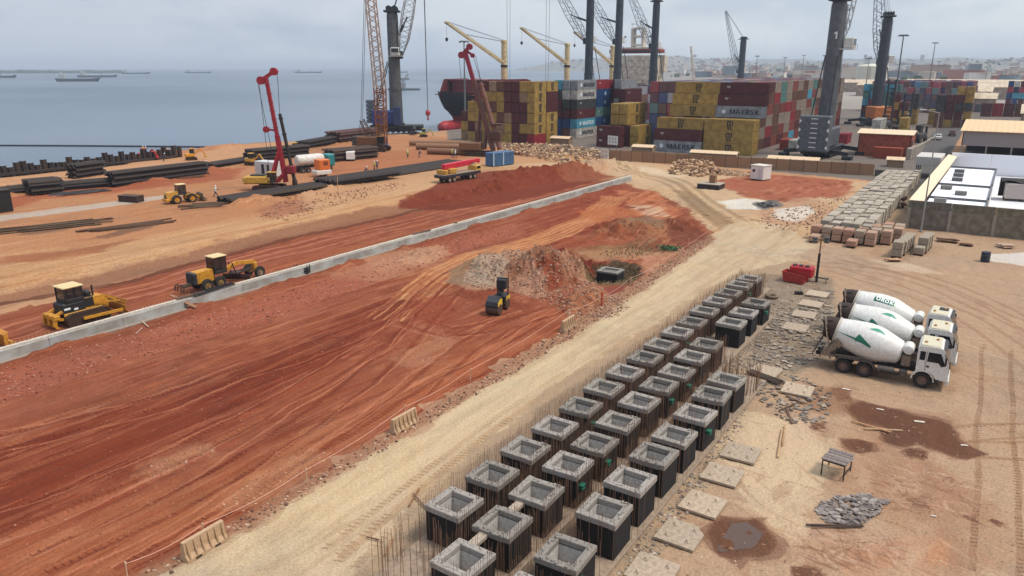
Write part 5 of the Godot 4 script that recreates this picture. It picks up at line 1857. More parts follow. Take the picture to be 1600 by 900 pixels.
func build_yard():
	var tier := ["ground", "second", "third", "fourth", "fifth", "sixth"]
	var g := "shipping containers stacked in the port yard"
	# --- the block behind the fence, nearest the grey crane ---
	var front_x := -58.9
	for k in 3:
		container(Vector3(front_x, CT * k, -188.8), true, L40, "yellow", "m", "yellow container with dark emblem, %s tier of the front right stack behind the fence" % tier[k], g)
		container(Vector3(front_x, CT * k, -191.5), true, L40, "yellow", "", "plain yellow container hidden behind the front right stack, %s tier" % tier[k], g)
	container(Vector3(-71.6, 0, -187.2), true, L40, "grey", "k", "grey lettered container at ground level in front of the maroon one, by the fence", g)
	container(Vector3(-71.6, CT, -187.2), true, L40, "maroon", "b", "maroon container on the grey lettered one beside the yellow front stack", g)
	container(Vector3(-71.6, CT * 2, -188.8), true, L40, "yellow", "m", "yellow container with dark emblem on top of the maroon one, third tier", g)
	for k in 2:
		container(Vector3(-71.6, CT * k, -189.9), true, L40, "yellow", "", "yellow container half hidden behind the maroon and grey pair, %s tier" % tier[k], g)
	for k in 3:
		var s := -196.4 - 1.7 * k
		container(Vector3(-71.4, CT * (3 + k), s), true, L40, "yellow", "m", "yellow emblem container, %s tier, stepping back up the left stair" % tier[3 + k], g)
	container(Vector3(front_x, CT * 3, -196.6), true, L40, "grey", "k", "grey container with big dark lettering under two maroon ones, fourth tier", g)
	container(Vector3(front_x, CT * 4, -198.0), true, L40, "maroon", "b", "maroon container lying on the grey lettered one, fifth tier", g)
	container(Vector3(front_x, CT * 5, -199.0), true, L40, "maroon", "b", "topmost maroon container above the grey lettered one, sixth tier", g)
	# right-hand face of the long block
	var pal := ["maroon", "brown", "rust", "drab", "brown", "light blue", "drab", "maroon", "drab", "rust", "teal", "brown", "maroon", "drab", "red", "maroon", "rust"]
	for row in 17:
		for k in 6:
			var s := -(204.0 + 6.45 * row)
			var p: String = pal[rng.randi() % pal.size()]
			container(Vector3(-56.4, CT * k, s), false, L20, p, "", "%s container, %s tier, %s bay along the long block's right face" % [p, tier[k], nth(row)], g, row < 9)
	# the roof of that block: the boxes nobody can tell apart from here
	var mm := MultiMesh.new()
	mm.transform_format = MultiMesh.TRANSFORM_3D
	mm.use_colors = true
	mm.mesh = container_mesh(L20)
	var spots := []
	for row in 17:
		for a in range(1, 12):
			for k in 6:
				if k == 5 or a == 11 or row == 0:
					if row == 0 and a < 6:
						continue
					spots.append([Vector3(-56.4 - 2.56 * a, CT * k, -(204.0 + 6.45 * row)), -PI * 0.5])
	# containers on the far yard beyond
	for row in 10:
		for a in 26:
			if (a % 9) > 6:
				continue
			var top := 2 + (rng.randi() % 4)
			for k in top:
				spots.append([Vector3(-150.0 + 2.65 * a + (12.0 if row > 4 else 0.0), CT * k, -(262.0 + 7.2 * row + (14.0 if row > 4 else 0.0))), -PI * 0.5])
	for row in 12:
		for a in 16:
			var top := 3 + (rng.randi() % 3)
			for k in top:
				spots.append([Vector3(-60.0 + 2.65 * a, CT * k, -(420.0 + 6.6 * row)), -PI * 0.5])
	mm.instance_count = spots.size()
	var names := PAINT.keys()
	for i in spots.size():
		mm.set_instance_transform(i, Transform3D(Basis.from_euler(Vector3(0, spots[i][1], 0)), spots[i][0]))
		var q: Array = PAINT[names[rng.randi() % names.size()] if rng.randf() < 0.6 else ["maroon", "dark blue", "blue", "red"][rng.randi() % 4]]
		mm.set_instance_color(i, lin(q[0], q[1], q[2]).lerp(lin(120, 106, 102), 0.4))
	var mi := MultiMeshInstance3D.new()
	mi.name = "stacked_containers"
	mi.multimesh = mm
	mi.material_override = tint_mat()
	add_child(mi)
	tag(mi, "mass of stacked containers of many colours filling the far yard", "containers", "", "stuff")
	# --- yellow stacks on the quay side ---
	var rows_a := [["yellow", "maroon", "yellow", "maroon", "yellow", "yellow"], ["maroon", "yellow", "maroon", "maroon", "pale brown", "yellow"], ["maroon", "maroon", "maroon", "maroon", "maroon", "maroon"], ["yellow", "yellow", "pale brown", "maroon", "maroon", "maroon"], ["yellow", "pale brown", "brown", "yellow", "yellow", "brown"], ["pale brown", "yellow", "yellow", "brown", "yellow", "pale brown"], ["yellow", "yellow", "yellow", "brown", "yellow", "maroon"], ["brown", "pale brown", "yellow", "yellow", "red"], ["yellow", "maroon", "yellow", "yellow"], ["pale brown", "yellow", "maroon"]]
	for a in rows_a.size():
		for k in rows_a[a].size():
			var p: String = rows_a[a][k]
			if a == 0:
				p = ["red", "yellow", "yellow", "yellow", "yellow", "yellow"][k]
			container(Vector3(-113.0 - 2.58 * a, CT * k, -185.0), false, L20, p, "m" if a == 0 and k > 0 else "", "%s container, %s tier of the %s quay-side column from the inner end" % [p, tier[k], nth(a)], g)
	for k in 6:
		var p: String = ["yellow", "yellow", "yellow", "maroon", "maroon", "yellow"][k]
		container(Vector3(-113.0, CT * k, -191.6), false, L20, p, "m" if p == "yellow" else "", "%s container, %s tier, second in line behind the inner quay-side column" % [p, tier[k]], g)
	# --- lettered grey and blue stacks ---
	for k in 6:
		var p: String = ["white", "light blue", "maroon", "dark grey", "white", "grey"][k]
		container(Vector3(-113.2, CT * k, -213.2), false, L40, p, "k" if p in ["white", "light blue", "grey"] else "b", "%s container%s, %s tier of the near lettered stack" % [p, " with side lettering" if p != "maroon" and p != "dark grey" else "", tier[k]], g)
		p = ["white", "blue", "teal", "blue", "blue", "red"][k]
		container(Vector3(-113.4, CT * k, -226.2), false, L40, p, "g" if p == "blue" else "b" if p in ["teal", "red"] else "", "%s container, %s tier of the far lettered stack" % [p, tier[k]], g)
		p = ["brown", "blue", "maroon", "dark grey", "white", "grey"][k]
		container(Vector3(-115.8, CT * k, -212.6), false, L40, p, "", "%s container, %s tier, end-on just left of the lettered stack" % [p, tier[k]], g)
		p = ["blue", "blue", "maroon", "maroon", "dark grey", "light blue"][k]
		container(Vector3(-118.4, CT * k, -212.2), false, L40, p, "", "%s container, %s tier, end-on two columns left of the lettered stack" % [p, tier[k]], g)
		if k < 5:
			p = ["red", "red", "dark grey", "maroon", "dark blue"][k]
			container(Vector3(-121.2, CT * k, -214.0), false, L40, p, "", "%s container, %s tier, in the lower column between the yellow and lettered groups" % [p, tier[k]], g)
			p = ["maroon", "grey", "grey", "dark blue", "dark blue"][k]
			container(Vector3(-123.8, CT * k, -216.0), false, L40, p, "", "%s container, %s tier, in the shadow behind the yellow quay-side stacks" % [p, tier[k]], g)
	# --- maroon stacks behind, yellow four-high pair, red pair by the fence ---
	for k in 6:
		var p: String = ["maroon", "maroon", "maroon", "maroon", "maroon", "maroon"][k]
		if k < 5:
			container(Vector3(-104.8, CT * k, -229.5), false, L40, p, "b" if k == 4 else "", "maroon container, %s tier of the stack behind the yellow four-high pair" % tier[k], g)
		container(Vector3(-107.6, CT * k, -232.0), false, L40, ["brown", "maroon", "maroon", "grey", "maroon", "grey"][k], "", "container seen end-on, %s tier, left of the maroon stack" % tier[k], g)
		container(Vector3(-110.3, CT * k, -236.0), false, L40, p, "", "maroon container, %s tier, rearmost of the stacks beside the lettered group" % tier[k], g)
	for k in 4:
		var x: float = [-86.2, -86.2, -89.6, -89.6][k]
		container(Vector3(x, CT * k, -198.4), false, L40, "yellow", "m", "yellow emblem container, %s tier of the four-high pair by the notice panel" % tier[k], g)
		container(Vector3(x - 2.6, CT * k, -198.4), false, L40, "yellow" if k > 1 else "maroon", "", "%s container, %s tier, left neighbour in the four-high pair" % ["yellow" if k > 1 else "maroon", tier[k]], g)
	for k in 2:
		container(Vector3(-91.6, CT * k, -188.6), true, L20 * 1.15, "maroon", "b", "maroon container, %s of the pair beside the white notice panel" % ["lower", "upper"][k], g)
	# --- between the groups ---
	for k in 5:
		var p: String = ["maroon", "dark blue", "red", "dark blue", "light blue"][k]
		container(Vector3(-95.2, CT * k, -240.0), false, L40, p, "k" if k == 4 else "", "%s container, %s tier of the mixed stack between the two yellow groups" % [p, tier[k]], g)
		p = ["grey", "white", "grey", "grey", "maroon"][k]
		container(Vector3(-86.0, CT * k, -246.0), false, L40, p, "k" if k in [1, 2, 3] else "", "%s container, %s tier, beside the stair of yellow boxes" % [p, tier[k]], g)
		if k < 4:
			container(Vector3(-81.2, CT * k, -216.0), false, L40, ["maroon", "dark blue", "grey", "white"][k], "k" if k > 1 else "b", "container behind the front yellow stair, %s tier of a lone stack" % tier[k], g)
			container(Vector3(-83.8, CT * k * 0.98, -215.0), false, L40, ["maroon", "maroon", "blue", "light blue"][k], "", "container end-on behind the front yellow stair, %s tier, left of the lone stack" % tier[k], g)
	# --- loose boxes round the grey crane and along the lane ---
	var loose := [[Vector3(-45.2, 0, -222.0), false, L40, "blue", "blue container lying on the yard floor left of the grey crane"], [Vector3(-49.5, 0, -209.0), false, L20, "orange red", "orange-red container on the floor at the foot of the long block"], [Vector3(-47.0, 0, -208.0), false, L20, "white", "white container on the floor next to the orange-red one"], [Vector3(-35.0, 0, -262.0), false, L40, "grey", "grey container under a pale one right of the grey crane"], [Vector3(-35.0, CT, -262.0), false, L40, "white", "pale green-grey container on the grey one right of the crane"], [Vector3(-29.0, 0, -272.0), false, L20, "yellow", "yellow container beside the striped mast right of the second crane"], [Vector3(-29.0, CT, -272.0), false, L20, "yellow", "upper yellow container beside the mast right of the second crane"], [Vector3(-40.0, 0, -236.0), false, L20, "red", "red container peeping out behind the grey crane's base"]]
	for q in loose:
		container(q[0], q[1], q[2], q[3], "", q[4], g)
	# stacks along the lane, beyond the orange shed
	var far := [[-38.0, 322.0, 4], [-35.2, 322.0, 3], [-32.4, 330.0, 4], [-26.0, 330.0, 2], [-23.0, 318.0, 4], [-20.2, 320.0, 4], [-17.4, 322.0, 5], [-14.6, 324.0, 5], [-40.8, 345.0, 5], [-44.0, 345.0, 5], [-47.0, 348.0, 5], [-50.0, 350.0, 5], [-53.0, 352.0, 5]]
	for i in far.size():
		for k in far[i][2]:
			var p: String = ["maroon", "yellow", "yellow", "maroon", "yellow", "brown", "dark grey", "yellow"][rng.randi() % 8]
			if i >= 8:
				p = ["maroon", "dark blue", "light blue", "red", "teal"][rng.randi() % 5]
			container(Vector3(far[i][0], CT * k, -far[i][1]), false, L20, p, "", "%s container, %s tier, %s lane stack past the orange shed" % [p, tier[k], nth(i)], g, false)
	for a in 6:
		for k in 5:
			var p: String = ["dark blue", "light blue", "maroon", "blue", "pink red", "white"][rng.randi() % 6]
			container(Vector3(-4.0 + 2.6 * a, CT * k, -470.0), false, L40, p, "", "%s container, %s tier, %s column of the far blue stacks" % [p, tier[k], nth(a)], g, false)
	for a in 5:
		for k in 2:
			var p: String = ["maroon", "red", "maroon", "brown", "pink red"][a]
			container(Vector3(-11.0 + 4.2 * a, CT * k, -400.0 - 2.0 * a), true, L20 * 0.66, p, "", "%s short container, %s tier, %s along the row beneath the pale sheds" % [p, tier[k], nth(a)], g, false)
	# far sheds with long pale roofs
	var sheds := [[Vector3(-36, -0.2, -560), Vector3(44, 7, 26), "long pale shed behind the yellow lane stacks"], [Vector3(-70, -0.2, -660), Vector3(70, 8, 34), "longest pale shed across the middle of the far port"], [Vector3(0, -0.2, -640), Vector3(60, 8, 30), "sand-roofed shed behind the blue stacks at the far right"], [Vector3(-30, -0.2, -820), Vector3(120, 8, 40), "far white-roofed hall below the hills"], [Vector3(30, -0.2, -330), Vector3(56, 6, 30), "low broad sand-coloured roof just beyond the grey warehouse"], [Vector3(-120, -0.2, -760), Vector3(80, 8, 30), "grey far shed left of the second crane"], [Vector3(-22, -0.2, -450), Vector3(26, 6.5, 18), "dark-gabled shed with a pale roof by the mast"]]
	for q in sheds:
		shed("port_shed", q[2], "shed", q[0], q[1], mat(176, 160, 148, 0.85, "grime", 0.05), mat(214, 200, 178, 0.8, "grime", 0.04), 2.4, 0.0, 0.6, 0.0, 3)
	# white tank and a chimney
	var tk := thing("storage_tank", "big white cylindrical storage tank beyond the second crane", "tank", Vector3(-122, -0.2, -820))
	var b := MB.new()
	b.lathe([Vector2(14, 0), Vector2(14, 22), Vector2(13, 23), Vector2(0, 24.5)], 26)
	part("tank_shell", b, mat(226, 222, 206, 0.6, "dirt", 0.03), tk)
	var ld := MB.new()
	for s in [-0.4, 0.4]:
		ld.rod(Vector3(s, 0, 14.2), Vector3(s, 22.5, 14.2), 0.08)
	for k in 30:
		ld.rod(Vector3(-0.4, 0.6 + k * 0.7, 14.2), Vector3(0.4, 0.6 + k * 0.7, 14.2), 0.05)
	part("ladder", ld, mat(150, 150, 150), tk)
	var ch := thing("chimney", "thin dark chimney standing across the bay", "chimney", Vector3(-470, 0.5, -1100))
	b = MB.new()
	b.lathe([Vector2(2.2, 0), Vector2(1.4, 46), Vector2(1.2, 46)], 12)
	part("stack", b, mat(110, 112, 116, 0.8), ch)
	b = MB.new()
	b.lathe([Vector2(1.75, 43), Vector2(1.75, 44)], 12)
	part("band", b, mat(80, 80, 84, 0.8), ch)
	# floodlight masts
	for q in [[Vector3(-174, 0.2, -233), 30.0, "floodlight mast beside the ship's bow"], [Vector3(-41, 0, -340), 33.0, "tall floodlight mast right of the second crane"], [Vector3(-49, -0.2, -560), 36.0, "tall floodlight mast over the pale sheds"], [Vector3(-205, -0.2, -900), 34.0, "floodlight mast nearest the chimney"], [Vector3(-182, -0.2, -640), 30.0, "floodlight mast with the boom crane beside it"], [Vector3(-190, -0.2, -760), 30.0, "small floodlight mast left of the grey crane"], [Vector3(-130, -0.2, -640), 30.0, "floodlight mast close to the grey crane's pillar"], [Vector3(-86, -0.2, -560), 27.0, "floodlight mast in front of the white tank"], [Vector3(-30, -0.2, -900), 28.0, "far floodlight mast below the hills"], [Vector3(10, -0.2, -700), 30.0, "floodlight mast at the far right edge"], [Vector3(-75, -0.2, -930), 27.0, "farthest floodlight mast beyond the sheds"]]:
		lamp_mast(q[0], q[1], q[2], 6, 116)
	for q in [[Vector3(-38.2, -0.1, -300.0), "container handler with a tall dark mast by the yellow lane stacks", 17.0], [Vector3(-30.5, -0.1, -282.0), "nearer dark container handler with a ladder-like mast on the lane", 13.0], [Vector3(-22.6, -0.1, -252.0), "low dark container handler on the asphalt lane", 4.5]]:
		var o := thing("container_handler", q[1], "handler", q[0], -0.2)
		var m := MB.new()
		m.box(Vector3(0, 1.9, 2.0), Vector3(3.4, 1.8, 6.5), 0.3)
		part("body", m, mat(54, 52, 56, 0.6, "grime"), o)
		for s in [-1.0, 1.0]:
			for z in [-1.0, 4.2]:
				wheel(o, Vector3(s * 1.5, 0.9, z), 0.9, 0.7, mat(70, 64, 60, 0.7)).rotation.y = PI * 0.5
		m = MB.new()
		for s in [-1.2, 1.2]:
			m.box(Vector3(s, q[2] * 0.5, -2.0), Vector3(0.5, q[2], 0.6))
		for k in int(q[2] / 1.6):
			m.box(Vector3(0, 1.0 + k * 1.6, -2.0), Vector3(2.4, 0.35, 0.4))
		part("mast", m, mat(44, 44, 50, 0.6), o)
		glazed_cab(o, Vector3(0, 3.8, 0.6), Vector3(1.6, 2.0, 1.6), mat(60, 58, 60), mat(48, 46, 48))
	for q in [[Vector3(-18.4, 0, -262.0), [224, 224, 222], "white pickup on the asphalt lane beside the grey warehouse"], [Vector3(-24.6, 0, -246.0), [110, 112, 116], "grey lorry-cab parked on the lane by the orange shed"], [Vector3(-15.8, 0, -280.0), [96, 60, 56], "dark red car parked past the white pickup"]]:
		var o := thing("car", q[2], "car", q[0], PI * 0.5)
		part("body", side_plate(PackedVector2Array([Vector2(-2.3, 0.45), Vector2(-2.3, 1.05), Vector2(-1.5, 1.15), Vector2(-1.1, 1.75), Vector2(0.5, 1.75), Vector2(1.1, 1.15), Vector2(2.2, 1.0), Vector2(2.3, 0.45)]), -0.9, 0.9), mat(q[1][0], q[1][1], q[1][2], 0.4, "dirt"), o)
		var m := MB.new()
		for s in [-0.91, 0.91]:
			m.box(Vector3(-0.3, 1.42, s), Vector3(1.5, 0.42, 0.02))
		m.box(Vector3(-1.32, 1.45, 0), Vector3(0.03, 0.4, 1.5), 0.0, Basis.from_euler(Vector3(0, 0, -0.55)))
		part("window", m, glass_mat(), o)
		for x in [-1.4, 1.45]:
			for s in [-0.82, 0.82]:
				wheel(o, Vector3(x, 0.36, s), 0.36, 0.22, mat(150, 150, 150, 0.5))
	# lattice boom crane far across the water
	var lc := thing("distant_crane", "small far crane with a pale lattice boom across the bay", "crane", Vector3(-255, -0.2, -700))
	b = MB.new()
	b.lattice(Vector3(0, 4, 0), Vector3(-6, 40, 0), 2.0, 1.0, 14, 0.22)
	part("boom", b, mat(216, 196, 176, 0.7), lc)
	b = MB.new()
	b.box(Vector3(1, 2, 0), Vector3(8, 4, 5), 0.3)
	part("machine_house", b, mat(150, 80, 70, 0.8), lc)
	# kerb of the lane, spoil and bits by the crane
	var kb := MB.new()
	for k in 26:
		var t := k / 25.0
		kb.box(Vector3(lerpf(-22.4, -20.2, t), 0.12, -(192.0 + 74.0 * t)), Vector3(0.5, 0.34, 2.9), 0.05, Basis.from_euler(Vector3(0, -0.03, 0)))
	struct("lane_kerb", kb, mat(170, 156, 140, 0.9, "concrete"))

func build_ship():
	var t := thing("cargo_ship", "big container ship with maroon and black hull moored at the quay", "ship", Vector3(-185, -3, -240))
	# stations along the hull: [distance aft, half beam at keel, at waterline, at deck, deck height]
	var st := [[-7.0, 0.0, 0.0, 0.5, 15.2], [-4.0, 0.1, 0.2, 3.6, 15.0], [0.0, 0.2, 0.8, 7.0, 14.6], [8.0, 0.8, 3.4, 11.2, 14.2], [18.0, 2.5, 8.0, 14.0, 14.0], [30.0, 6.0, 12.5, 15.0, 14.0], [36.0, 7.0, 13.4, 15.0, 9.5], [60.0, 11.0, 15.0, 15.0, 9.3], [150.0, 12.0, 15.0, 15.0, 9.3], [190.0, 8.0, 14.0, 15.0, 9.5], [205.0, 1.0, 9.0, 14.0, 10.0]]
	var bands := [[0.0, 5.6, "hull_bottom", mat(150, 34, 42, 0.6, "grime", 0.05)], [5.6, 30.0, "hull", mat(28, 28, 34, 0.6, "grime", 0.05)]]
	var rake := func(y: float) -> float: return -1.0 + 6.0 * (1.0 - smoothstep(0.0, 15.0, y)) + 3.0 * sin(clampf(y / 9.0, 0.0, 1.0) * PI)
	for bd in bands:
		var mb := MB.new()
		for i in st.size() - 1:
			for sd in [-1.0, 1.0]:
				for k in 6:
					var q := []
					for e in [[i, k], [i + 1, k], [i + 1, k + 1], [i, k + 1]]:
						var s: Array = st[e[0]]
						var top: float = minf(bd[1], s[4])
						var y: float = lerpf(minf(bd[0], top), top, e[1] / 6.0)
						var u: float = y / s[4]
						var hb: float = lerpf(s[2], s[3], smoothstep(0.1, 1.0, u)) if u > 0.1 else lerpf(s[1], s[2], u / 0.1)
						var aft: float = s[0] + (rake.call(y) * clampf(1.0 - i / 5.0, 0.0, 1.0) if e[0] < 5 else 0.0)
						q.append(Vector3(sd * hb, y, -aft))
					mb.quad(q[0], q[1], q[2], q[3], Vector3(sd, 0.1, 0.3 if i < 4 else 0.0))
		part(bd[2], mb, bd[3], t)
	var bulb := MB.new()
	bulb.lathe([Vector2(0, 0), Vector2(1.6, 0.7), Vector2(2.4, 3.0), Vector2(2.4, 14.0)], 14, Transform3D(Basis.from_euler(Vector3(-PI * 0.5, 0, 0)), Vector3(0, 1.6, 9.0)))
	part("bulbous_bow", bulb, mat(176, 40, 50, 0.6, "grime", 0.06), t)
	var fc := MB.new()
	for sd in [-1.0, 1.0]:
		var pts := [Vector3(0.6 * sd, 12.3, 6.0), Vector3(3.6 * sd, 12.2, 3.0), Vector3(7.0 * sd, 12.0, -0.6), Vector3(11.2 * sd, 12.0, -8.6), Vector3(14.1 * sd, 12.0, -18.2), Vector3(15.08 * sd, 12.0, -30.0), Vector3(15.08 * sd, 12.0, -44.0)]
		for i in pts.size() - 1:
			var a: Vector3 = pts[i]
			var b: Vector3 = pts[i + 1]
			var h0 := 2.6 if i < 3 else 7.4
			var h1 := 2.6 if i + 1 < 3 else 7.4
			if i == pts.size() - 2:
				h1 = 4.0
			fc.quad(a + Vector3(0.05 * sd, 0, 0), b + Vector3(0.05 * sd, 0, 0), b + Vector3(0.05 * sd, h1, 0), a + Vector3(0.05 * sd, h0, 0), Vector3(sd, 0, 0.4))
	fc.box(Vector3(0, 18.9, -24.0), Vector3(27.0, 0.3, 22.0))
	fc.quad(Vector3(-10.0, 12, -12), Vector3(10.0, 12, -12), Vector3(10.0, 19, -13.5), Vector3(-10.0, 19, -13.5), Vector3.BACK)
	part("forecastle", fc, mat(112, 30, 40, 0.65, "grime", 0.06), t)
	var dk := MB.new()
	dk.box(Vector3(0, 9.2, -120.0), Vector3(29.6, 0.4, 170.0))
	dk.box(Vector3(0, 13.6, -12.0), Vector3(18.0, 0.3, 24.0))
	part("deck", dk, mat(120, 60, 56, 0.8, "grime", 0.06), t)
	for k in 14:
		var hc := MB.new()
		hc.box(Vector3(0, 10.4, -44.0 - k * 9.6), Vector3(26.0, 2.0, 8.8), 0.1)
		part("hatch_cover", hc, mat(128, 70, 64, 0.8, "grime", 0.08), t)
	for y in [9.4, 10.4]:
		var sp := MB.new()
		sp.bar(Vector3(13.8, y, -14.0), Vector3(15.3, y, -32.0), 0.25)
		part("white_stripe", sp, mat(208, 200, 196), t)
	# ship's cranes
	for q in [[-33.0, 34.0, 0.5], [-87.0, 34.0, 0.5], [-136.0, 34.0, 0.42]]:
		var post := MB.new()
		post.lathe([Vector2(1.35, 9.4), Vector2(1.35, q[1] - 9.0), Vector2(1.2, q[1] - 8.5), Vector2(1.2, q[1])], 14, Transform3D(Basis.IDENTITY, Vector3(2, 0, q[0])))
		post.box(Vector3(2, q[1] + 0.3, q[0]), Vector3(2.0, 1.2, 2.4), 0.2)
		var cp := part("crane_post", post, mat(226, 206, 160, 0.7, "grime", 0.12), t)
		var ring := MB.new()
		ring.lathe([Vector2(1.5, q[1] - 10.0), Vector2(1.5, q[1] - 9.0)], 14, Transform3D(Basis.IDENTITY, Vector3(2, 0, q[0])))
		part("slew_ring", ring, mat(40, 38, 40, 0.7), cp)
		var j := MB.new()
		var a := Vector3(2, q[1] - 8.0, q[0] + 1.2)
		var b := Vector3(-4, q[1] + 6.6, q[0] + 31.0)
		for sd in [-0.7, 0.7]:
			j.bar(a + Vector3(sd, 0, 0), b + Vector3(sd * 0.5, 0, 0), 0.35, 0.9)
		for k in 7:
			var p := a.lerp(b, (k + 0.5) / 7.0)
			j.box(p, Vector3(1.2, 0.5, 0.3))
		j.box(b, Vector3(1.6, 0.9, 1.2), 0.2)
		part("jib", j, mat(222, 206, 168, 0.7, "grime", 0.2), cp)
		var w := MB.new()
		for sd in [-0.5, 0.5]:
			w.rod(Vector3(2 + sd, q[1] + 0.7, q[0]), b + Vector3(sd, 0.3, 0), 0.06, 0.06, 4, false)
			w.rod(Vector3(2 + sd, q[1] + 0.2, q[0]), a.lerp(b, 0.7) + Vector3(sd, 0.3, 0), 0.06, 0.06, 4, false)
		w.rod(b, b + Vector3(0, -5.5, 0), 0.05, 0.05, 4, false)
		part("rope", w, mat(70, 70, 72), cp)
		var hk := MB.new()
		hk.lathe([Vector2(0, -1.3), Vector2(0.5, -0.9), Vector2(0.6, 0), Vector2(0, 0.3)], 8, Transform3D(Basis.IDENTITY, b + Vector3(0, -5.8, 0)))
		part("hook", hk, mat(46, 40, 40), cp)
	# superstructure
	var su := MB.new()
	su.box(Vector3(0, 20.0, -172.0), Vector3(27.0, 21.0, 13.0), 0.15)
	su.box(Vector3(0, 31.8, -172.5), Vector3(30.0, 0.4, 10.0), 0.05)
	var ac := part("superstructure", su, mat(224, 216, 200, 0.7, "grime", 0.05), t)
	for r in 5:
		for c in 7:
			var wn := MB.new()
			wn.box(Vector3(-11.0 + c * 3.6, 13.0 + r * 3.6, -165.44), Vector3(0.5, 0.6, 0.16))
			part("window", wn, glass_mat(), ac)
	var br := MB.new()
	br.box(Vector3(0, 32.6, -171.0), Vector3(30.0, 2.0, 9.0), 0.1)
	part("bridge", br, mat(146, 52, 44, 0.7, "grime", 0.1), t)
	for k in 10:
		var bw := MB.new()
		bw.box(Vector3(-13.0 + k * 2.9, 32.5, -166.45), Vector3(2.4, 1.0, 0.1))
		part("bridge_window", bw, glass_mat(), t)
	var rl := MB.new()
	rl.box(Vector3(0, 34.3, -171.0), Vector3(29.0, 1.0, 8.4), 0.1)
	part("monkey_deck", rl, mat(212, 204, 192, 0.7), t)
	var fn := MB.new()
	for s in [-1.0, 1.0]:
		fn.box(Vector3(s * 3.2, 40.0, -173.0), Vector3(1.6, 10.4, 4.0), 0.2)
	for y in [36.0, 40.6, 45.0]:
		fn.box(Vector3(0, y, -173.0), Vector3(4.9, 1.2, 4.0), 0.15)
	part("radar_mast", fn, mat(206, 198, 186, 0.7), t)
	var an := MB.new()
	for x in [-4.0, -1.4, 0.6, 2.2, 4.6]:
		an.rod(Vector3(x, 45.0, -173), Vector3(x, 48.0 + fmod(absf(x) * 1.7, 3.0), -173), 0.12, 0.08, 5)
	an.bar(Vector3(-5.0, 47.4, -173), Vector3(-1.5, 47.4, -173), 0.3)
	an.bar(Vector3(0.2, 49.0, -173), Vector3(3.0, 49.0, -173), 0.3)
	part("antenna", an, mat(186, 180, 176), t)
	for s in [-1.0, 1.0]:
		var lb := MB.new()
		lb.box(Vector3(s * 7.6, 40.5, -171), Vector3(1.6, 1.0, 1.2), 0.4)
		part("floodlight", lb, mat(70, 70, 70), t)
		var wing := MB.new()
		wing.box(Vector3(s * 14.8, 26.0, -176.0), Vector3(2.5, 9.0, 5.0), 0.1)
		part("side_gallery", wing, mat(216, 208, 194, 0.7, "grime", 0.06), t)
	# mooring ropes
	for a in [[Vector3(11, 12.5, -6), Vector3(21, 4.0, 12)], [Vector3(12, 12.3, -12), Vector3(21, 4.0, 2)], [Vector3(8, 12.3, -2), Vector3(20.5, 4.0, 20)]]:
		var r := MB.new()
		r.rod(a[0], a[1], 0.06, 0.06, 4, false)
		part("mooring_rope", r, mat(160, 158, 150), t)
	# deck cargo
	var g := "containers carried on the ship's deck"
	var names := ["yellow", "yellow", "white", "white", "maroon", "dark blue", "grey", "white", "dark blue", "maroon"]
	for k in 10:
		var z: float = -240.0 - 31.0 - k * 12.9
		if k in [1, 5]:
			z -= 1.0
		for j in 3:
			container(Vector3(-185 + 12.2 - j * 2.6, 8.4, z), false, L40, names[(k + j * 3) % names.size()], "", "%s container on the ship's deck, %s bay aft, %s from quay side" % [names[(k + j * 3) % names.size()], nth(k), nth(j)], g, false)
	# ships and craft at anchor
	var far := [[Vector3(-1500, -3, -560), 90.0, 0.3, "dark low ship at anchor before the headland"], [Vector3(-1380, -3, -720), 70.0, 0.2, "second dark ship lying beside the headland's far end"], [Vector3(-2000, -3, -860), 80.0, 0.1, "long ship at the end of the headland"], [Vector3(-1900, -3, -1040), 90.0, 0.5, "pale vessel with a tall mast past the headland"], [Vector3(-2950, -3, -2050), 110.0, 0.2, "faint ship on the horizon left of the red rig"], [Vector3(-2600, -3, -2350), 120.0, 0.1, "coaster on the horizon right of the red rig"], [Vector3(-2400, -3, -2700), 100.0, 0.1, "barge on the horizon by the brown crawler boom"], [Vector3(-2750, -3, -1650), 100.0, 0.2, "faint barge on the open water at left"]]
	for q in far:
		var o := thing("ship", q[3], "ship", q[0], 0.6 + q[2])
		var l: float = q[1]
		var h := MB.new()
		h.ext(PackedVector2Array([Vector2(-l * 0.5, 5.5), Vector2(-l * 0.46, 0), Vector2(l * 0.44, 0), Vector2(l * 0.5, 6.5), Vector2(l * 0.36, 5.0), Vector2(-l * 0.3, 4.6)]), Vector3(0, 0, -6), Vector3.RIGHT, Vector3.UP, Vector3(0, 0, 12))
		part("hull", h, mat(70, 76, 88, 0.8), o)
		var s := MB.new()
		s.box(Vector3(-l * 0.34, 8.5, 0), Vector3(l * 0.13, 8.0, 10), 0.4)
		s.box(Vector3(-l * 0.36, 14.0, 0), Vector3(l * 0.05, 4.0, 5), 0.4)
		part("deckhouse", s, mat(176, 180, 186, 0.8), o)
		var m := MB.new()
		m.rod(Vector3(l * 0.1, 5, 0), Vector3(l * 0.1, 15, 0), 0.6)
		m.rod(Vector3(-l * 0.34, 12, 0), Vector3(-l * 0.34, 20, 0), 0.5)
		part("mast", m, mat(120, 124, 130, 0.8), o)
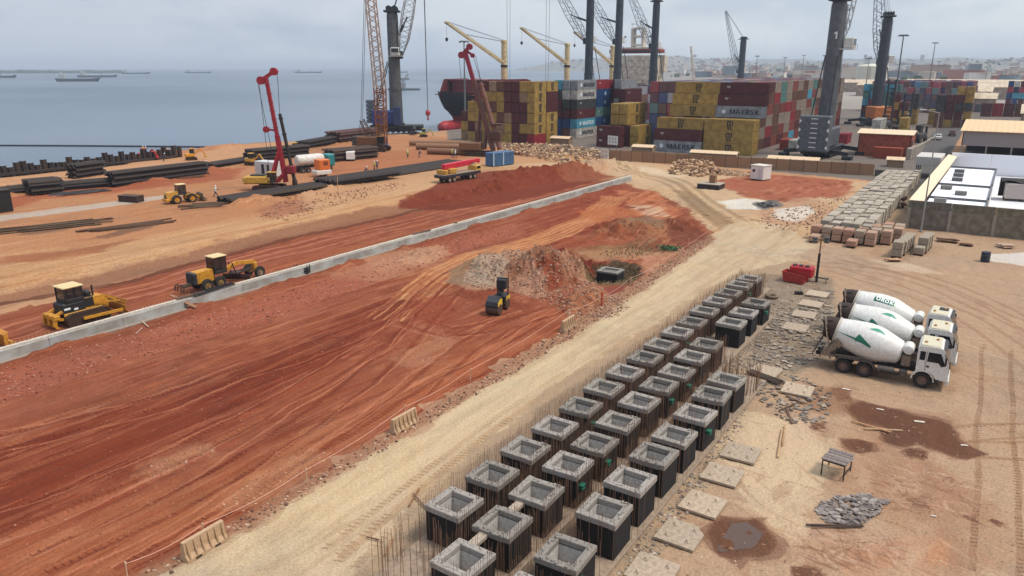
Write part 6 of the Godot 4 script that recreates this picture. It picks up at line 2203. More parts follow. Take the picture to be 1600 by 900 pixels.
	# floating work barge with a house on it
	for q in [[Vector3(-560, -3, -640), "grey work barge with a crane hut out on the bay"], [Vector3(-520, -3, -720), "pale house barge beside the grey work barge"]]:
		var o := thing("work_barge", q[1], "barge", q[0], 0.6)
		var h := MB.new()
		h.box(Vector3(0, 0.8, 0), Vector3(34, 2.6, 12), 0.3)
		part("hull", h, mat(96, 106, 116, 0.8), o)
		var s := MB.new()
		if q[1].begins_with("grey"):
			s.box(Vector3(-2, 5, 0), Vector3(7, 6, 6), 0.3)
			s.lattice(Vector3(-2, 8, 0), Vector3(5, 17, 0), 1.6, 1.0, 6, 0.25)
			s.box(Vector3(1, 12, 0), Vector3(10, 2.5, 6), 0.3)
		else:
			s.box(Vector3(0, 7, 0), Vector3(12, 11, 8), 0.3)
			s.rod(Vector3(3, 12, 0), Vector3(3, 21, 0), 0.3)
		part("deckhouse", s, mat(150, 152, 160, 0.8) if q[1].begins_with("grey") else mat(188, 186, 192, 0.8), o)
	# floating boom across the water
	var bm := MB.new()
	var pts := []
	for k in 26:
		var t2 := k / 25.0
		pts.append(Vector3(lerpf(-340.0, -182.0, t2), -2.85, -lerpf(62.0, 158.0, t2) - 6.0 * sin(t2 * PI)))
	for k in 25:
		bm.rod(pts[k], pts[k + 1], 0.34, 0.34, 7)
	solo("floating_boom", bm, mat(44, 40, 48, 0.7), "long dark floating boom lying across the near water", "boom")

# ---------- mobile harbour cranes ----------
func harbour_crane(label: String, p: Vector3, turn: float, h: float, boom_len: float, luff: float, tone: Array, house: Array, pivot: float, w := 3.8) -> Node3D:
	var t := thing("harbour_crane", label, "crane", p, turn)
	var pm := mat(tone[0], tone[1], tone[2], 0.55, "grime", 0.08)
	var dark := mat(34, 36, 42, 0.6, "grime", 0.2)
	var ch := MB.new()
	ch.box(Vector3(0, 1.7, 0), Vector3(6.0, 1.5, 17.0), 0.2)
	part("chassis", ch, dark, t)
	for z in [-6.5, 6.5]:
		for x in [-1.0, 1.0]:
			var o := MB.new()
			o.bar(Vector3(x * 2.0, 1.9, z), Vector3(x * 7.4, 1.3, z), 0.8, 0.9)
			o.box(Vector3(x * 7.4, 0.5, z), Vector3(2.2, 0.9, 2.2), 0.15)
			part("outrigger", o, dark, t)
	for k in 6:
		for x in [-2.6, 2.6]:
			var wl := MB.new()
			wl.rod(Vector3(x - 0.5, 0.85, -4.5 + k * 1.8), Vector3(x + 0.5, 0.85, -4.5 + k * 1.8), 0.8, 0.8, 12)
			part("wheel", wl, mat(28, 28, 30, 0.8), t)
	var hs := MB.new()
	hs.box(Vector3(0, 4.9, 3.0), Vector3(6.4, 4.4, 9.0), 0.25)
	part("machine_house", hs, mat(house[0], house[1], house[2], 0.6, "grime", 0.12), t)
	var rg := MB.new()
	rg.lathe([Vector2(2.6, 2.3), Vector2(2.6, 3.0)], 18)
	part("slew_ring", rg, dark, t)
	var pl := MB.new()
	pl.lathe([Vector2(w * 0.56, 2.8), Vector2(w * 0.53, h * 0.35), Vector2(w * 0.5, h * 0.36), Vector2(w * 0.46, h * 0.97), Vector2(w * 0.4, h)], 18)
	pl.lathe([Vector2(w * 0.56, h * 0.355), Vector2(w * 0.56, h * 0.37)], 18)
	var pil := part("pillar", pl, pm, t)
	var hd := MB.new()
	hd.box(Vector3(0, h + 0.2, 0), Vector3(w * 1.1, 0.6, w * 1.25), 0.1)
	for k in 4:
		hd.rod(Vector3(-w * 0.35 + k * w * 0.23, h + 1.0, -0.9), Vector3(-w * 0.35 + k * w * 0.23 + 0.2, h + 1.0, -0.9), 0.9, 0.9, 14)
		hd.rod(Vector3(-w * 0.35 + k * w * 0.23, h + 1.0, 0.9), Vector3(-w * 0.35 + k * w * 0.23 + 0.2, h + 1.0, 0.9), 0.9, 0.9, 14)
	part("sheave_head", hd, dark, t)
	var ld := MB.new()
	for s in [-0.3, 0.3]:
		ld.rod(Vector3(w * 0.52, 4, s), Vector3(w * 0.5, h - 1.0, s), 0.05, 0.05, 4)
	for k in int(h / 1.5) - 3:
		ld.rod(Vector3(w * 0.53, 4.5 + k * 1.5, -0.3), Vector3(w * 0.53, 4.5 + k * 1.5, 0.3), 0.05, 0.05, 4)
	part("ladder", ld, mat(120, 124, 128), pil)
	# tower cab looking along the boom (-z)
	var cb := thing_part("cab", t, Vector3(w * 0.5 + 1.2, pivot + 1.0, -1.0))
	var c1 := MB.new()
	c1.box(Vector3(0, 0, 0), Vector3(2.2, 2.4, 2.8), 0.2)
	c1.box(Vector3(-0.4, -1.4, 0), Vector3(3.4, 0.2, 4.2))
	cb.mesh = c1.mesh()
	cb.material_override = mat(206, 206, 202, 0.6)
	var c2 := MB.new()
	c2.box(Vector3(0, 0.3, -1.42), Vector3(1.9, 1.4, 0.06))
	c2.box(Vector3(1.12, 0.3, 0), Vector3(0.06, 1.3, 2.2))
	part("window", c2, glass_mat(), cb)
	var c3 := MB.new()
	for z in [-2.0, 0.0, 2.0]:
		c3.rod(Vector3(1.3, -1.4, z), Vector3(1.3, -0.2, z), 0.05, 0.05, 4)
	c3.rod(Vector3(1.3, -0.25, -2.0), Vector3(1.3, -0.25, 2.0), 0.05, 0.05, 4)
	part("railing", c3, mat(150, 150, 150), cb)
	# boom
	var a := Vector3(0, pivot, -w * 0.5 - 0.4)
	var b := a + Vector3(0, sin(luff), -cos(luff)) * boom_len
	var bo := MB.new()
	var k1 := a.lerp(b, 0.12)
	var k2 := a.lerp(b, 0.3)
	bo.lattice(a, k1, 1.0, 3.0, 3, 0.16, Vector3.UP)
	bo.lattice(k1, k2, 3.0, 3.4, 5, 0.17, Vector3.UP)
	bo.lattice(k2, b, 3.4, 1.1, 16, 0.15, Vector3.UP)
	part("boom", bo, mat(mini(tone[0] + 70, 220), mini(tone[1] + 70, 220), mini(tone[2] + 70, 220), 0.6), t)
	var ft := MB.new()
	ft.box(a + Vector3(0, 0, 0.3), Vector3(2.6, 2.4, 1.6), 0.2)
	part("boom_foot", ft, dark, t)
	var cy := MB.new()
	var e := Vector3(0, pivot + h * 0.16, -w * 0.45)
	var f := a.lerp(b, 0.28)
	cy.rod(e, e.lerp(f, 0.6), 0.42, 0.42, 10)
	cy.rod(e.lerp(f, 0.6), f, 0.25, 0.25, 10)
	part("luffing_cylinder", cy, dark, t)
	var bs := MB.new()
	for s in [-1.0, 1.0]:
		bs.rod(Vector3(s * 1.4, pivot - 2.0, w * 0.5), Vector3(s * 2.2, 6.5, 6.8), 0.16, 0.16, 6)
	part("back_stay", bs, dark, t)
	var rp := MB.new()
	for s in [-0.9, -0.3, 0.3, 0.9]:
		rp.rod(Vector3(s, h + 1.8, -0.9), b + Vector3(s * 0.6, 0.6, 0), 0.06, 0.06, 4, false)
	part("hoist_rope", rp, mat(80, 82, 86), t)
	return t

func thing_part(called: String, parent: Node, at: Vector3) -> MeshInstance3D:
	var o := MeshInstance3D.new()
	o.name = called
	parent.add_child(o, true)
	o.position = at
	return o

func hanging(t: Node3D, b: Vector3, drop: float, red: bool, gap := 0.9):
	# hoist ropes and hook under a boom tip, in the crane's own axes
	var r := MB.new()
	for s in [-gap, -gap * 0.3, gap * 0.3, gap]:
		r.rod(b + Vector3(s, 0, 0), b + Vector3(s * 0.5, -drop, 0), 0.07, 0.07, 4, false)
	part("hoist_rope", r, mat(96, 98, 102), t)
	var h := MB.new()
	h.lathe([Vector2(0, -2.8), Vector2(0.35, -2.4), Vector2(0.2, -1.2), Vector2(0.75, -0.9), Vector2(0.8, 0.2), Vector2(0.35, 0.7), Vector2(0, 0.8)], 10, Transform3D(Basis.IDENTITY, b + Vector3(0, -drop, 0)))
	part("hook_block", h, mat(176, 44, 52, 0.6) if red else mat(50, 50, 54, 0.6), t)

func build_cranes():
	var grey := [62, 68, 80]
	var c1 := harbour_crane("grey harbour crane with a numeral on its pillar, nearest the fence", Vector3(-38.5, 0, -199.0), -0.06, 36.0, 46.0, 1.22, [92, 98, 106], [84, 90, 100], 25.5, 3.8)
	var b := MB.new()
	b.box(Vector3(0, 5.9, 8.8), Vector3(7.0, 8.4, 2.4), 0.25)
	var cw := part("counterweight", b, mat(92, 98, 108, 0.6, "grime", 0.15), c1)
	for k in 7:
		var r := MB.new()
		r.box(Vector3(0.0, 2.8 + k * 1.1, 10.04), Vector3(1.6, 0.2, 0.1))
		part("white_rung", r, mat(224, 224, 224), cw)
	for s in [-1.0, 1.0]:
		for k in 4:
			var d := MB.new()
			d.ext(PackedVector2Array([Vector2(0, -0.55), Vector2(0.55 * -s, 0), Vector2(0, 0.55)]), Vector3(s * 3.42, 2.8 + k * 2.0, 10.06), Vector3.RIGHT, Vector3.UP, Vector3(0, 0, 0.05))
			part("white_marker", d, mat(230, 230, 230), cw)
	var num := text_mesh("1", 1.7, 0.06)
	var nm := part("numeral", num, mat(226, 228, 230), c1)
	var dirn := Vector3(38.5, 0, 199.0).normalized()
	nm.position = Vector3(0, 28.2, 0) + (Basis.from_euler(Vector3(0, 0.06, 0)) * dirn) * 2.2
	nm.rotation.y = 0.06 + atan2(dirn.x, dirn.z)
	harbour_crane("dark harbour crane with an orange house behind the grey one", Vector3(-44.0, 0, -316.0), 0.5, 38.5, 44.0, 1.2, [60, 64, 78], [214, 130, 66], 23.0, 3.7)
	harbour_crane("dark harbour crane nearest the bow among the three on the quay", Vector3(-154.0, 0, -294.0), 1.35, 50.0, 48.0, 0.92, [54, 62, 76], [60, 66, 76], 31.5, 3.5)
	harbour_crane("middle dark harbour crane of the three on the quay", Vector3(-154.0, 0, -322.0), 1.35, 52.0, 48.0, 0.92, [64, 70, 84], [60, 66, 76], 32.0, 3.5)
	harbour_crane("dark harbour crane in front of the ship's white bridge", Vector3(-154.0, 0, -363.0), 1.3, 51.5, 48.0, 1.05, [54, 62, 76], [60, 66, 76], 31.0, 3.8)
	harbour_crane("far dark harbour crane with a thin boom in the middle of the port", Vector3(-170.0, 0, -560.0), 1.3, 40.0, 44.0, 1.25, [50, 58, 72], [60, 66, 76], 18.0, 4.6)
	var c6 := harbour_crane("grey harbour crane with blue house alone on the quay at the water", Vector3(-170.5, 0.3, -190.5), -1.0, 37.5, 42.0, 1.36, [88, 90, 94], [40, 62, 140], 24.5, 3.9)
	hanging(c6, Vector3(0, 46.0, -10.4), 39.5, true)
	for k in 6:
		b = MB.new()
		b.box(Vector3(-1.0, 3.6 + k * 1.25, 8.6), Vector3(4.6, 1.05, 2.2), 0.1)
		part("ballast_plate", b, mat(96, 110, 124, 0.7, "grime", 0.2), c6)
	b = MB.new()
	b.box(Vector3(4.5, 5.5, -1.0), Vector3(2.0, 6.0, 2.4), 0.2)
	part("engine_box", b, mat(40, 56, 96, 0.6), c6)
	# ropes that hang into the frame from booms above it
	for q in [[Vector3(-196.0, 62.0, -296.0), 52.0, "pair of long hoist ropes hanging over the ship's foredeck"], [Vector3(-178.0, 62.0, -300.0), 50.0, "long hoist ropes hanging beside the first quay crane"]]:
		var r := MB.new()
		for s in [-0.9, 0.9]:
			r.rod(Vector3(s, 0, 0), Vector3(s * 0.7, -q[1], 0), 0.09, 0.09, 4, false)
		r.lathe([Vector2(0, -q[1] - 1.5), Vector2(0.8, -q[1] - 0.6), Vector2(0.8, -q[1]), Vector2(0, -q[1] + 0.3)], 8)
		solo("hoist_ropes", r, mat(112, 116, 124), q[2], "rope", q[0])

# ---------- machines: local +x is forward ----------
func wheel(parent: Node3D, p: Vector3, r: float, w: float, rim_mat: Material, called := "wheel") -> MeshInstance3D:
	var o := thing_part(called, parent, p)
	var t := MB.new()
	t.lathe([Vector2(r * 0.58, -w * 0.46), Vector2(r * 0.9, -w * 0.5), Vector2(r, -w * 0.36), Vector2(r, w * 0.36), Vector2(r * 0.9, w * 0.5), Vector2(r * 0.58, w * 0.46)], 20, Transform3D(Basis.from_euler(Vector3(PI * 0.5, 0, 0)), Vector3.ZERO))
	for k in 20:
		var a := TAU * k / 20.0
		t.box(Vector3(cos(a) * r, sin(a) * r, 0), Vector3(0.05, r * 0.13, w * 0.7), 0.0, Basis.from_euler(Vector3(0, 0, a)))
	o.mesh = t.mesh()
	o.material_override = mat(44, 40, 38, 0.9, "dirt", 0.8)
	var m := MB.new()
	for s in [-1.0, 1.0]:
		m.lathe([Vector2(r * 0.58, s * w * 0.44), Vector2(r * 0.5, s * w * 0.3), Vector2(r * 0.3, s * w * 0.26), Vector2(r * 0.26, s * w * 0.44), Vector2(0, s * w * 0.46)], 16, Transform3D(Basis.from_euler(Vector3(PI * 0.5, 0, 0)), Vector3.ZERO))
	part("rim", m, rim_mat, o)
	return o

func facing(a: Vector3, b: Vector3) -> float:
	return atan2(-(b.z - a.z), b.x - a.x)

func side_plate(pts: PackedVector2Array, z0: float, z1: float) -> MB:
	var m := MB.new()
	m.ext(pts, Vector3(0, 0, z0), Vector3.RIGHT, Vector3.UP, Vector3(0, 0, z1 - z0))
	return m

# drum profile: distance along its axis -> radius
const DRUM := [[0.0, 0.62], [0.12, 0.78], [1.35, 1.13], [1.75, 1.19], [2.35, 1.19], [2.75, 1.15], [4.35, 0.83], [4.4, 0.82], [5.05, 0.64], [5.15, 0.5]]

func drum_r(u: float) -> float:
	for i in DRUM.size() - 1:
		if u <= DRUM[i + 1][0]:
			return lerpf(DRUM[i][1], DRUM[i + 1][1], (u - DRUM[i][0]) / (DRUM[i + 1][0] - DRUM[i][0]))
	return DRUM[DRUM.size() - 1][1]

# a painted leaf or band that hugs the drum: outline in (distance along axis, angle)
func drum_patch(u0: float, u1: float, lower: Callable, upper: Callable) -> MB:
	var m := MB.new()
	var n := 16
	for i in n:
		var a := lerpf(u0, u1, float(i) / n)
		var b := lerpf(u0, u1, float(i + 1) / n)
		for k in 5:
			var q := []
			for e in [[a, k], [b, k], [b, k + 1], [a, k + 1]]:
				var ang: float = lerpf(lower.call(e[0]), upper.call(e[0]), e[1] / 5.0)
				var r := drum_r(e[0]) + 0.012
				q.append(Vector3(sin(ang) * r, e[0], cos(ang) * r))
			if (q[0] - q[3]).length() < 0.002 and (q[1] - q[2]).length() < 0.002:
				continue
			m.quad(q[0], q[1], q[2], q[3], Vector3(q[0].x, 0, q[0].z))
	return m

func mixer_truck(label: String, p: Vector3, turn: float, livery: int) -> Node3D:
	var t := thing("mixer_truck", label, "mixer truck", p, turn, "concrete mixer trucks parked side by side")
	var white := mat(226, 226, 224, 0.4, "dirt", 0.5)
	var steel := mat(150, 138, 126, 0.7, "rust", 0.6)
	var dark := mat(52, 46, 44, 0.8, "rust", 0.6)
	var rim := mat(128, 112, 104, 0.7, "rust", 0.6)
	# frame and running gear
	var f := MB.new()
	for s in [-0.42, 0.42]:
		f.box(Vector3(-0.7, 0.92, s), Vector3(7.6, 0.26, 0.1), 0.02)
	for k in 8:
		f.box(Vector3(-4.2 + k * 1.0, 0.92, 0), Vector3(0.12, 0.2, 0.84))
	f.box(Vector3(-0.7, 1.12, 0), Vector3(6.2, 0.12, 1.0), 0.02)
	part("frame", f, dark, t)
	for x in [-2.5, -1.13]:
		for s in [-1.0, 1.0]:
			wheel(t, Vector3(x, 0.53, s * 0.98), 0.53, 0.56, rim)
	for s in [-1.0, 1.0]:
		wheel(t, Vector3(2.5, 0.53, s * 1.04), 0.53, 0.34, rim)
	for s in [-1.0, 1.0]:
		var g := MB.new()
		var arc := []
		for k in 13:
			var a := PI * k / 12.0
			var cx := -1.13 if k < 6 else -2.5
			if k == 6:
				arc.append(Vector2(-1.5, 1.15))
				arc.append(Vector2(-2.1, 1.15))
				continue
			arc.append(Vector2(cx + cos(a) * 0.66, 0.53 + sin(a) * 0.64))
		for k in arc.size() - 1:
			var a: Vector2 = arc[k]
			var b: Vector2 = arc[k + 1]
			g.bar(Vector3(a.x, a.y, s * 0.98), Vector3(b.x, b.y, s * 0.98), 0.6, 0.04)
		part("mudguard", g, mat(104, 96, 92, 0.8, "rust"), t)
	var tank := MB.new()
	tank.rod(Vector3(-0.3, 0.75, 1.0), Vector3(0.75, 0.75, 1.0), 0.28, 0.28, 14)
	tank.box(Vector3(1.3, 0.75, 1.0), Vector3(0.5, 0.5, 0.4), 0.06)
	part("fuel_tank", tank, mat(96, 92, 92, 0.5, "rust"), t)
	var bb := MB.new()
	bb.box(Vector3(0.2, 0.78, -1.0), Vector3(1.4, 0.55, 0.45), 0.05)
	for k in 3:
		bb.rod(Vector3(-0.1 + k * 0.42, 0.74, 1.24), Vector3(0.2 + k * 0.42, 0.74, 1.24), 0.14, 0.14, 8)
	part("battery_box", bb, dark, t)
	# cab
	var cab := part("cab", side_plate(PackedVector2Array([Vector2(2.02, 1.05), Vector2(2.0, 2.82), Vector2(2.12, 2.98), Vector2(3.3, 3.02), Vector2(3.52, 2.9), Vector2(3.9, 1.95), Vector2(3.97, 1.3), Vector2(3.97, 0.75), Vector2(3.3, 0.75), Vector2(3.12, 1.02), Vector2(2.8, 1.22), Vector2(2.3, 1.2)]), -1.2, 1.2), white, t)
	var top := MB.new()
	top.box(Vector3(2.72, 3.03, 0), Vector3(1.2, 0.09, 2.2), 0.04)
	part("roof_panel", top, mat(212, 204, 180, 0.5, "dirt", 0.5), cab)
	for q in [[2.4, 0.55], [3.05, -0.3]]:
		var bc := MB.new()
		bc.lathe([Vector2(0.1, 0), Vector2(0.09, 0.1), Vector2(0, 0.14)], 10, Transform3D(Basis.IDENTITY, Vector3(q[0], 3.07, q[1])))
		part("roof_beacon", bc, mat(170, 120, 70, 0.4, ""), cab)
	for s in [-1.0, 1.0]:
		var z0: float = 1.205 * s
		var z1: float = 1.225 * s
		part("side_window", side_plate(PackedVector2Array([Vector2(2.62, 1.95), Vector2(2.66, 2.62), Vector2(3.38, 2.62), Vector2(3.72, 1.82), Vector2(3.5, 1.72), Vector2(3.3, 1.95)]), minf(z0, z1), maxf(z0, z1)), glass_mat(), cab)
		part("side_window", side_plate(PackedVector2Array([Vector2(2.16, 2.0), Vector2(2.16, 2.62), Vector2(2.48, 2.62), Vector2(2.48, 2.0)]), minf(z0, z1), maxf(z0, z1)), glass_mat(), cab)
		var dl := MB.new()
		dl.box(Vector3(2.56, 1.75, s * 1.207), Vector3(0.025, 1.8, 0.016))
		dl.box(Vector3(2.7, 1.6, s * 1.22), Vector3(0.16, 0.14, 0.03), 0.01)
		part("door_handle", dl, dark, cab)
		var mr := MB.new()
		mr.box(Vector3(3.72, 2.25, s * 1.5), Vector3(0.12, 0.62, 0.26), 0.05)
		mr.bar(Vector3(3.62, 2.62, s * 1.2), Vector3(3.72, 2.5, s * 1.5), 0.05)
		part("mirror", mr, mat(30, 30, 32, 0.5), cab)
		var hl := MB.new()
		hl.box(Vector3(3.95, 0.92, s * 0.92), Vector3(0.1, 0.24, 0.42), 0.04)
		part("headlight", hl, mat(196, 200, 204, 0.2, ""), cab)
		var arch := MB.new()
		for k in 8:
			var a := PI * k / 8.0
			var b := PI * (k + 1) / 8.0
			arch.bar(Vector3(2.5 + cos(a) * 0.68, 0.55 + sin(a) * 0.68, s * 1.08), Vector3(2.5 + cos(b) * 0.68, 0.55 + sin(b) * 0.68, s * 1.08), 0.34, 0.06)
		part("wheel_arch", arch, white, cab)
		var st := MB.new()
		st.box(Vector3(3.25, 0.72, s * 1.12), Vector3(0.45, 0.1, 0.2), 0.02)
		st.box(Vector3(3.28, 0.46, s * 1.14), Vector3(0.42, 0.08, 0.2), 0.02)
		part("step", st, dark, cab)
	var ws := MB.new()
	ws.quad(Vector3(3.545, 2.86, -1.08), Vector3(3.545, 2.86, 1.08), Vector3(3.915, 1.96, 1.1), Vector3(3.915, 1.96, -1.1), Vector3(1, 0.4, 0))
	part("windscreen", ws, glass_mat(), cab)
	var vs := MB.new()
	vs.box(Vector3(3.6, 2.92, 0), Vector3(0.22, 0.06, 2.2), 0.03, Basis.from_euler(Vector3(0, 0, -0.35)))
	part("sun_visor", vs, mat(46, 46, 50, 0.5), cab)
	var gr := MB.new()
	for k in 5:
		gr.box(Vector3(3.975, 1.72 - k * 0.13, 0), Vector3(0.03, 0.09, 1.7))
	part("grille", gr, dark, cab)
	var bp := MB.new()
	bp.box(Vector3(3.95, 0.66, 0), Vector3(0.24, 0.36, 2.42), 0.06)
	part("bumper", bp, mat(206, 206, 202, 0.5, "dirt", 0.6), cab)
	var rw := MB.new()
	rw.box(Vector3(2.0, 2.2, 0), Vector3(0.03, 0.6, 1.3))
	part("rear_window", rw, glass_mat(), cab)
	if livery == 2:
		var hc := MB.new()
		hc.box(Vector3(2.95, 3.09, -0.35), Vector3(0.62, 0.06, 0.8), 0.02)
		part("roof_hatch", hc, mat(40, 38, 38, 0.6), cab)
	# gear behind the cab
	var wt := MB.new()
	wt.lathe([Vector2(0, -0.62), Vector2(0.3, -0.56), Vector2(0.36, -0.42), Vector2(0.36, 0.42), Vector2(0.3, 0.56), Vector2(0, 0.62)], 16, Transform3D(Basis.from_euler(Vector3(PI * 0.5, 0, 0)), Vector3(1.42, 2.35, 0.2)))
	part("water_tank", wt, white, t)
	var pd := MB.new()
	pd.box(Vector3(1.35, 1.5, 0), Vector3(0.6, 0.8, 1.3), 0.06)
	pd.bar(Vector3(1.2, 1.1, 0.6), Vector3(1.45, 2.2, 0.3), 0.12)
	pd.bar(Vector3(1.2, 1.1, -0.6), Vector3(1.45, 2.2, 0.0), 0.12)
	part("drum_pedestal", pd, steel, t)
	var rp := MB.new()
	for s in [-1.0, 1.0]:
		rp.bar(Vector3(-3.3, 1.1, s * 0.5), Vector3(-3.05, 2.35, s * 0.75), 0.18)
		rp.bar(Vector3(-3.9, 1.1, s * 0.5), Vector3(-3.15, 2.3, s * 0.75), 0.14)
		rp.bar(Vector3(-3.1, 1.15, s * 0.85), Vector3(-0.4, 1.2, s * 0.8), 0.12)
	rp.box(Vector3(-3.1, 2.35, 0), Vector3(0.2, 0.18, 1.9), 0.03)
	part("rear_support", rp, steel, t)
	# drum: axis from the gearbox behind the cab up to the rear mouth
	var d0 := Vector3(1.0, 1.82, 0)
	var dir := Vector3(-4.75, 1.0, 0).normalized()
	var bx := Vector3(0, 0, 1).cross(dir).normalized()
	var tf := Transform3D(Basis(bx, dir, bx.cross(dir)), d0)
	var d := MB.new()
	var prof := []
	for q in DRUM:
		if q[0] <= 4.38:
			prof.append(Vector2(q[1], q[0]))
	d.lathe(prof, 36)
	var drum := part("drum", d, mat(224, 224, 221, 0.35, "dirt", 0.3), t)
	drum.transform = tf.scaled_local(Vector3(1.08, 1.03, 1.08))
	var dm := MB.new()
	dm.lathe([Vector2(0.825, 4.352), Vector2(0.842, 4.36), Vector2(0.66, 5.05), Vector2(0.5, 5.12), Vector2(0.46, 4.9)], 32)
	part("drum_mouth", dm, mat(66, 52, 46, 0.85, "rust", 0.5), drum)
	var rr := MB.new()
	rr.lathe([Vector2(0.9, 4.2), Vector2(0.9, 4.34)], 32)
	part("roller_ring", rr, mat(190, 182, 172, 0.6, "dirt"), drum)
	var green := mat(10, 98, 74, 0.5, "")
	# angle 0 looks towards local +z of the drum frame (the truck's side), +x of the frame is up
	var sgn := 1.0 if tf.basis.z.z > 0.0 else -1.0
	var upx := 1.0 if tf.basis.x.y > 0.0 else -1.0
	var to_ang := func(v: float) -> float:  # v: 0 = towards the near side, PI/2 = up
		return atan2(upx * sin(v), sgn * cos(v))
	if livery < 2:
		part("leaf_mark", drum_patch(2.5, 4.2, func(u): return to_ang.call(0.10 + 0.08 * (u - 2.5)), func(u): return to_ang.call(0.10 + 0.08 * (u - 2.5) + 0.12 * sin(clampf((4.2 - u) / 1.7, 0.0, 1.0) * PI * 0.5))), green, drum)
		part("leaf_mark", drum_patch(1.9, 3.0, func(u): return to_ang.call(0.10 - 0.16 * clampf(2.5 - u, 0.0, 1.0)), func(u): return to_ang.call(0.10 + 0.42 * clampf((u - 1.9) / 0.9, 0.0, 1.0) * clampf((3.0 - u) / 0.12, 0.0, 1.0))), green, drum)
		part("leaf_mark", drum_patch(1.3, 2.4, func(u): return to_ang.call(1.02), func(u): return to_ang.call(1.02 + 0.24 * sin(clampf((u - 1.3) / 1.1, 0.0, 1.0) * PI))), mat(40, 136, 106, 0.5, ""), drum)
	else:
		part("name_band", drum_patch(1.6, 3.05, func(u): return to_ang.call(0.80 - 0.02 * u), func(u): return to_ang.call(1.16 - 0.02 * u)), green, drum)
		part("leaf_mark", drum_patch(1.5, 1.62, func(u): return to_ang.call(0.78), func(u): return to_ang.call(0.78 + 2.0 * (u - 1.5))), mat(120, 190, 120, 0.5, ""), drum)
		var tm := text_mesh("OROK", 0.34, 0.03)
		var tx := part("lettering", tm, mat(236, 238, 236, 0.5, ""), drum)
		var ang: float = to_ang.call(0.94)
		var nrm := Vector3(sin(ang), 0, cos(ang))
		var right := -Vector3.UP
		tx.transform = Transform3D(Basis(right, nrm.cross(right), nrm), nrm * 1.2 + Vector3.UP * 2.3)
	# hopper, chute, ladder
	var hp := MB.new()
	hp.ext(PackedVector2Array([Vector2(-4.3, 3.45), Vector2(-3.6, 3.55), Vector2(-3.7, 3.0), Vector2(-4.15, 2.95)]), Vector3(0, 0, -0.5), Vector3.RIGHT, Vector3.UP, Vector3(0, 0, 1.0))
	part("hopper", hp, dark, t)
	var cu := MB.new()
	for k in 7:
		var a0 := PI + PI * k / 7.0
		var a1 := PI + PI * (k + 1) / 7.0
		var A := Vector3(-4.2, 2.5, 0.2)
		var B := Vector3(-4.75, 1.15, 0.85)
		var o0 := Vector3(0.1, sin(a0) * 0.28, cos(a0) * 0.32)
		var o1 := Vector3(0.1, sin(a1) * 0.28, cos(a1) * 0.32)
		cu.quad(A + o0, A + o1, B + o1, B + o0, Vector3(0, -1, 0))
	part("chute", cu, mat(116, 120, 128, 0.6, "rust"), t)
	var la := MB.new()
	for s in [0.62, 0.98]:
		la.rod(Vector3(-3.45, 0.7, s), Vector3(-3.95, 3.1, s), 0.035, 0.035, 5)
	for k in 8:
		la.rod(Vector3(-3.48 - k * 0.062, 0.85 + k * 0.3, 0.62), Vector3(-3.48 - k * 0.062, 0.85 + k * 0.3, 0.98), 0.025, 0.025, 5)
	la.rod(Vector3(-3.95, 3.1, 0.62), Vector3(-4.1, 3.9, 0.62), 0.03, 0.03, 5)
	la.rod(Vector3(-3.95, 3.1, 0.98), Vector3(-4.1, 3.9, 0.98), 0.03, 0.03, 5)
	la.rod(Vector3(-4.1, 3.9, 0.62), Vector3(-4.1, 3.9, 0.98), 0.03, 0.03, 5)
	part("ladder", la, mat(196, 186, 174, 0.6, "rust"), t)
	var pf := MB.new()
	pf.box(Vector3(-3.6, 1.05, 0), Vector3(1.0, 0.1, 2.1), 0.02)
	pf.bar(Vector3(-3.9, 1.1, 1.0), Vector3(-2.9, 2.2, 1.0), 0.12, 0.4)
	part("rear_platform", pf, steel, t)
	for s in [-0.9, 0.9]:
		var tl := MB.new()
		tl.box(Vector3(-4.12, 0.92, s), Vector3(0.06, 0.14, 0.3), 0.02)
		part("tail_light", tl, mat(150, 30, 28, 0.4, ""), t)
	return t

# crawler track: a long rounded belt with shoes
func track(parent: Node3D, z: float, l: float, h: float, w: float, x0 := 0.0):
	var m := MB.new()
	var pts := []
	var r := h * 0.5
	for k in 9:
		var a := -PI * 0.5 + PI * k / 8.0
		pts.append(Vector2(x0 + l * 0.5 - r + cos(a) * r, r + sin(a) * r))
	for k in 9:
		var a := PI * 0.5 + PI * k / 8.0
		pts.append(Vector2(x0 - l * 0.5 + r + cos(a) * r, r + sin(a) * r))
	m.ext(PackedVector2Array(pts), Vector3(0, 0, z - w * 0.42), Vector3.RIGHT, Vector3.UP, Vector3(0, 0, w * 0.84))
	for i in pts.size():
		var a: Vector2 = pts[i]
		var b: Vector2 = pts[(i + 1) % pts.size()]
		var n := maxi(1, int(a.distance_to(b) / 0.26))
		for k in n:
			var q := a.lerp(b, (k + 0.5) / n)
			var d := (b - a).normalized()
			m.box(Vector3(q.x, q.y, z), Vector3(0.2, 0.09, w), 0.0, Basis(Vector3(d.x, d.y, 0), Vector3(-d.y, d.x, 0), Vector3.BACK))
	for k in 5:
		m.rod(Vector3(x0 - l * 0.34 + k * l * 0.17, r * 0.8, z - w * 0.46), Vector3(x0 - l * 0.34 + k * l * 0.17, r * 0.8, z + w * 0.46), r * 0.42, r * 0.42, 10)
	part("track", m, mat(74, 54, 44, 0.9, "rust", 0.6), parent)

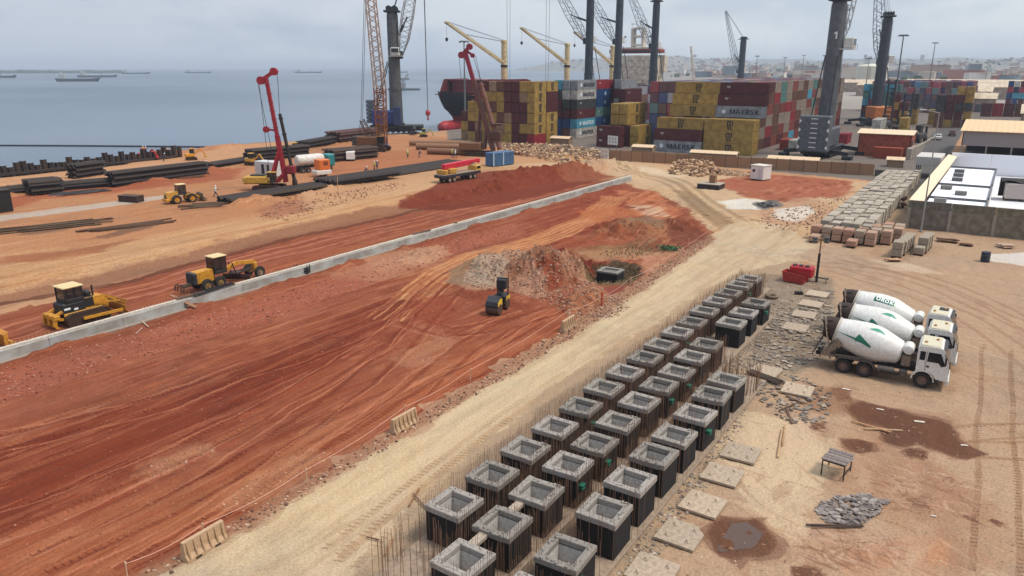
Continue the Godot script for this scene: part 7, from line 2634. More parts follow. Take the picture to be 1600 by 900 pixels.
func glazed_cab(t: Node3D, c: Vector3, s: Vector3, roof: Material, frame: Material) -> MeshInstance3D:
	var fr := MB.new()
	for x in [-1.0, 1.0]:
		for z in [-1.0, 1.0]:
			fr.box(c + Vector3(x * (s.x * 0.5 - 0.05), 0, z * (s.z * 0.5 - 0.05)), Vector3(0.1, s.y, 0.1), 0.02)
	fr.box(c + Vector3(0, -s.y * 0.5 + 0.16, 0), Vector3(s.x, 0.32, s.z), 0.03)
	for z in [-1.0, 1.0]:
		fr.box(c + Vector3(0.1 * s.x, 0, z * (s.z * 0.5 - 0.05)), Vector3(0.07, s.y, 0.08))
	# seat and wheel inside
	fr.box(c + Vector3(-s.x * 0.15, -s.y * 0.22, 0), Vector3(0.5, 0.2, 0.5), 0.05)
	fr.box(c + Vector3(-s.x * 0.3, s.y * 0.02, 0), Vector3(0.14, 0.6, 0.46), 0.05)
	var o := part("cab", fr, frame, t)
	var g := MB.new()
	for z in [-1.0, 1.0]:
		g.box(c + Vector3(0, 0.12, z * (s.z * 0.5 - 0.06)), Vector3(s.x - 0.2, s.y - 0.4, 0.02))
	for x in [-1.0, 1.0]:
		g.box(c + Vector3(x * (s.x * 0.5 - 0.06), 0.12, 0), Vector3(0.02, s.y - 0.4, s.z - 0.2))
	part("window", g, pane_mat(), o)
	var r := MB.new()
	r.box(c + Vector3(0, s.y * 0.5 + 0.06, 0), Vector3(s.x + 0.18, 0.14, s.z + 0.16), 0.05)
	part("roof", r, roof, o)
	return o

func build_machines():
	mixer_truck("nearest white mixer truck, its drum marked with green leaf shapes, dusty ladder at the rear", Vector3(-5.05, 0.02, -55.8), 0.03, 0)
	mixer_truck("middle white mixer truck of the three, half hidden behind the nearest one", Vector3(-4.85, 0.02, -60.0), 0.02, 1)
	mixer_truck("farthest white mixer truck with a green name band on its drum", Vector3(-5.2, 0.02, -63.9), -0.02, 2)
	var yel := mat(216, 156, 44, 0.55, "grime", 0.4)
	var blk := mat(34, 34, 36, 0.6, "dirt", 0.4)
	var cream := mat(222, 200, 152, 0.7, "dirt")
	# bulldozer in the trench
	var z := thing("bulldozer", "yellow and black bulldozer with a cream cab roof in the trench", "bulldozer", gp(Vector3(-63.1, 0, -30.2)), PI * 0.5)
	for s in [-1.0, 1.0]:
		track(z, s * 0.98, 3.6, 1.05, 0.56)
	part("hood", side_plate(PackedVector2Array([Vector2(0.1, 0.9), Vector2(0.1, 2.05), Vector2(1.5, 1.95), Vector2(2.0, 1.75), Vector2(2.05, 0.8)]), -0.55, 0.55), yel, z)
	var eb := MB.new()
	eb.box(Vector3(-0.9, 1.45, 0), Vector3(1.9, 1.0, 1.5), 0.12)
	eb.box(Vector3(0.4, 1.6, 0), Vector3(1.0, 0.9, 1.14), 0.08)
	part("engine_body", eb, blk, z)
	var bt := MB.new()
	bt.box(Vector3(-0.2, 1.02, 0.78), Vector3(3.2, 0.24, 0.1), 0.03)
	bt.box(Vector3(-0.2, 1.02, -0.78), Vector3(3.2, 0.24, 0.1), 0.03)
	part("side_rail", bt, yel, z)
	for q in [[-1.45, 1.5, 0.5], [-0.75, 1.36, 0.32]]:
		var lb := MB.new()
		lb.box(Vector3(q[0], q[1], -0.76), Vector3(q[2], 0.16, 0.02))
		lb.box(Vector3(q[0], q[1], 0.76), Vector3(q[2], 0.16, 0.02))
		part("white_plate", lb, mat(226, 226, 224, 0.5, ""), z)
	glazed_cab(z, Vector3(-0.75, 2.55, 0), Vector3(1.5, 1.25, 1.5), cream, blk)
	var ex := MB.new()
	ex.rod(Vector3(1.0, 2.0, 0.25), Vector3(1.0, 2.9, 0.25), 0.08, 0.08, 8)
	ex.box(Vector3(0.6, 2.25, 0), Vector3(0.5, 0.5, 0.7), 0.1)
	part("exhaust", ex, blk, z)
	var bl := MB.new()
	for k in 6:
		var y0 := 0.12 + k * 0.2
		bl.box(Vector3(3.0 - 0.22 * sin(k * PI / 5.0), y0 + 0.1, 0), Vector3(0.1, 0.23, 3.5), 0.02, Basis.from_euler(Vector3(0, 0, 0.35 - 0.14 * k)))
	part("blade", bl, mat(190, 136, 48, 0.6, "rust", 0.4), z)
	for s in [-1.0, 1.0]:
		var am := MB.new()
		am.bar(Vector3(-0.6, 0.6, s * 1.42), Vector3(2.9, 0.5, s * 1.42), 0.18, 0.22)
		am.bar(Vector3(0.8, 1.5, s * 0.7), Vector3(2.85, 1.2, s * 0.9), 0.1)
		am.bar(Vector3(1.6, 1.95, s * 0.5), Vector3(2.7, 1.35, s * 0.6), 0.12)
		part("push_arm", am, yel, z)
	var ri := MB.new()
	ri.box(Vector3(-2.4, 1.0, 0), Vector3(0.5, 0.4, 1.9), 0.06)
	for s in [-0.6, 0.6]:
		ri.bar(Vector3(-1.8, 1.35, s), Vector3(-2.5, 1.1, s), 0.2)
		ri.bar(Vector3(-1.8, 0.7, s), Vector3(-2.5, 0.8, s), 0.2)
	for s in [-0.8, 0.0, 0.8]:
		ri.bar(Vector3(-2.5, 1.2, s), Vector3(-2.62, 0.35, s), 0.14, 0.3)
		ri.bar(Vector3(-2.62, 0.35, s), Vector3(-2.35, 0.1, s), 0.12, 0.2)
	part("ripper", ri, yel, z)
	# second machine whose nose shows at the picture's edge
	var nz := thing("loader_nose", "orange-yellow machine cut by the picture edge behind the wall", "loader", gp(Vector3(-62.9, 0, -22.3)), PI * 0.5)
	for s in [-1.0, 1.0]:
		wheel(nz, Vector3(-0.6, 0.75, s * 1.0), 0.75, 0.55, yel)
	part("hood", side_plate(PackedVector2Array([Vector2(-2.6, 0.8), Vector2(-2.6, 2.0), Vector2(0.5, 1.9), Vector2(1.0, 1.5), Vector2(1.05, 0.7)]), -0.7, 0.7), mat(220, 150, 40, 0.55, "grime"), nz)
	var bk := MB.new()
	bk.ext(PackedVector2Array([Vector2(1.2, 0.15), Vector2(1.25, 1.0), Vector2(1.6, 1.2), Vector2(1.5, 0.5), Vector2(2.1, 0.15)]), Vector3(0, 0, -1.3), Vector3.RIGHT, Vector3.UP, Vector3(0, 0, 2.6))
	part("bucket", bk, mat(214, 148, 52, 0.6, "grime"), nz)
	glazed_cab(nz, Vector3(-1.6, 2.7, 0), Vector3(1.3, 1.5, 1.4), cream, blk)
	# motor grader
	var g := thing("motor_grader", "orange-yellow motor grader with cream cab roof working along the trench", "grader", gp(Vector3(-62.6, 0, -43.6)), PI * 0.5 - 0.03)
	g.scale = Vector3.ONE * 0.86
	for x in [-2.6, -1.0]:
		for s in [-1.0, 1.0]:
			wheel(g, Vector3(x, 0.66, s * 1.02), 0.66, 0.46, mat(150, 120, 70, 0.7, "grime"))
	for s in [-1.0, 1.0]:
		wheel(g, Vector3(4.3, 0.66, s * 1.02), 0.66, 0.4, mat(150, 130, 110, 0.7, "grime"))
	part("engine_hood", side_plate(PackedVector2Array([Vector2(-3.6, 0.9), Vector2(-3.7, 2.0), Vector2(-3.4, 2.15), Vector2(-1.5, 2.2), Vector2(-1.4, 0.9)]), -0.62, 0.62), yel, g)
	var rd := MB.new()
	rd.box(Vector3(-3.75, 1.5, 0), Vector3(0.5, 1.3, 1.5), 0.08)
	for k in 5:
		rd.box(Vector3(-4.01, 1.05 + k * 0.2, 0), Vector3(0.04, 0.08, 1.2))
	part("radiator", rd, mat(48, 48, 56, 0.6, "grime"), g)
	glazed_cab(g, Vector3(-0.55, 2.45, 0), Vector3(1.6, 1.9, 1.45), cream, blk)
	var fr := MB.new()
	fr.bar(Vector3(0.2, 1.5, 0), Vector3(2.0, 2.1, 0), 0.4, 0.42)
	fr.bar(Vector3(2.0, 2.1, 0), Vector3(4.4, 1.75, 0), 0.36, 0.4)
	fr.box(Vector3(4.4, 1.2, 0), Vector3(0.5, 1.0, 0.6), 0.08)
	fr.box(Vector3(4.35, 0.7, 0), Vector3(0.25, 0.25, 1.7), 0.05)
	part("front_frame", fr, yel, g)
	var mb := MB.new()
	for k in 5:
		mb.box(Vector3(1.9 - 0.1 * sin(k * PI / 4.0), 0.2 + k * 0.13, 0), Vector3(0.06, 0.15, 3.4), 0.0, Basis.from_euler(Vector3(0, 0.5, 0.3 - 0.12 * k)))
	mb.rod(Vector3(1.7, 0.95, 0), Vector3(1.7, 1.1, 0), 0.7, 0.7, 18)
	for s in [-0.5, 0.5]:
		mb.bar(Vector3(1.6, 0.9, s), Vector3(4.0, 1.1, s * 0.2), 0.16)
		mb.rod(Vector3(1.5, 1.0, s), Vector3(1.2, 2.3, s * 0.7), 0.07, 0.07, 6)
	part("mouldboard", mb, mat(74, 56, 48, 0.7, "rust"), g)
	var rp := MB.new()
	rp.bar(Vector3(-4.0, 0.9, 0), Vector3(-4.9, 0.85, 0), 0.7, 0.3)
	for s in [-0.8, -0.3, 0.3, 0.8]:
		rp.bar(Vector3(-4.9, 1.0, s), Vector3(-5.3, 0.9, s), 0.09, 0.14)
		rp.bar(Vector3(-5.3, 0.9, s), Vector3(-5.4, 0.35, s), 0.09, 0.14)
	part("ripper", rp, mat(84, 66, 52, 0.8, "rust"), g)
	# wheel loader
	var w := thing("wheel_loader", "yellow wheel loader seen from behind on the orange dirt", "loader", gp(Vector3(-103.3, 1.4, -66.6)), PI * 0.5 - 0.25)
	w.scale = Vector3.ONE * 0.78
	for x in [-1.35, 1.55]:
		for s in [-1.0, 1.0]:
			wheel(w, Vector3(x, 0.85, s * 1.1), 0.85, 0.65, yel)
	part("engine_hood", side_plate(PackedVector2Array([Vector2(-3.0, 0.7), Vector2(-3.1, 1.6), Vector2(-2.8, 2.2), Vector2(-0.9, 2.3), Vector2(-0.9, 0.8)]), -0.85, 0.85), mat(222, 168, 70, 0.55, "grime"), w)
	var cw := MB.new()
	cw.box(Vector3(-3.0, 0.75, 0), Vector3(0.7, 0.6, 2.3), 0.1)
	part("counterweight", cw, yel, w)
	var gl := MB.new()
	for k in 4:
		gl.box(Vector3(-3.1, 1.25 + k * 0.17, 0), Vector3(0.05, 0.09, 1.2))
	part("grille", gl, blk, w)
	glazed_cab(w, Vector3(-0.1, 2.55, 0), Vector3(1.6, 1.9, 1.6), cream, blk)
	var la := MB.new()
	for s in [-0.6, 0.6]:
		la.bar(Vector3(0.8, 1.6, s), Vector3(2.4, 1.3, s), 0.2, 0.36)
		la.bar(Vector3(2.4, 1.3, s), Vector3(3.3, 0.8, s), 0.2, 0.34)
	la.box(Vector3(1.2, 1.1, 0), Vector3(1.4, 0.8, 0.8), 0.1)
	part("lift_arm", la, yel, w)
	var bu := MB.new()
	bu.ext(PackedVector2Array([Vector2(3.3, 0.35), Vector2(3.25, 1.3), Vector2(3.5, 1.6), Vector2(3.6, 0.9), Vector2(4.4, 0.3)]), Vector3(0, 0, -1.45), Vector3.RIGHT, Vector3.UP, Vector3(0, 0, 2.9))
	part("bucket", bu, mat(88, 82, 66, 0.7, "rust"), w)
	# tandem roller
	var ro := thing("tandem_roller", "small black and yellow tandem roller on the red earth beside the gravel heap", "roller", gp(Vector3(-36.0, 0.0, -52.6)), -1.35)
	for x in [-0.95, 0.95]:
		var dr := MB.new()
		dr.rod(Vector3(x, 0.5, -0.62), Vector3(x, 0.5, 0.62), 0.5, 0.5, 22)
		part("roller_drum", dr, mat(92, 78, 70, 0.55, "rust"), ro)
	part("front_hood", side_plate(PackedVector2Array([Vector2(0.3, 0.75), Vector2(0.35, 1.55), Vector2(0.8, 1.62), Vector2(1.5, 1.3), Vector2(1.62, 0.95), Vector2(1.4, 0.8)]), -0.55, 0.55), mat(38, 40, 44, 0.5, "dirt"), ro)
	for s in [-1.0, 1.0]:
		part("side_panel", side_plate(PackedVector2Array([Vector2(0.45, 0.85), Vector2(0.5, 1.4), Vector2(0.85, 1.45), Vector2(1.4, 1.2), Vector2(1.45, 0.9)]), minf(0.56 * s, 0.6 * s), maxf(0.56 * s, 0.6 * s)), mat(226, 190, 70, 0.5, "dirt"), ro)
		part("side_panel", side_plate(PackedVector2Array([Vector2(-1.5, 0.85), Vector2(-1.45, 1.25), Vector2(-0.6, 1.25), Vector2(-0.55, 0.85)]), minf(0.56 * s, 0.6 * s), maxf(0.56 * s, 0.6 * s)), mat(214, 176, 66, 0.5, "dirt"), ro)
	var rb := MB.new()
	rb.box(Vector3(-0.9, 1.1, 0), Vector3(1.2, 0.6, 1.1), 0.08)
	rb.box(Vector3(-0.55, 1.55, 0), Vector3(0.45, 0.16, 0.5), 0.05)
	rb.box(Vector3(-0.8, 1.85, 0), Vector3(0.12, 0.55, 0.5), 0.05)
	rb.box(Vector3(0.0, 1.0, 0), Vector3(0.8, 0.5, 0.7), 0.05)
	part("seat_deck", rb, mat(30, 32, 36, 0.6, "dirt"), ro)
	var rs := MB.new()
	for s in [-0.5, 0.5]:
		rs.bar(Vector3(-1.2, 1.3, s), Vector3(-1.25, 2.75, s), 0.1)
	rs.box(Vector3(-1.25, 2.75, 0), Vector3(0.12, 0.12, 1.1), 0.02)
	rs.box(Vector3(-0.95, 2.3, 0.0), Vector3(0.5, 0.9, 0.9), 0.08)
	part("roll_bar", rs, mat(32, 32, 38, 0.6), ro)
	# van, tanker, generator, cabin by the red rig
	var v := thing("van", "white passenger van parked before the dark sheet-pile stack", "van", gp(Vector3(-120.7, 1.4, -119.5)), 2.3)
	part("body", side_plate(PackedVector2Array([Vector2(-2.4, 0.4), Vector2(-2.4, 1.9), Vector2(-2.25, 2.0), Vector2(1.0, 2.0), Vector2(1.7, 1.25), Vector2(2.35, 1.05), Vector2(2.45, 0.4)]), -0.9, 0.9), mat(236, 236, 234, 0.35, "dirt"), v)
	for s in [-1.0, 1.0]:
		for k in 3:
			var wn := MB.new()
			wn.box(Vector3(-1.7 + k * 1.05, 1.5, s * 0.91), Vector3(0.9, 0.5, 0.02))
			part("window", wn, glass_mat(), v)
		for x in [-1.5, 1.6]:
			wheel(v, Vector3(x, 0.36, s * 0.82), 0.36, 0.24, mat(180, 180, 180, 0.4, ""))
	var wd := MB.new()
	wd.quad(Vector3(1.06, 1.95, -0.8), Vector3(1.06, 1.95, 0.8), Vector3(1.72, 1.28, 0.82), Vector3(1.72, 1.28, -0.82), Vector3(1, 1, 0))
	part("windscreen", wd, glass_mat(), v)
	for s in [-0.7, 0.7]:
		var hl := MB.new()
		hl.box(Vector3(2.43, 0.8, s), Vector3(0.06, 0.18, 0.3), 0.02)
		part("headlight", hl, mat(210, 210, 206, 0.2, ""), v)
	var ta := thing("tank_lorry", "white tank lorry with a teal cab behind the red rig", "tank lorry", gp(Vector3(-113.4, 1.4, -101.6)), facing(gp(Vector3(-116.1, 1.4, -99.8)), gp(Vector3(-114.4, 1.4, -107.9))))
	var tk := MB.new()
	tk.lathe([Vector2(0, -3.4), Vector2(0.9, -3.3), Vector2(1.1, -2.9), Vector2(1.1, 2.0), Vector2(0.9, 2.4), Vector2(0, 2.5)], 20, Transform3D(Basis.from_euler(Vector3(0, 0, -PI * 0.5)), Vector3(0, 2.3, 0)))
	part("tank", tk, mat(226, 224, 220, 0.45, "grime", 0.3), ta)
	var tc := MB.new()
	tc.box(Vector3(3.7, 2.0, 0), Vector3(1.8, 2.3, 2.3), 0.2)
	part("cab", tc, mat(42, 132, 136, 0.5, "dirt"), ta)
	var tw := MB.new()
	tw.box(Vector3(4.62, 2.4, 0), Vector3(0.03, 0.9, 2.0))
	part("windscreen", tw, glass_mat(), ta)
	var tf := MB.new()
	tf.box(Vector3(0.3, 1.0, 0), Vector3(8.0, 0.3, 1.0), 0.03)
	for k in 5:
		tf.box(Vector3(-2.8 + k * 1.2, 1.25, 0), Vector3(0.2, 0.5, 1.9))
	part("frame", tf, blk, ta)
	for x in [-2.6, -1.4, 3.4]:
		for s in [-1.0, 1.0]:
			wheel(ta, Vector3(x, 0.5, s * 1.0), 0.5, 0.4, mat(120, 110, 104, 0.7))
	var ge := thing("generator", "orange-topped generator trailer standing right of the red rig", "generator", gp(Vector3(-106.3, 1.4, -97.7)), 1.3)
	var g1 := MB.new()
	g1.box(Vector3(0, 2.2, 0), Vector3(2.2, 2.0, 2.1), 0.1)
	part("orange_housing", g1, mat(222, 116, 48, 0.5, "dirt"), ge)
	var g2 := MB.new()
	g2.box(Vector3(-0.2, 0.85, 0), Vector3(3.0, 0.8, 2.3), 0.1)
	part("white_base", g2, mat(224, 222, 216, 0.5, "dirt"), ge)
	var g3 := MB.new()
	g3.box(Vector3(0.2, 2.5, 1.06), Vector3(0.9, 0.7, 0.03))
	part("vent_panel", g3, mat(130, 60, 36, 0.6), ge)
	for s in [-1.0, 1.0]:
		wheel(ge, Vector3(0, 0.36, s * 0.9), 0.36, 0.3, blk)
	var wc := thing("white_container", "white container cabin with a dark doorway behind the red rig", "container", gp(Vector3(-115.1, 1.4, -92.9)), 0.1)
	var w1 := MB.new()
	w1.box(Vector3(0, 1.5, 0), Vector3(5.4, 2.6, 2.4), 0.05)
	for k in 14:
		w1.box(Vector3(-2.5 + k * 0.38, 1.5, 1.21), Vector3(0.16, 2.3, 0.05))
	part("container_body", w1, mat(206, 208, 212, 0.6, "dirt"), wc)
	var w2 := MB.new()
	w2.box(Vector3(-0.6, 1.3, 1.25), Vector3(0.7, 2.0, 0.05))
	w2.box(Vector3(0.7, 1.3, 1.25), Vector3(0.5, 2.0, 0.05))
	part("doorway", w2, mat(40, 44, 56, 0.8), wc)
	build_rigs()
	# truck crane with a lowered red boom
	var a := gp(Vector3(-83.0, 1.4, -102.4))
	var b := gp(Vector3(-82.0, 1.4, -113.6))
	var tr := thing("truck_crane", "truck crane with a lowered red boom beside the spoil ridge", "truck crane", (a + b) * 0.5, facing(a, b))
	tr.scale = Vector3.ONE * 0.92
	var ch := MB.new()
	ch.box(Vector3(0, 1.2, 0), Vector3(11.0, 0.55, 2.5), 0.08)
	part("chassis", ch, mat(44, 44, 50, 0.6, "dirt"), tr)
	var dk := MB.new()
	dk.box(Vector3(0, 1.52, 0), Vector3(10.6, 0.12, 2.5), 0.03)
	part("deck", dk, mat(168, 150, 130, 0.7, "grime"), tr)
	for x in [-3.6, -2.3, 2.4, 3.7]:
		for s in [-1.0, 1.0]:
			wheel(tr, Vector3(x, 0.55, s * 1.02), 0.55, 0.42, mat(176, 150, 126, 0.6))
	var c1 := MB.new()
	c1.box(Vector3(4.9, 1.9, 0.0), Vector3(1.6, 1.3, 2.3), 0.15)
	part("driving_cab", c1, mat(206, 164, 66, 0.5, "dirt"), tr)
	var c2 := MB.new()
	c2.box(Vector3(5.72, 2.1, 0), Vector3(0.03, 0.6, 2.0))
	c2.box(Vector3(4.9, 2.15, 1.16), Vector3(1.0, 0.5, 0.03))
	part("window", c2, glass_mat(), tr)
	var ub := MB.new()
	ub.box(Vector3(-2.4, 2.1, 0), Vector3(2.0, 1.0, 2.2), 0.15)
	ub.box(Vector3(-4.4, 2.0, 0), Vector3(0.9, 0.9, 2.4), 0.1)
	part("upper_structure", ub, mat(206, 156, 60, 0.55, "grime"), tr)
	var bo := MB.new()
	bo.bar(Vector3(-4.2, 2.95, 0), Vector3(3.4, 3.2, 0), 0.95, 1.0, Vector3.UP, 0.06)
	bo.bar(Vector3(3.4, 3.3, 0), Vector3(5.8, 3.4, 0), 0.6, 0.66, Vector3.UP, 0.05)
	bo.box(Vector3(6.0, 3.3, 0), Vector3(0.6, 0.9, 0.7), 0.1)
	part("boom", bo, mat(206, 40, 60, 0.45, "dirt"), tr)
	var bs := MB.new()
	bs.bar(Vector3(-3.4, 3.0, 0.385), Vector3(3.2, 3.29, 0.385), 0.02, 0.2)
	part("boom_stripe", bs, mat(226, 214, 206, 0.5, ""), tr)
	var cy := MB.new()
	cy.rod(Vector3(-1.6, 2.4, 0), Vector3(1.2, 2.85, 0), 0.16, 0.16, 10)
	part("lift_cylinder", cy, mat(150, 150, 150, 0.4), tr)

func build_rigs():
	var yel := mat(216, 172, 66, 0.55, "grime", 0.3)
	# red drilling rig: crawler base, slewing house, mast, kelly
	var base := gp(Vector3(-101.5, 0, -81.5))
	var t := thing("drilling_rig", "drilling rig with a bright red mast on a yellow crawler base", "drilling rig", base, 0.52)
	t.scale = Vector3.ONE * 0.86
	for s in [-1.0, 1.0]:
		track(t, s * 1.6, 5.4, 1.05, 0.8)
	var h := MB.new()
	h.box(Vector3(-1.6, 2.1, 0), Vector3(5.0, 1.5, 3.1), 0.25)
	part("house", h, yel, t)
	var cwt := MB.new()
	cwt.box(Vector3(-4.2, 2.0, 0), Vector3(1.0, 1.5, 3.1), 0.3)
	part("counterweight", cwt, mat(206, 166, 76, 0.6, "grime"), t)
	var dk := MB.new()
	dk.box(Vector3(-1.8, 2.95, 0.5), Vector3(2.8, 0.3, 1.6), 0.1)
	part("engine_deck", dk, mat(52, 48, 44, 0.7), t)
	glazed_cab(t, Vector3(1.0, 2.6, 1.0), Vector3(1.5, 1.9, 1.1), mat(206, 170, 80, 0.6), mat(60, 56, 52, 0.6))
	var red := mat(172, 28, 46, 0.5, "grime", 0.4)
	# mast leans back a little; local +x is away from the house
	var foot := Vector3(3.3, 1.6, 0)
	var top := Vector3(1.2, 21.0, 0)
	var m := MB.new()
	m.bar(foot, foot.lerp(top, 0.45), 0.8, 0.8, Vector3.RIGHT, 0.05)
	m.bar(foot.lerp(top, 0.45), top, 0.66, 0.62, Vector3.RIGHT, 0.05)
	for k in 12:
		m.box(foot.lerp(top, 0.05 + k * 0.08), Vector3(0.9, 0.1, 0.88), 0.02)
	part("mast", m, red, t)
	var hd := MB.new()
	hd.bar(top + Vector3(-1.0, -0.6, 0), top + Vector3(1.6, 1.0, 0), 0.5, 0.6)
	hd.rod(top + Vector3(-1.0, -0.6, -0.4), top + Vector3(-1.0, -0.6, 0.4), 0.75, 0.75, 14)
	hd.rod(top + Vector3(1.6, 1.0, -0.4), top + Vector3(1.6, 1.0, 0.4), 0.7, 0.7, 14)
	part("mast_head", hd, red, t)
	var pr := MB.new()
	var mid := foot.lerp(top, 0.5)
	pr.bar(mid, mid + Vector3(-1.9, 0.25, 0), 0.34)
	pr.rod(mid + Vector3(-1.9, 0.2, -0.3), mid + Vector3(-1.9, 0.2, 0.3), 0.6, 0.6, 12)
	part("pulley_arm", pr, red, t)
	var ks := MB.new()
	for s in [-0.9, 0.9]:
		ks.bar(Vector3(0.6, 2.2, s), foot.lerp(top, 0.3) + Vector3(-0.3, 0, s * 0.4), 0.32, 0.4)
		ks.bar(Vector3(1.6, 1.6, s * 0.7), foot + Vector3(-0.3, 1.6, s * 0.5), 0.4, 0.5)
	part("mast_support", ks, red, t)
	var kl := MB.new()
	var kt := foot.lerp(top, 0.66) + Vector3(1.3, 0, 0)
	var kb := foot + Vector3(1.7, 0.2, 0)
	kl.rod(kb, kt, 0.34, 0.3, 10)
	for k in 5:
		kl.rod(kb.lerp(kt, k * 0.23), kb.lerp(kt, k * 0.23 + 0.02), 0.44, 0.44, 10)
	part("kelly_bar", kl, mat(52, 46, 44, 0.7, "rust"), t)
	var rd := MB.new()
	rd.box(foot + Vector3(1.2, 2.4, 0), Vector3(1.7, 1.6, 1.5), 0.2)
	part("rotary_drive", rd, mat(150, 40, 46, 0.6, "rust"), t)
	var au := MB.new()
	au.rod(kb, kb + Vector3(0.1, -1.6, 0), 0.5, 0.5, 12)
	part("auger", au, mat(70, 52, 44, 0.8, "rust"), t)
	var rp := MB.new()
	rp.rod(top + Vector3(2.2, 0.8, 0), kt, 0.05, 0.05, 4, false)
	rp.rod(top + Vector3(-1.6, -0.8, 0.2), mid + Vector3(-1.0, -5.0, 0.2), 0.05, 0.05, 4, false)
	rp.rod(top + Vector3(-1.5, -0.8, -0.2), Vector3(0.2, 3.2, 0), 0.05, 0.05, 4, false)
	part("rope", rp, mat(60, 58, 58, 0.7), t)
	# second rig, dark red and brown
	var u := thing("drilling_rig", "dark red and rust-brown drilling rig beside the blue container", "drilling rig", gp(Vector3(-104.3, 0, -145.0)), 0.4)
	for s in [-1.0, 1.0]:
		track(u, s * 1.7, 6.0, 1.1, 0.9)
	var brown := mat(112, 78, 70, 0.7, "rust", 0.3)
	h = MB.new()
	h.box(Vector3(-2.0, 2.3, 0), Vector3(5.2, 1.9, 3.2), 0.2)
	part("house", h, mat(138, 104, 70, 0.7, "rust"), u)
	foot = Vector3(3.4, 1.2, 0)
	top = Vector3(-3.0, 23.4, 0)
	m = MB.new()
	m.bar(foot, foot.lerp(top, 0.72), 1.1, 1.0, Vector3.RIGHT, 0.05)
	for k in 12:
		m.box(foot.lerp(top, 0.04 + k * 0.055), Vector3(1.3, 0.14, 1.2), 0.02)
	part("mast", m, brown, u)
	var ht := MB.new()
	ht.bar(foot.lerp(top, 0.72), top, 0.9, 0.9, Vector3.RIGHT, 0.05)
	ht.bar(top + Vector3(-0.9, -0.6, 0), top + Vector3(1.0, 1.2, 0), 0.6, 0.7)
	ht.bar(top + Vector3(0.2, 0.4, 0), top + Vector3(1.6, -0.6, 0), 0.4, 0.5)
	ht.rod(top + Vector3(-0.9, -0.6, -0.45), top + Vector3(-0.9, -0.6, 0.45), 0.75, 0.75, 14)
	ht.rod(top + Vector3(1.0, 1.2, -0.45), top + Vector3(1.0, 1.2, 0.45), 0.7, 0.7, 14)
	ht.rod(top + Vector3(1.7, -0.7, -0.4), top + Vector3(1.7, -0.7, 0.4), 0.5, 0.5, 12)
	part("mast_head", ht, mat(150, 28, 56, 0.5, "grime", 0.3), u)
	kl = MB.new()
	kt = foot.lerp(top, 0.7) + Vector3(1.5, 0, 0)
	kb = foot + Vector3(1.6, 0.4, 0)
	kl.rod(kb, kt, 0.6, 0.5, 12)
	for k in 6:
		kl.rod(kb.lerp(kt, k * 0.19), kb.lerp(kt, k * 0.19 + 0.015), 0.74, 0.74, 12)
	part("kelly_bar", kl, mat(142, 104, 92, 0.6, "rust", 0.3), u)
	var sp := MB.new()
	for s in [-1.1, 1.1]:
		sp.bar(Vector3(-0.4, 2.6, s), foot.lerp(top, 0.42) + Vector3(-0.4, 0, s * 0.3), 0.34, 0.4)
		sp.bar(Vector3(1.2, 1.6, s), foot.lerp(top, 0.22) + Vector3(-0.3, 0, s * 0.4), 0.4, 0.5)
	sp.box(foot + Vector3(0.6, 3.6, 0), Vector3(2.6, 2.0, 1.8), 0.2)
	sp.box(foot + Vector3(0.9, 6.2, 0), Vector3(2.4, 0.5, 2.0), 0.1)
	part("mast_support", sp, mat(92, 62, 58, 0.8, "rust", 0.3), u)
	rp = MB.new()
	for q in [[1.9, 0.4], [2.3, -0.3]]:
		rp.rod(top + Vector3(q[0], -0.8, q[1]), kt + Vector3(0.2, 0, 0), 0.05, 0.05, 4, false)
	rp.rod(top + Vector3(-1.5, -0.8, 0), Vector3(-3.0, 3.3, 0), 0.05, 0.05, 4, false)
	part("rope", rp, mat(60, 58, 58, 0.7), u)
	# lattice-boom crawler crane in front of the quay crane
	var c := thing("crawler_crane", "brown crawler crane with a tall lattice boom in front of the quay crane", "crawler crane", gp(Vector3(-130.0, 0, -137.0)), 0.45)
	for s in [-1.0, 1.0]:
		track(c, s * 2.1, 6.6, 1.2, 1.0)
	h = MB.new()
	h.box(Vector3(-1.4, 2.5, 0), Vector3(5.6, 2.2, 3.4), 0.2)
	part("house", h, mat(126, 88, 52, 0.7, "rust", 0.3), c)
	cwt = MB.new()
	for k in 3:
		cwt.box(Vector3(-4.6, 1.8 + k * 0.75, 0), Vector3(1.3, 0.68, 3.6), 0.08)
	part("counterweight", cwt, mat(70, 66, 62, 0.8), c)
	glazed_cab(c, Vector3(1.9, 2.7, 1.4), Vector3(1.5, 2.0, 1.2), mat(150, 110, 60, 0.6), mat(60, 56, 52, 0.6))
	m = MB.new()
	m.lattice(Vector3(1.8, 1.8, 0), Vector3(1.9, 15.0, 0), 2.0, 2.3, 14, 0.17, Vector3.BACK)
	for k in 7:
		m.box(Vector3(1.85, 2.6 + k * 1.9, 0), Vector3(1.5, 0.3, 1.5), 0.05)
	part("lower_boom", m, mat(156, 100, 46, 0.7, "rust", 0.3), c)
	m = MB.new()
	m.lattice(Vector3(1.9, 15.0, 0), Vector3(0.2, 44.0, 0), 2.3, 1.8, 26, 0.15, Vector3.BACK)
	part("boom", m, mat(186, 164, 142, 0.7, "rust", 0.3), c)
	m = MB.new()
	m.lattice(Vector3(-1.0, 3.2, 0), Vector3(-3.0, 7.5, 0), 1.4, 0.9, 5, 0.1, Vector3.BACK)
	part("gantry", m, mat(118, 84, 60, 0.7, "rust", 0.3), c)
	rp = MB.new()
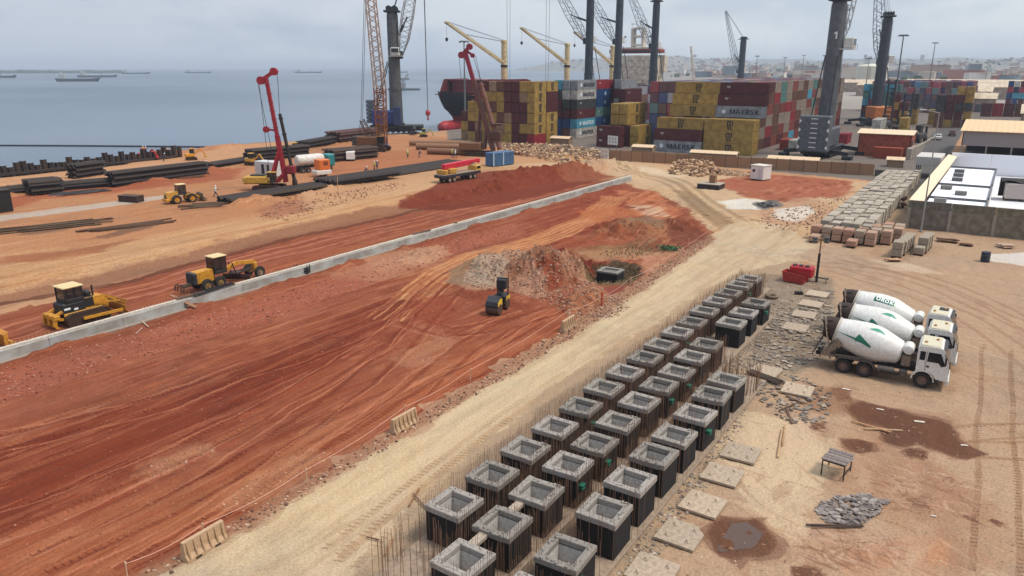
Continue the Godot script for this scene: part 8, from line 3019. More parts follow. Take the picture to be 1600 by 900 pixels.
	for s in [-0.6, 0.6]:
		rp.rod(Vector3(-3.0, 7.5, s), Vector3(0.2, 44.0, s), 0.06, 0.06, 4, false)
		rp.rod(Vector3(-3.0, 7.5, s), Vector3(-4.2, 3.2, s), 0.06, 0.06, 4, false)
		rp.rod(Vector3(0.9, 44.0, s * 0.3), Vector3(3.0, 6.0, s * 0.3), 0.05, 0.05, 4, false)
	part("rope", rp, mat(90, 84, 80, 0.7), c)

# ---------- works along the water ----------
func sheet_stack(label: String, a: Vector3, b: Vector3, layers: int, rows: int, pitch := 0.42, width := 0.85, tone := 0):
	var t := thing("sheet_pile_stack", label, "sheet piles", a, facing(a, b))
	var l := Vector2(b.x - a.x, b.z - a.z).length()
	var key := "pile%d" % int(l * 10)
	if not logo_meshes.has(key):
		var m := MB.new()
		m.ext(PackedVector2Array([Vector2(-0.46, 0.0), Vector2(-0.22, 0.0), Vector2(-0.1, 0.3), Vector2(0.1, 0.3), Vector2(0.22, 0.0), Vector2(0.46, 0.0), Vector2(0.46, 0.09), Vector2(0.28, 0.09), Vector2(0.14, 0.4), Vector2(-0.14, 0.4), Vector2(-0.28, 0.09), Vector2(-0.46, 0.09)]), Vector3(0, 0, 0), Vector3(0, 0, 1), Vector3.UP, Vector3(l, 0, 0))
		logo_meshes[key] = m.mesh()
	for k in layers:
		for r in rows:
			var o := part("sheet_pile", logo_meshes[key], mat(54 + ((k + r) % 3) * 8 + tone, 47 + ((k + r) % 3) * 7 + tone / 2, 46 + ((k * 2 + r) % 3) * 6 + tone / 2, 0.75, "rust", 0.3), t)
			o.position = Vector3(rng.randf_range(-0.35, 0.35), 0.12 + k * pitch, (r - (rows - 1) * 0.5) * width + (0.2 if k % 2 else 0.0))
	var bm := MB.new()
	for k in 4:
		bm.box(Vector3(l * (0.1 + 0.27 * k), 0.06, 0), Vector3(0.2, 0.14, rows * width))
	part("timber_bearer", bm, mat(120, 96, 72, 0.9, "rust"), t)

func tube_pipe(label: String, a: Vector3, b: Vector3, r: float, tone: Array):
	var m := MB.new()
	var d := b - a
	var l := d.length()
	m.lathe([Vector2(r * 0.94, 0), Vector2(r, 0), Vector2(r, l), Vector2(r * 0.94, l), Vector2(r * 0.94, 0)], 20)
	var o := solo("steel_pipe", m, mat(tone[0], tone[1], tone[2], 0.75, "rust", 0.2), label, "pipe")
	var dn := d / l
	var u := dn.cross(Vector3.UP).normalized()
	o.transform = Transform3D(Basis(u, dn, u.cross(dn)), a)

func build_left_works():
	# driven sheet-pile wall at the water's edge
	var w := thing("sheet_pile_wall", "dark driven sheet-pile wall with uneven tops along the water's edge", "wall")
	var m := MB.new()
	m.ext(PackedVector2Array([Vector2(-0.62, -0.2), Vector2(-0.35, -0.2), Vector2(-0.2, 0.2), Vector2(0.2, 0.2), Vector2(0.35, -0.2), Vector2(0.62, -0.2), Vector2(0.62, -0.1), Vector2(0.4, -0.1), Vector2(0.26, 0.3), Vector2(-0.26, 0.3), Vector2(-0.4, -0.1), Vector2(-0.62, -0.1)]), Vector3.ZERO, Vector3.RIGHT, Vector3.BACK, Vector3(0, 6.0, 0))
	var pile := m.mesh()
	for k in 52:
		var s := 40.0 + k * 1.22
		var o := part("sheet_pile", pile, mat(52 + (k % 4) * 7, 44 + (k % 4) * 5, 44 + (k % 3) * 5, 0.8, "rust", 0.3), w)
		var lift: float = [0.0, 0.1, 0.9, 0.9, 0.2, 0.2, 1.0, 0.1, 0.5, 0.5][(k * 7 / 3) % 10]
		o.position = Vector3(-157.4 + 0.2 * (k % 2), -3.5 + lift + 0.012 * k, -s)
		o.rotation.y = PI * 0.5
	var wl := MB.new()
	wl.box(Vector3(-156.7, 1.7, -71.0), Vector3(0.5, 0.5, 60.0))
	part("waler_beam", wl, mat(70, 60, 58, 0.8, "rust", 0.2), w)
	sheet_stack("long tall stack of dark sheet piles in the middle of the left works", gp(Vector3(-127.3, 1.4, -69.0)), gp(Vector3(-127.0, 1.4, -87.2)), 6, 3)
	sheet_stack("long low stack of dark sheet piles running off at the picture's left edge", gp(Vector3(-135.5, 1.4, -48.2)), gp(Vector3(-128.7, 1.4, -69.8)), 3, 3)
	sheet_stack("short dark block of sheet piles on the low stack near the left edge", gp(Vector3(-130.3, 1.4, -57.4)) + Vector3(0, 0.1, 0), gp(Vector3(-129.4, 1.4, -61.9)) + Vector3(0, 0.1, 0), 5, 5)
	sheet_stack("shorter stack of dark sheet piles with a prop against it, behind the long stack", gp(Vector3(-143.0, 1.4, -70.6)), gp(Vector3(-144.4, 1.4, -76.9)), 6, 3)
	sheet_stack("dark stack of sheet piles left of the red rig, by the water", gp(Vector3(-137.7, 1.4, -105.5)), gp(Vector3(-135.8, 1.4, -120.1)), 6, 4)
	sheet_stack("stack of grey-brown sheet piles behind the white van", gp(Vector3(-123.3, 1.4, -115.0)), gp(Vector3(-121.1, 1.4, -126.6)), 5, 5, 0.5, 0.9, 16)
	sheet_stack("wide flat spread of dark sheet piles, near half, beside the haul road", gp(Vector3(-97.1, 1.4, -69.3)), gp(Vector3(-96.3, 1.4, -87.7)), 2, 5)
	sheet_stack("wide flat spread of dark sheet piles, middle part, behind the leaning stake", gp(Vector3(-96.4, 1.4, -88.4)), gp(Vector3(-95.2, 1.4, -104.0)), 2, 6)
	sheet_stack("wide flat spread of dark sheet piles, far part, near the workers in white", gp(Vector3(-99.0, 1.4, -104.6)), gp(Vector3(-97.8, 1.4, -129.0)), 1, 9)
	sheet_stack("thin row of dark sheet piles behind the tall stack", gp(Vector3(-135.6, 1.4, -94.0)), gp(Vector3(-138.2, 1.4, -108.0)), 2, 4)
	sheet_stack("rust-brown sheet piles heaped by the water behind the crawler crane", gp(Vector3(-153.9, 0.8, -145.8)), gp(Vector3(-155.4, 0.0, -163.6)), 5, 6, 0.5, 0.9, 40)
	sheet_stack("long dark row of sheet piles at the shore beside the red rig", gp(Vector3(-148.9, 1.4, -130.2)), gp(Vector3(-153.9, 0.8, -145.8)), 4, 4)
	tube_pipe("longest sand-brown steel pipe lying before the yellow containers", gp(Vector3(-127.9, 0.6, -149.9), 0.9), gp(Vector3(-115.9, 0.1, -159.2), 0.9), 0.85, [150, 118, 90])
	tube_pipe("sand-brown steel pipe in front of the longest one", gp(Vector3(-115.3, 1.2, -139.2), 0.8), gp(Vector3(-104.0, 0.8, -145.4), 0.8), 0.75, [140, 106, 80])
	tube_pipe("sand-brown steel pipe resting behind the longest one", gp(Vector3(-137.5, 0.1, -158.4), 1.0), gp(Vector3(-123.3, 0.0, -167.2), 1.0), 0.8, [158, 124, 94])
	tube_pipe("short wide open-ended tube lying on the shore among workers", gp(Vector3(-172.6, 1.4, -105.7), 1.0), gp(Vector3(-159.0, 1.4, -100.2), 0.9), 0.95, [136, 118, 104])
	# blue steel boxes
	var b := thing("blue_container", "blue steel container at the foot of the dark red rig", "container", gp(Vector3(-88.3, 1.4, -130.0)), facing(gp(Vector3(-88.9, 1.4, -127.1)), gp(Vector3(-87.7, 1.4, -133.3))))
	var bx := MB.new()
	bx.box(Vector3(0, 1.45, 0), Vector3(6.0, 2.7, 2.5), 0.05)
	for k in 16:
		bx.box(Vector3(-2.7 + k * 0.36, 1.45, 1.26), Vector3(0.16, 2.3, 0.05))
	part("container_body", bx, mat(70, 112, 158, 0.5, "grime", 0.2), b)
	for s in [-3.02, -0.2]:
		var pt := MB.new()
		pt.box(Vector3(s, 1.45, 1.29), Vector3(0.3, 2.6, 0.04))
		part("pale_strip", pt, mat(170, 194, 214, 0.5), b)
	var b2 := thing("blue_container", "blue steel box half hidden behind the brown crawler crane", "container", gp(Vector3(-144.7, 0.4, -152.3)), 0.3)
	var by := MB.new()
	by.box(Vector3(0, 1.3, 0), Vector3(7.0, 2.5, 2.4), 0.05)
	part("container_body", by, mat(36, 92, 146, 0.55, "grime", 0.2), b2)
	# small plant on the shore
	for q in [[Vector3(-158.7, 1.4, -94.5), [196, 40, 46], 0.4, "small red compactor on the shore among the workers"], [Vector3(-150.1, 1.4, -100.2), [216, 150, 40], 1.1, "small orange digger by the end of the tall sheet-pile stack"], [Vector3(-131.6, 1.4, -101.6), [206, 158, 60], 0.2, "yellow digger with a grey arm beside the white container cabin"], [Vector3(-141.1, 1.4, -121.3), [206, 170, 60], 2.0, "yellow machine half hidden behind the white tank lorry"], [Vector3(-154.2, 0.0, -184.5), [176, 168, 90], 0.5, "yellow-green generator box at the quay beside the crane"]]:
		var t := thing("mini_excavator", q[3], "digger", gp(q[0]), q[2])
		for s in [-0.7, 0.7]:
			track(t, s, 2.2, 0.6, 0.4)
		var c := MB.new()
		c.box(Vector3(-0.3, 1.1, 0), Vector3(1.9, 0.9, 1.5), 0.2)
		part("body", c, mat(q[1][0], q[1][1], q[1][2], 0.55, "dirt"), t)
		glazed_cab(t, Vector3(0.2, 1.9, 0.2), Vector3(0.9, 1.1, 0.9), mat(q[1][0], q[1][1], q[1][2], 0.55, "dirt"), mat(50, 48, 46, 0.6))
		var am := MB.new()
		am.bar(Vector3(0.7, 1.2, -0.3), Vector3(2.0, 2.3, -0.3), 0.22, 0.3)
		am.bar(Vector3(2.0, 2.3, -0.3), Vector3(3.0, 1.0, -0.3), 0.18, 0.26)
		am.box(Vector3(3.0, 0.7, -0.3), Vector3(0.5, 0.5, 0.6), 0.1)
		part("arm", am, mat(q[1][0], q[1][1], q[1][2], 0.55, "dirt"), t)
	# dark hut cut by the left edge
	var h := thing("dark_hut", "dark corrugated hut cut by the picture's left edge", "hut", gp(Vector3(-118.3, 1.4, -47.4)), 0.1)
	var hm := MB.new()
	hm.box(Vector3(0, 1.5, 0), Vector3(3.4, 3.0, 3.0), 0.03)
	for k in 10:
		hm.box(Vector3(1.72, 1.5, -1.35 + k * 0.3), Vector3(0.05, 2.9, 0.12))
	part("hut_wall", hm, mat(40, 36, 38, 0.8, "rust"), h)
	var hr := MB.new()
	hr.box(Vector3(0, 3.06, 0), Vector3(3.7, 0.12, 3.3), 0.02)
	part("roof", hr, mat(62, 54, 52, 0.8, "rust"), h)
	# loose rails, mats and crates on the orange dirt
	var odd := [[Vector3(-110.3, 1.4, -62.7), Vector3(3.4, 0.9, 1.6), [70, 54, 48], "dark crate standing on the pale strip left of the loader", 0.3], [Vector3(-124.8, 1.4, -62.6), Vector3(9.0, 0.25, 2.4), [70, 70, 78], "flat grey steel plates lying before the tall sheet-pile stack", 1.35], [Vector3(-100.2, 1.4, -46.1), Vector3(15.0, 0.3, 2.4), [92, 78, 64], "brown bundle of reinforcing bars on the orange dirt at left", 1.2], [Vector3(-92.5, 1.4, -51.6), Vector3(12.0, 0.25, 1.6), [88, 66, 52], "narrow dark bundle of bars right of the wide one", 1.25], [Vector3(-96.8, 1.4, -66.9), Vector3(9.0, 0.3, 3.0), [98, 82, 66], "low brown mat of bars beside the worker and loader", 1.2], [Vector3(-126.2, 1.4, -82.6), Vector3(7.0, 0.2, 2.0), [120, 90, 72], "weathered timber mats near the end of the tall stack", 1.3]]
	for q in odd:
		var t := thing("material_pile", q[3], "pile", gp(q[0]), q[4])
		if q[1].y > 0.5:
			var c := MB.new()
			c.box(Vector3(0, q[1].y * 0.5, 0), q[1], 0.05)
			part("crate_body", c, mat(q[2][0], q[2][1], q[2][2], 0.85, "rust", 0.5), t)
			var lid := MB.new()
			lid.box(Vector3(0, q[1].y + 0.04, 0), Vector3(q[1].x + 0.1, 0.08, q[1].z + 0.1))
			part("lid", lid, mat(q[2][0] + 24, q[2][1] + 20, q[2][2] + 14, 0.85, "rust", 0.5), t)
		else:
			var n := int(q[1].z / 0.16)
			for k in mini(n, 14):
				var c := MB.new()
				var z: float = (k - n * 0.5) * 0.16
				c.rod(Vector3(-q[1].x * rng.randf_range(0.2, 0.5), q[1].y * rng.randf(), z * 1.4), Vector3(q[1].x * rng.randf_range(0.2, 0.5), q[1].y * rng.randf(), z * 1.4 + rng.randfn(0, 0.5)), 0.09, 0.09, 5)
				part("bar", c, mat(q[2][0] + (k % 3) * 10, q[2][1] + (k % 3) * 8, q[2][2] + (k % 3) * 6, 0.85, "rust", 0.5), t)

# ---------- stones, barriers, pallets, bits ----------
func scatter(called: String, label: String, spots: Array, size: float, tones: Array, flat := 0.6, slab := false):
	var base := MB.new()
	if slab:
		base.ext(PackedVector2Array([Vector2(-0.5, -0.3), Vector2(0.1, -0.42), Vector2(0.5, -0.2), Vector2(0.42, 0.34), Vector2(-0.1, 0.4), Vector2(-0.46, 0.22)]), Vector3(0, 0, 0), Vector3.RIGHT, Vector3.BACK, Vector3(0, 0.22, 0))
	else:
		lump_rock(base, Vector3.ZERO, Vector3.ONE, 5, 4, 6)
	var mm := MultiMesh.new()
	mm.transform_format = MultiMesh.TRANSFORM_3D
	mm.use_colors = true
	mm.mesh = base.mesh()
	mm.instance_count = spots.size()
	for i in spots.size():
		var q: Vector3 = spots[i]
		var z := size * (0.35 + 1.1 * pow(rng.randf(), 2.2))
		var bs := Basis.from_euler(Vector3(rng.randfn(0, 0.35), rng.randf() * TAU, rng.randfn(0, 0.35))).scaled(Vector3(z, z * flat, z * rng.randf_range(0.6, 1.1)))
		mm.set_instance_transform(i, Transform3D(bs, Vector3(q.x, hgt(q.x, -q.z) + z * flat * 0.2 + q.y, q.z)))
		var c: Array = tones[rng.randi() % tones.size()]
		mm.set_instance_color(i, lin(c[0], c[1], c[2]) * rng.randf_range(0.6, 0.85))
	var o := MultiMeshInstance3D.new()
	o.name = called
	o.multimesh = mm
	o.material_override = tint_mat()
	add_child(o, true)
	tag(o, label, called.replace("_", " "), "", "stuff")

func within(a: Array, n: int, pile := 0.0) -> Array:
	var p := pv(a)
	var lo := p[0]
	var hi := p[0]
	var cen := Vector2.ZERO
	for q in p:
		lo = lo.min(q)
		hi = hi.max(q)
		cen += q
	cen /= p.size()
	var out := []
	var tries := 0
	while out.size() < n and tries < n * 20:
		tries += 1
		var q := Vector2(rng.randf_range(lo.x, hi.x), rng.randf_range(lo.y, hi.y))
		if Geometry2D.is_point_in_polygon(q, p):
			var k := clampf(1.0 - q.distance_to(cen) / ((hi - lo).length() * 0.5), 0.0, 1.0)
			out.append(Vector3(q.x, pile * k * rng.randf(), -q.y))
	return out

func build_site_details():
	var greys := [[176, 158, 138], [150, 134, 118], [198, 182, 162], [122, 108, 96]]
	var reds := [[170, 100, 74], [186, 122, 94], [130, 66, 46], [192, 136, 110]]
	var tans := [[206, 176, 142], [178, 146, 114], [224, 200, 168], [150, 120, 94]]
	scatter("rubble", "broken grey concrete rubble lying between the piers and the flat cast slabs", within([-17.7, 68.5, -14.7, 70.5, -10.7, 40.2, -10.2, 29.9, -10.4, 24.9, -11.2, 24.4, -11.7, 32.9, -14.0, 47.9], 2600), 0.16, greys, 0.6)
	scatter("slab_rubble", "heaped shards of grey paving between the last piers and the mixer trucks", within([-15.1, 63.5, -13.6, 71.2, -12.5, 77.0, -9.8, 63.1, -9.7, 56.4, -10.5, 53.0, -13.9, 53.7], 900, 0.1), 0.34, [[156, 140, 122], [178, 160, 138], [132, 118, 104], [150, 138, 124]], 0.4, true)
	scatter("slab_rubble", "scattered shards and splinters round the bundle of grey bars", within([-13.0, 49.9, -10.5, 53.0, -7.5, 50.9, -6.8, 45.7, -8.7, 43.9, -11.5, 47.0], 300, 0.06), 0.32, [[146, 132, 118], [168, 148, 128], [112, 98, 88]], 0.5, true)
	scatter("slab_rubble", "small flat heap of grey slate shards below the old table", within([-5.4, 35.7, -4.5, 37.1, -3.2, 38.2, -2.3, 38.0, -2.6, 36.5, -3.2, 35.0, -4.6, 34.4], 560, 0.14), 0.26, [[140, 128, 122], [120, 108, 102], [166, 154, 144]], 0.5, true)
	scatter("stones", "reddish stones and clods along the foot of the low wall", within([-59.3, 22.1, -58.1, 37.0, -56.7, 50.7, -57.0, 72.2, -56.4, 86.0, -50.6, 81.8, -52.1, 66.0, -51.0, 50.4, -50.6, 39.2, -52.3, 27.7, -51.8, 18.8], 1600), 0.17, reds, 0.7)
	scatter("stones", "brown pebbles along the border of red earth and dust road", within([-28.5, 14.5, -28.4, 31.3, -28.8, 52.6, -31.1, 94.6, -29.2, 91.3, -27.0, 51.1, -27.1, 30.5, -27.5, 14.5], 2200), 0.15, [[190, 150, 120], [130, 90, 70], [214, 180, 150], [104, 72, 58]], 0.7)
	scatter("stones", "pale stones on the gravel heaps in the red strip", within([-45.3, 59.4, -47.4, 64.5, -45.9, 70.0, -43.2, 72.6, -36.9, 68.2, -26.6, 60.3, -26.3, 56.2, -30.2, 54.7, -35.1, 58.0, -42.1, 57.8], 2600), 0.2, [[184, 142, 116], [164, 122, 98], [140, 94, 74], [190, 156, 130]], 0.7)
	scatter("stones", "small red clods strewn over the graded strip", within([-54.8, 16.4, -56.0, 42.2, -53.4, 67.7, -35.1, 81.6, -29.3, 52.6, -28.6, 31.4, -28.7, 15.0, -33.4, 9.4], 2000), 0.09, reds, 0.6)
	scatter("stones", "small clods and litter over the dusty right-hand yard", within([-10.1, 39.6, -7.7, 52.1, -0.6, 62.4, 5.2, 72.9, 8.0, 38.0, -9.8, 24.4], 1000), 0.07, tans, 0.6)
	scatter("rubble_stones", "long heap of pale broken stone in front of the yellow quay-side stacks", within([-121.4, 176.9, -121.8, 185.7, -103.8, 184.2, -87.5, 175.4, -78.2, 161.0, -75.7, 148.8, -79.8, 141.7, -91.6, 150.5, -105.8, 158.3], 1500, 1.3), 0.75, [[206, 166, 126], [176, 138, 104], [224, 190, 150], [140, 108, 84]], 0.75)
	scatter("rubble_stones", "cone of pale broken stone against the middle of the site fence", within([-57.5, 146.2, -61.2, 161.0, -61.6, 172.4, -56.6, 167.0, -48.7, 151.9, -50.9, 144.9], 700, 1.9), 0.7, [[206, 166, 126], [176, 138, 104], [224, 190, 150], [140, 108, 84]], 0.75)
	scatter("rubble_stones", "scattered stone along the fence right of the cone", within([-53.7, 160.8, -43.8, 157.5, -41.1, 150.3, -48.6, 149.7], 260, 0.3), 0.5, [[206, 170, 134], [176, 142, 110]], 0.75)
	scatter("stones", "rough stones round the haul road's far verge", within([-82.3, 63.3, -92.6, 76.4, -91.5, 86.0, -89.9, 99.8, -84.6, 97.0, -81.9, 79.3, -78.7, 65.7], 600, 0.2), 0.24, [[196, 150, 112], [166, 116, 86], [140, 96, 74]], 0.7)
	scatter("stones", "chalky lumps and scraps left of the pallet stack", within([-29.2, 112.3, -24.7, 124.9, -23.8, 140.7, -20.7, 134.8, -18.9, 105.5, -19.2, 99.6, -26.5, 102.4], 500, 0.1), 0.26, [[186, 152, 124], [160, 124, 98], [140, 108, 86], [198, 172, 148]], 0.7)
	scatter("tyres_and_scraps", "black scraps and old tyres heaped by the chalky spill", within([-32.2, 120.0, -31.0, 124.4, -29.1, 120.7, -30.2, 117.3], 120, 0.5), 0.55, [[60, 58, 58], [90, 86, 84], [120, 116, 112]], 0.5)
	# low scrub in the disturbed ground
	var gr := MB.new()
	for q in within([-36.4, 68.5, -36.0, 73.0, -33.0, 75.0, -30.4, 71.5, -29.7, 67.9, -32.6, 64.9], 240) + within([-38.5, 76.4, -37.0, 82.8, -33.2, 83.7, -31.8, 81.5, -34.3, 76.9], 120):
		var y := hgt(q.x, -q.z)
		for k in 3:
			var a := rng.randf() * TAU
			var h := rng.randf_range(0.12, 0.4)
			var e := Vector3(cos(a), 0, sin(a)) * 0.05
			gr.col = [lin(122, 104, 70), lin(104, 92, 60), lin(146, 118, 84)][rng.randi() % 3] * 0.8
			gr.tri(q + Vector3(0, y, 0) - e, q + Vector3(0, y, 0) + e, q + Vector3(cos(a + 1.5) * 0.12, y + h, sin(a + 1.5) * 0.12), Vector3.UP)
	tag(part("grass", gr, tint_mat()), "dry olive grass and weeds by the pit and its heap", "grass", "", "stuff")
	var gc := MB.new()
	for k in 260:
		var q: Vector3 = gp(Vector3(-32.0, 0.0, -82.9)) + Vector3(rng.randfn(0, 0.6), 0.1 + rng.randf() * 0.35, rng.randfn(0, 0.5))
		gc.col = lin(44, 84, 50) * rng.randf_range(0.6, 1.3)
		var d := Vector3(rng.randfn(0, 1), rng.randfn(0, 1), rng.randfn(0, 1)).normalized() * 0.14
		gc.tri(q - d, q + d, q + Vector3(rng.randfn(0, 0.1), 0.16, rng.randfn(0, 0.1)), Vector3.UP)
	tag(part("shrub", gc, tint_mat()), "small dark green bush at the edge of the dust road", "shrub")
	# the lone pier in its pit
	var pz := thing("concrete_pier", "lone low pier with a black skirt standing in the weedy pit", "pier", Vector3(-33.2, -0.95, -69.6), 0.05)
	var pm := MB.new()
	pm.box(Vector3(0, 0.7, 0), Vector3(2.3, 1.1, 1.9), 0.02)
	part("bitumen_wall", pm, mat(14, 13, 15, 0.8, ""), pz)
	var pc := MB.new()
	for s in [-1.0, 1.0]:
		pc.box(Vector3(s * 1.0, 1.34, 0), Vector3(0.36, 0.2, 2.0), 0.02)
		pc.box(Vector3(0, 1.338, s * 0.82), Vector3(1.66, 0.196, 0.36), 0.02)
	pc.box(Vector3(0, 1.2, 0), Vector3(1.7, 0.1, 1.4))
	part("concrete_cap", pc, mat(140, 136, 130, 0.9, "concrete", 0.45), pz)
	# cream road barriers
	for q in [[Vector3(-27.7, 0.0, -16.8), 0.02, "cream concrete barrier nearest the camera on the border of the red strip"], [Vector3(-28.1, 0.0, -30.9), 0.0, "cream ribbed barrier midway along the border of the red strip"], [Vector3(-28.5, 0.0, -52.0), 0.05, "farthest cream barrier, next to the orange stake"]]:
		var t := thing("road_barrier", q[2], "barrier", gp(q[0]), PI * 0.5 + q[1])
		var m := MB.new()
		m.ext(PackedVector2Array([Vector2(-0.3, 0), Vector2(-0.3, 0.14), Vector2(-0.14, 0.35), Vector2(-0.1, 0.95), Vector2(0.1, 0.95), Vector2(0.14, 0.35), Vector2(0.3, 0.14), Vector2(0.3, 0)]), Vector3(-1.05, 0, 0), Vector3(0, 0, 1), Vector3.UP, Vector3(2.1, 0, 0))
		part("barrier_body", m, mat(190, 160, 128, 0.8, "dirt", 0.5), t)
		for k in 6:
			for s in [-1.0, 1.0]:
				var r := MB.new()
				r.bar(Vector3(-0.9 + k * 0.36, 0.16, s * 0.30), Vector3(-0.9 + k * 0.36, 0.92, s * 0.115), 0.07, 0.05)
				part("rib", r, mat(176, 146, 114, 0.8, "dirt", 0.5), t)
		for x in [-0.5, 0.5]:
			var sl := MB.new()
			sl.box(Vector3(x, 0.06, 0), Vector3(0.3, 0.1, 0.62))
			part("lifting_slot", sl, mat(70, 56, 46, 0.9), t)
	# stakes and the warning line
	var line := [Vector3(-28.6, 0.0, -13.7), Vector3(-28.3, 0.0, -17.2), Vector3(-28.1, 0.0, -23.2), Vector3(-28.8, 0.0, -31.8), Vector3(-29.0, 0.0, -38.9), Vector3(-29.6, 0.0, -54.0), Vector3(-29.0, 0.0, -59.2), Vector3(-29.6, 0.0, -66.8), Vector3(-29.7, 0.0, -74.5), Vector3(-30.7, 0.0, -93.9), Vector3(-30.9, 0.0, -86.4)]
	for k in line.size():
		var p: Vector3 = gp(line[k])
		var m := MB.new()
		m.rod(Vector3.ZERO, Vector3(0.04, 0.95 if k != 6 else 1.3, 0), 0.03 if k != 6 else 0.1, 0.025 if k != 6 else 0.1, 6)
		m.box(Vector3(0.03, 0.9, 0), Vector3(0.07, 0.14, 0.07), 0.01)
		solo("stake", m, mat(196, 86, 52, 0.7) if k in [6, 8] else mat(206, 176, 150, 0.8), "%s along the warning line, counted from the camera end" % ["first stake", "second stake", "third stake", "fourth stake", "fifth stake", "sixth stake", "thick orange stake, seventh", "eighth stake", "orange-topped stake, ninth", "last stake", "tenth stake"][k], "stake", p)
	var ln := MB.new()
	for k in line.size() - 2:
		var a: Vector3 = gp(line[k], 0.85)
		var b: Vector3 = gp(line[k + 1], 0.85)
		for j in 6:
			var u := j / 6.0
			var v := (j + 1) / 6.0
			ln.rod(a.lerp(b, u) - Vector3(0, 0.2 * sin(u * PI), 0), a.lerp(b, v) - Vector3(0, 0.2 * sin(v * PI), 0), 0.011, 0.011, 4, false)
	solo("warning_line", ln, mat(232, 186, 164, 0.7, ""), "thin pale warning line strung along the red strip's border", "line")
	var lk := MB.new()
	lk.rod(Vector3.ZERO, Vector3(0.3, 3.4, 0), 0.06, 0.05, 6)
	solo("leaning_stake", lk, mat(196, 160, 124, 0.8), "tall thin stake leaning before the dark sheet-pile spread", "stake", gp(Vector3(-89.4, 1.4, -85.0)))
	# pallets of paving blocks
	var proto: Node3D = null
	var gname := "grey block pallets in the long stack"
	for r in 30:
		for c in 5:
			var s := 102.0 + r * 2.02
			var x := -18.3 + c * 1.22 - (s - 102.0) * 0.006
			if proto == null:
				proto = pallet_stack(Vector3.ZERO, [162, 148, 128], 2.15)
			var o := proto.duplicate() as Node3D
			o.name = "block_pallet"
			add_child(o, true)
			o.position = Vector3(x + rng.randfn(0, 0.04), rng.randfn(0, 0.09) - 0.04, -s)
			o.rotation.y = rng.randfn(0, 0.05)
			tag(o, "grey block pallet, %s line from the lane, %s from the near end" % [ORD[4 - c], nth(r)], "pallet", gname)
			var fade: int = (r * 5 + c * 3) % 4
			for ch in o.get_children():
				if String(ch.name).begins_with("block"):
					ch.material_override = mat(160 + fade * 9, 150 + fade * 8, 134 + fade * 8, 0.9, "concrete", 0.4)
	proto.free()
	var reds2 := [[-18.9, 99.6], [-17.6, 99.6], [-16.3, 99.4], [-15.0, 99.2], [-13.7, 99.2], [-12.4, 99.0], [-13.6, 101.4], [-12.2, 101.2], [-10.9, 101.0], [-12.6, 103.4], [-11.3, 103.6], [-10.0, 103.4], [-11.4, 105.8], [-10.1, 105.6], [-18.6, 97.6], [-14.2, 97.2]]
	for k in reds2.size():
		var o := pallet_stack(Vector3(reds2[k][0], 0, -reds2[k][1]), [[176, 136, 114], [168, 148, 128], [182, 148, 126]][k % 3], 1.8 if k < 14 else 0.9)
		tag(o, "pinkish block pallet, %s of the row across the near end of the stack" % nth(k), "pallet", "pink block pallets at the near end")
	var gk := [[-8.9, 94.6, 1.9], [-8.7, 96.3, 1.7], [-8.6, 97.9, 1.7], [-8.5, 99.5, 1.6], [-8.4, 101.1, 1.6], [-6.9, 97.2, 1.0], [-6.7, 98.8, 1.9], [-6.6, 100.5, 1.8], [-6.5, 102.1, 1.7]]
	for k in gk.size():
		var o := pallet_stack(Vector3(gk[k][0], 0, -gk[k][1]), [160, 146, 128], gk[k][2])
		tag(o, "grey block pallet, %s of the small double row before the grey wall" % nth(k), "pallet", "grey pallets before the wall")
	build_yard_bits()

func pallet_stack(p: Vector3, tone: Array, h: float) -> Node3D:
	var t := thing("block_pallet", "", "pallet", p)
	var b := MB.new()
	for s in [-0.45, 0.0, 0.45]:
		b.box(Vector3(s, 0.07, 0), Vector3(0.12, 0.14, 1.7))
	for k in 5:
		b.box(Vector3(0, 0.16, -0.7 + k * 0.35), Vector3(1.06, 0.03, 0.2))
	part("pallet_base", b, mat(128, 104, 80, 0.9, "rust", 0.5), t)
	var n := 2 if h > 1.2 else 1
	for k in n:
		var m := MB.new()
		var hh := (h - 0.18) / n
		var y := 0.18 + hh * (k + 0.5)
		m.box(Vector3(0.02 * k, y, 0), Vector3(1.06, hh - 0.05, 1.72), 0.03)
		for j in int(hh / 0.22):
			m.box(Vector3(0.02 * k, y - hh * 0.5 + 0.14 + j * 0.22, 0), Vector3(1.1, 0.16, 1.76), 0.02)
		part("block_layer", m, mat(tone[0], tone[1], tone[2], 0.9, "concrete", 0.4), t)
	return t

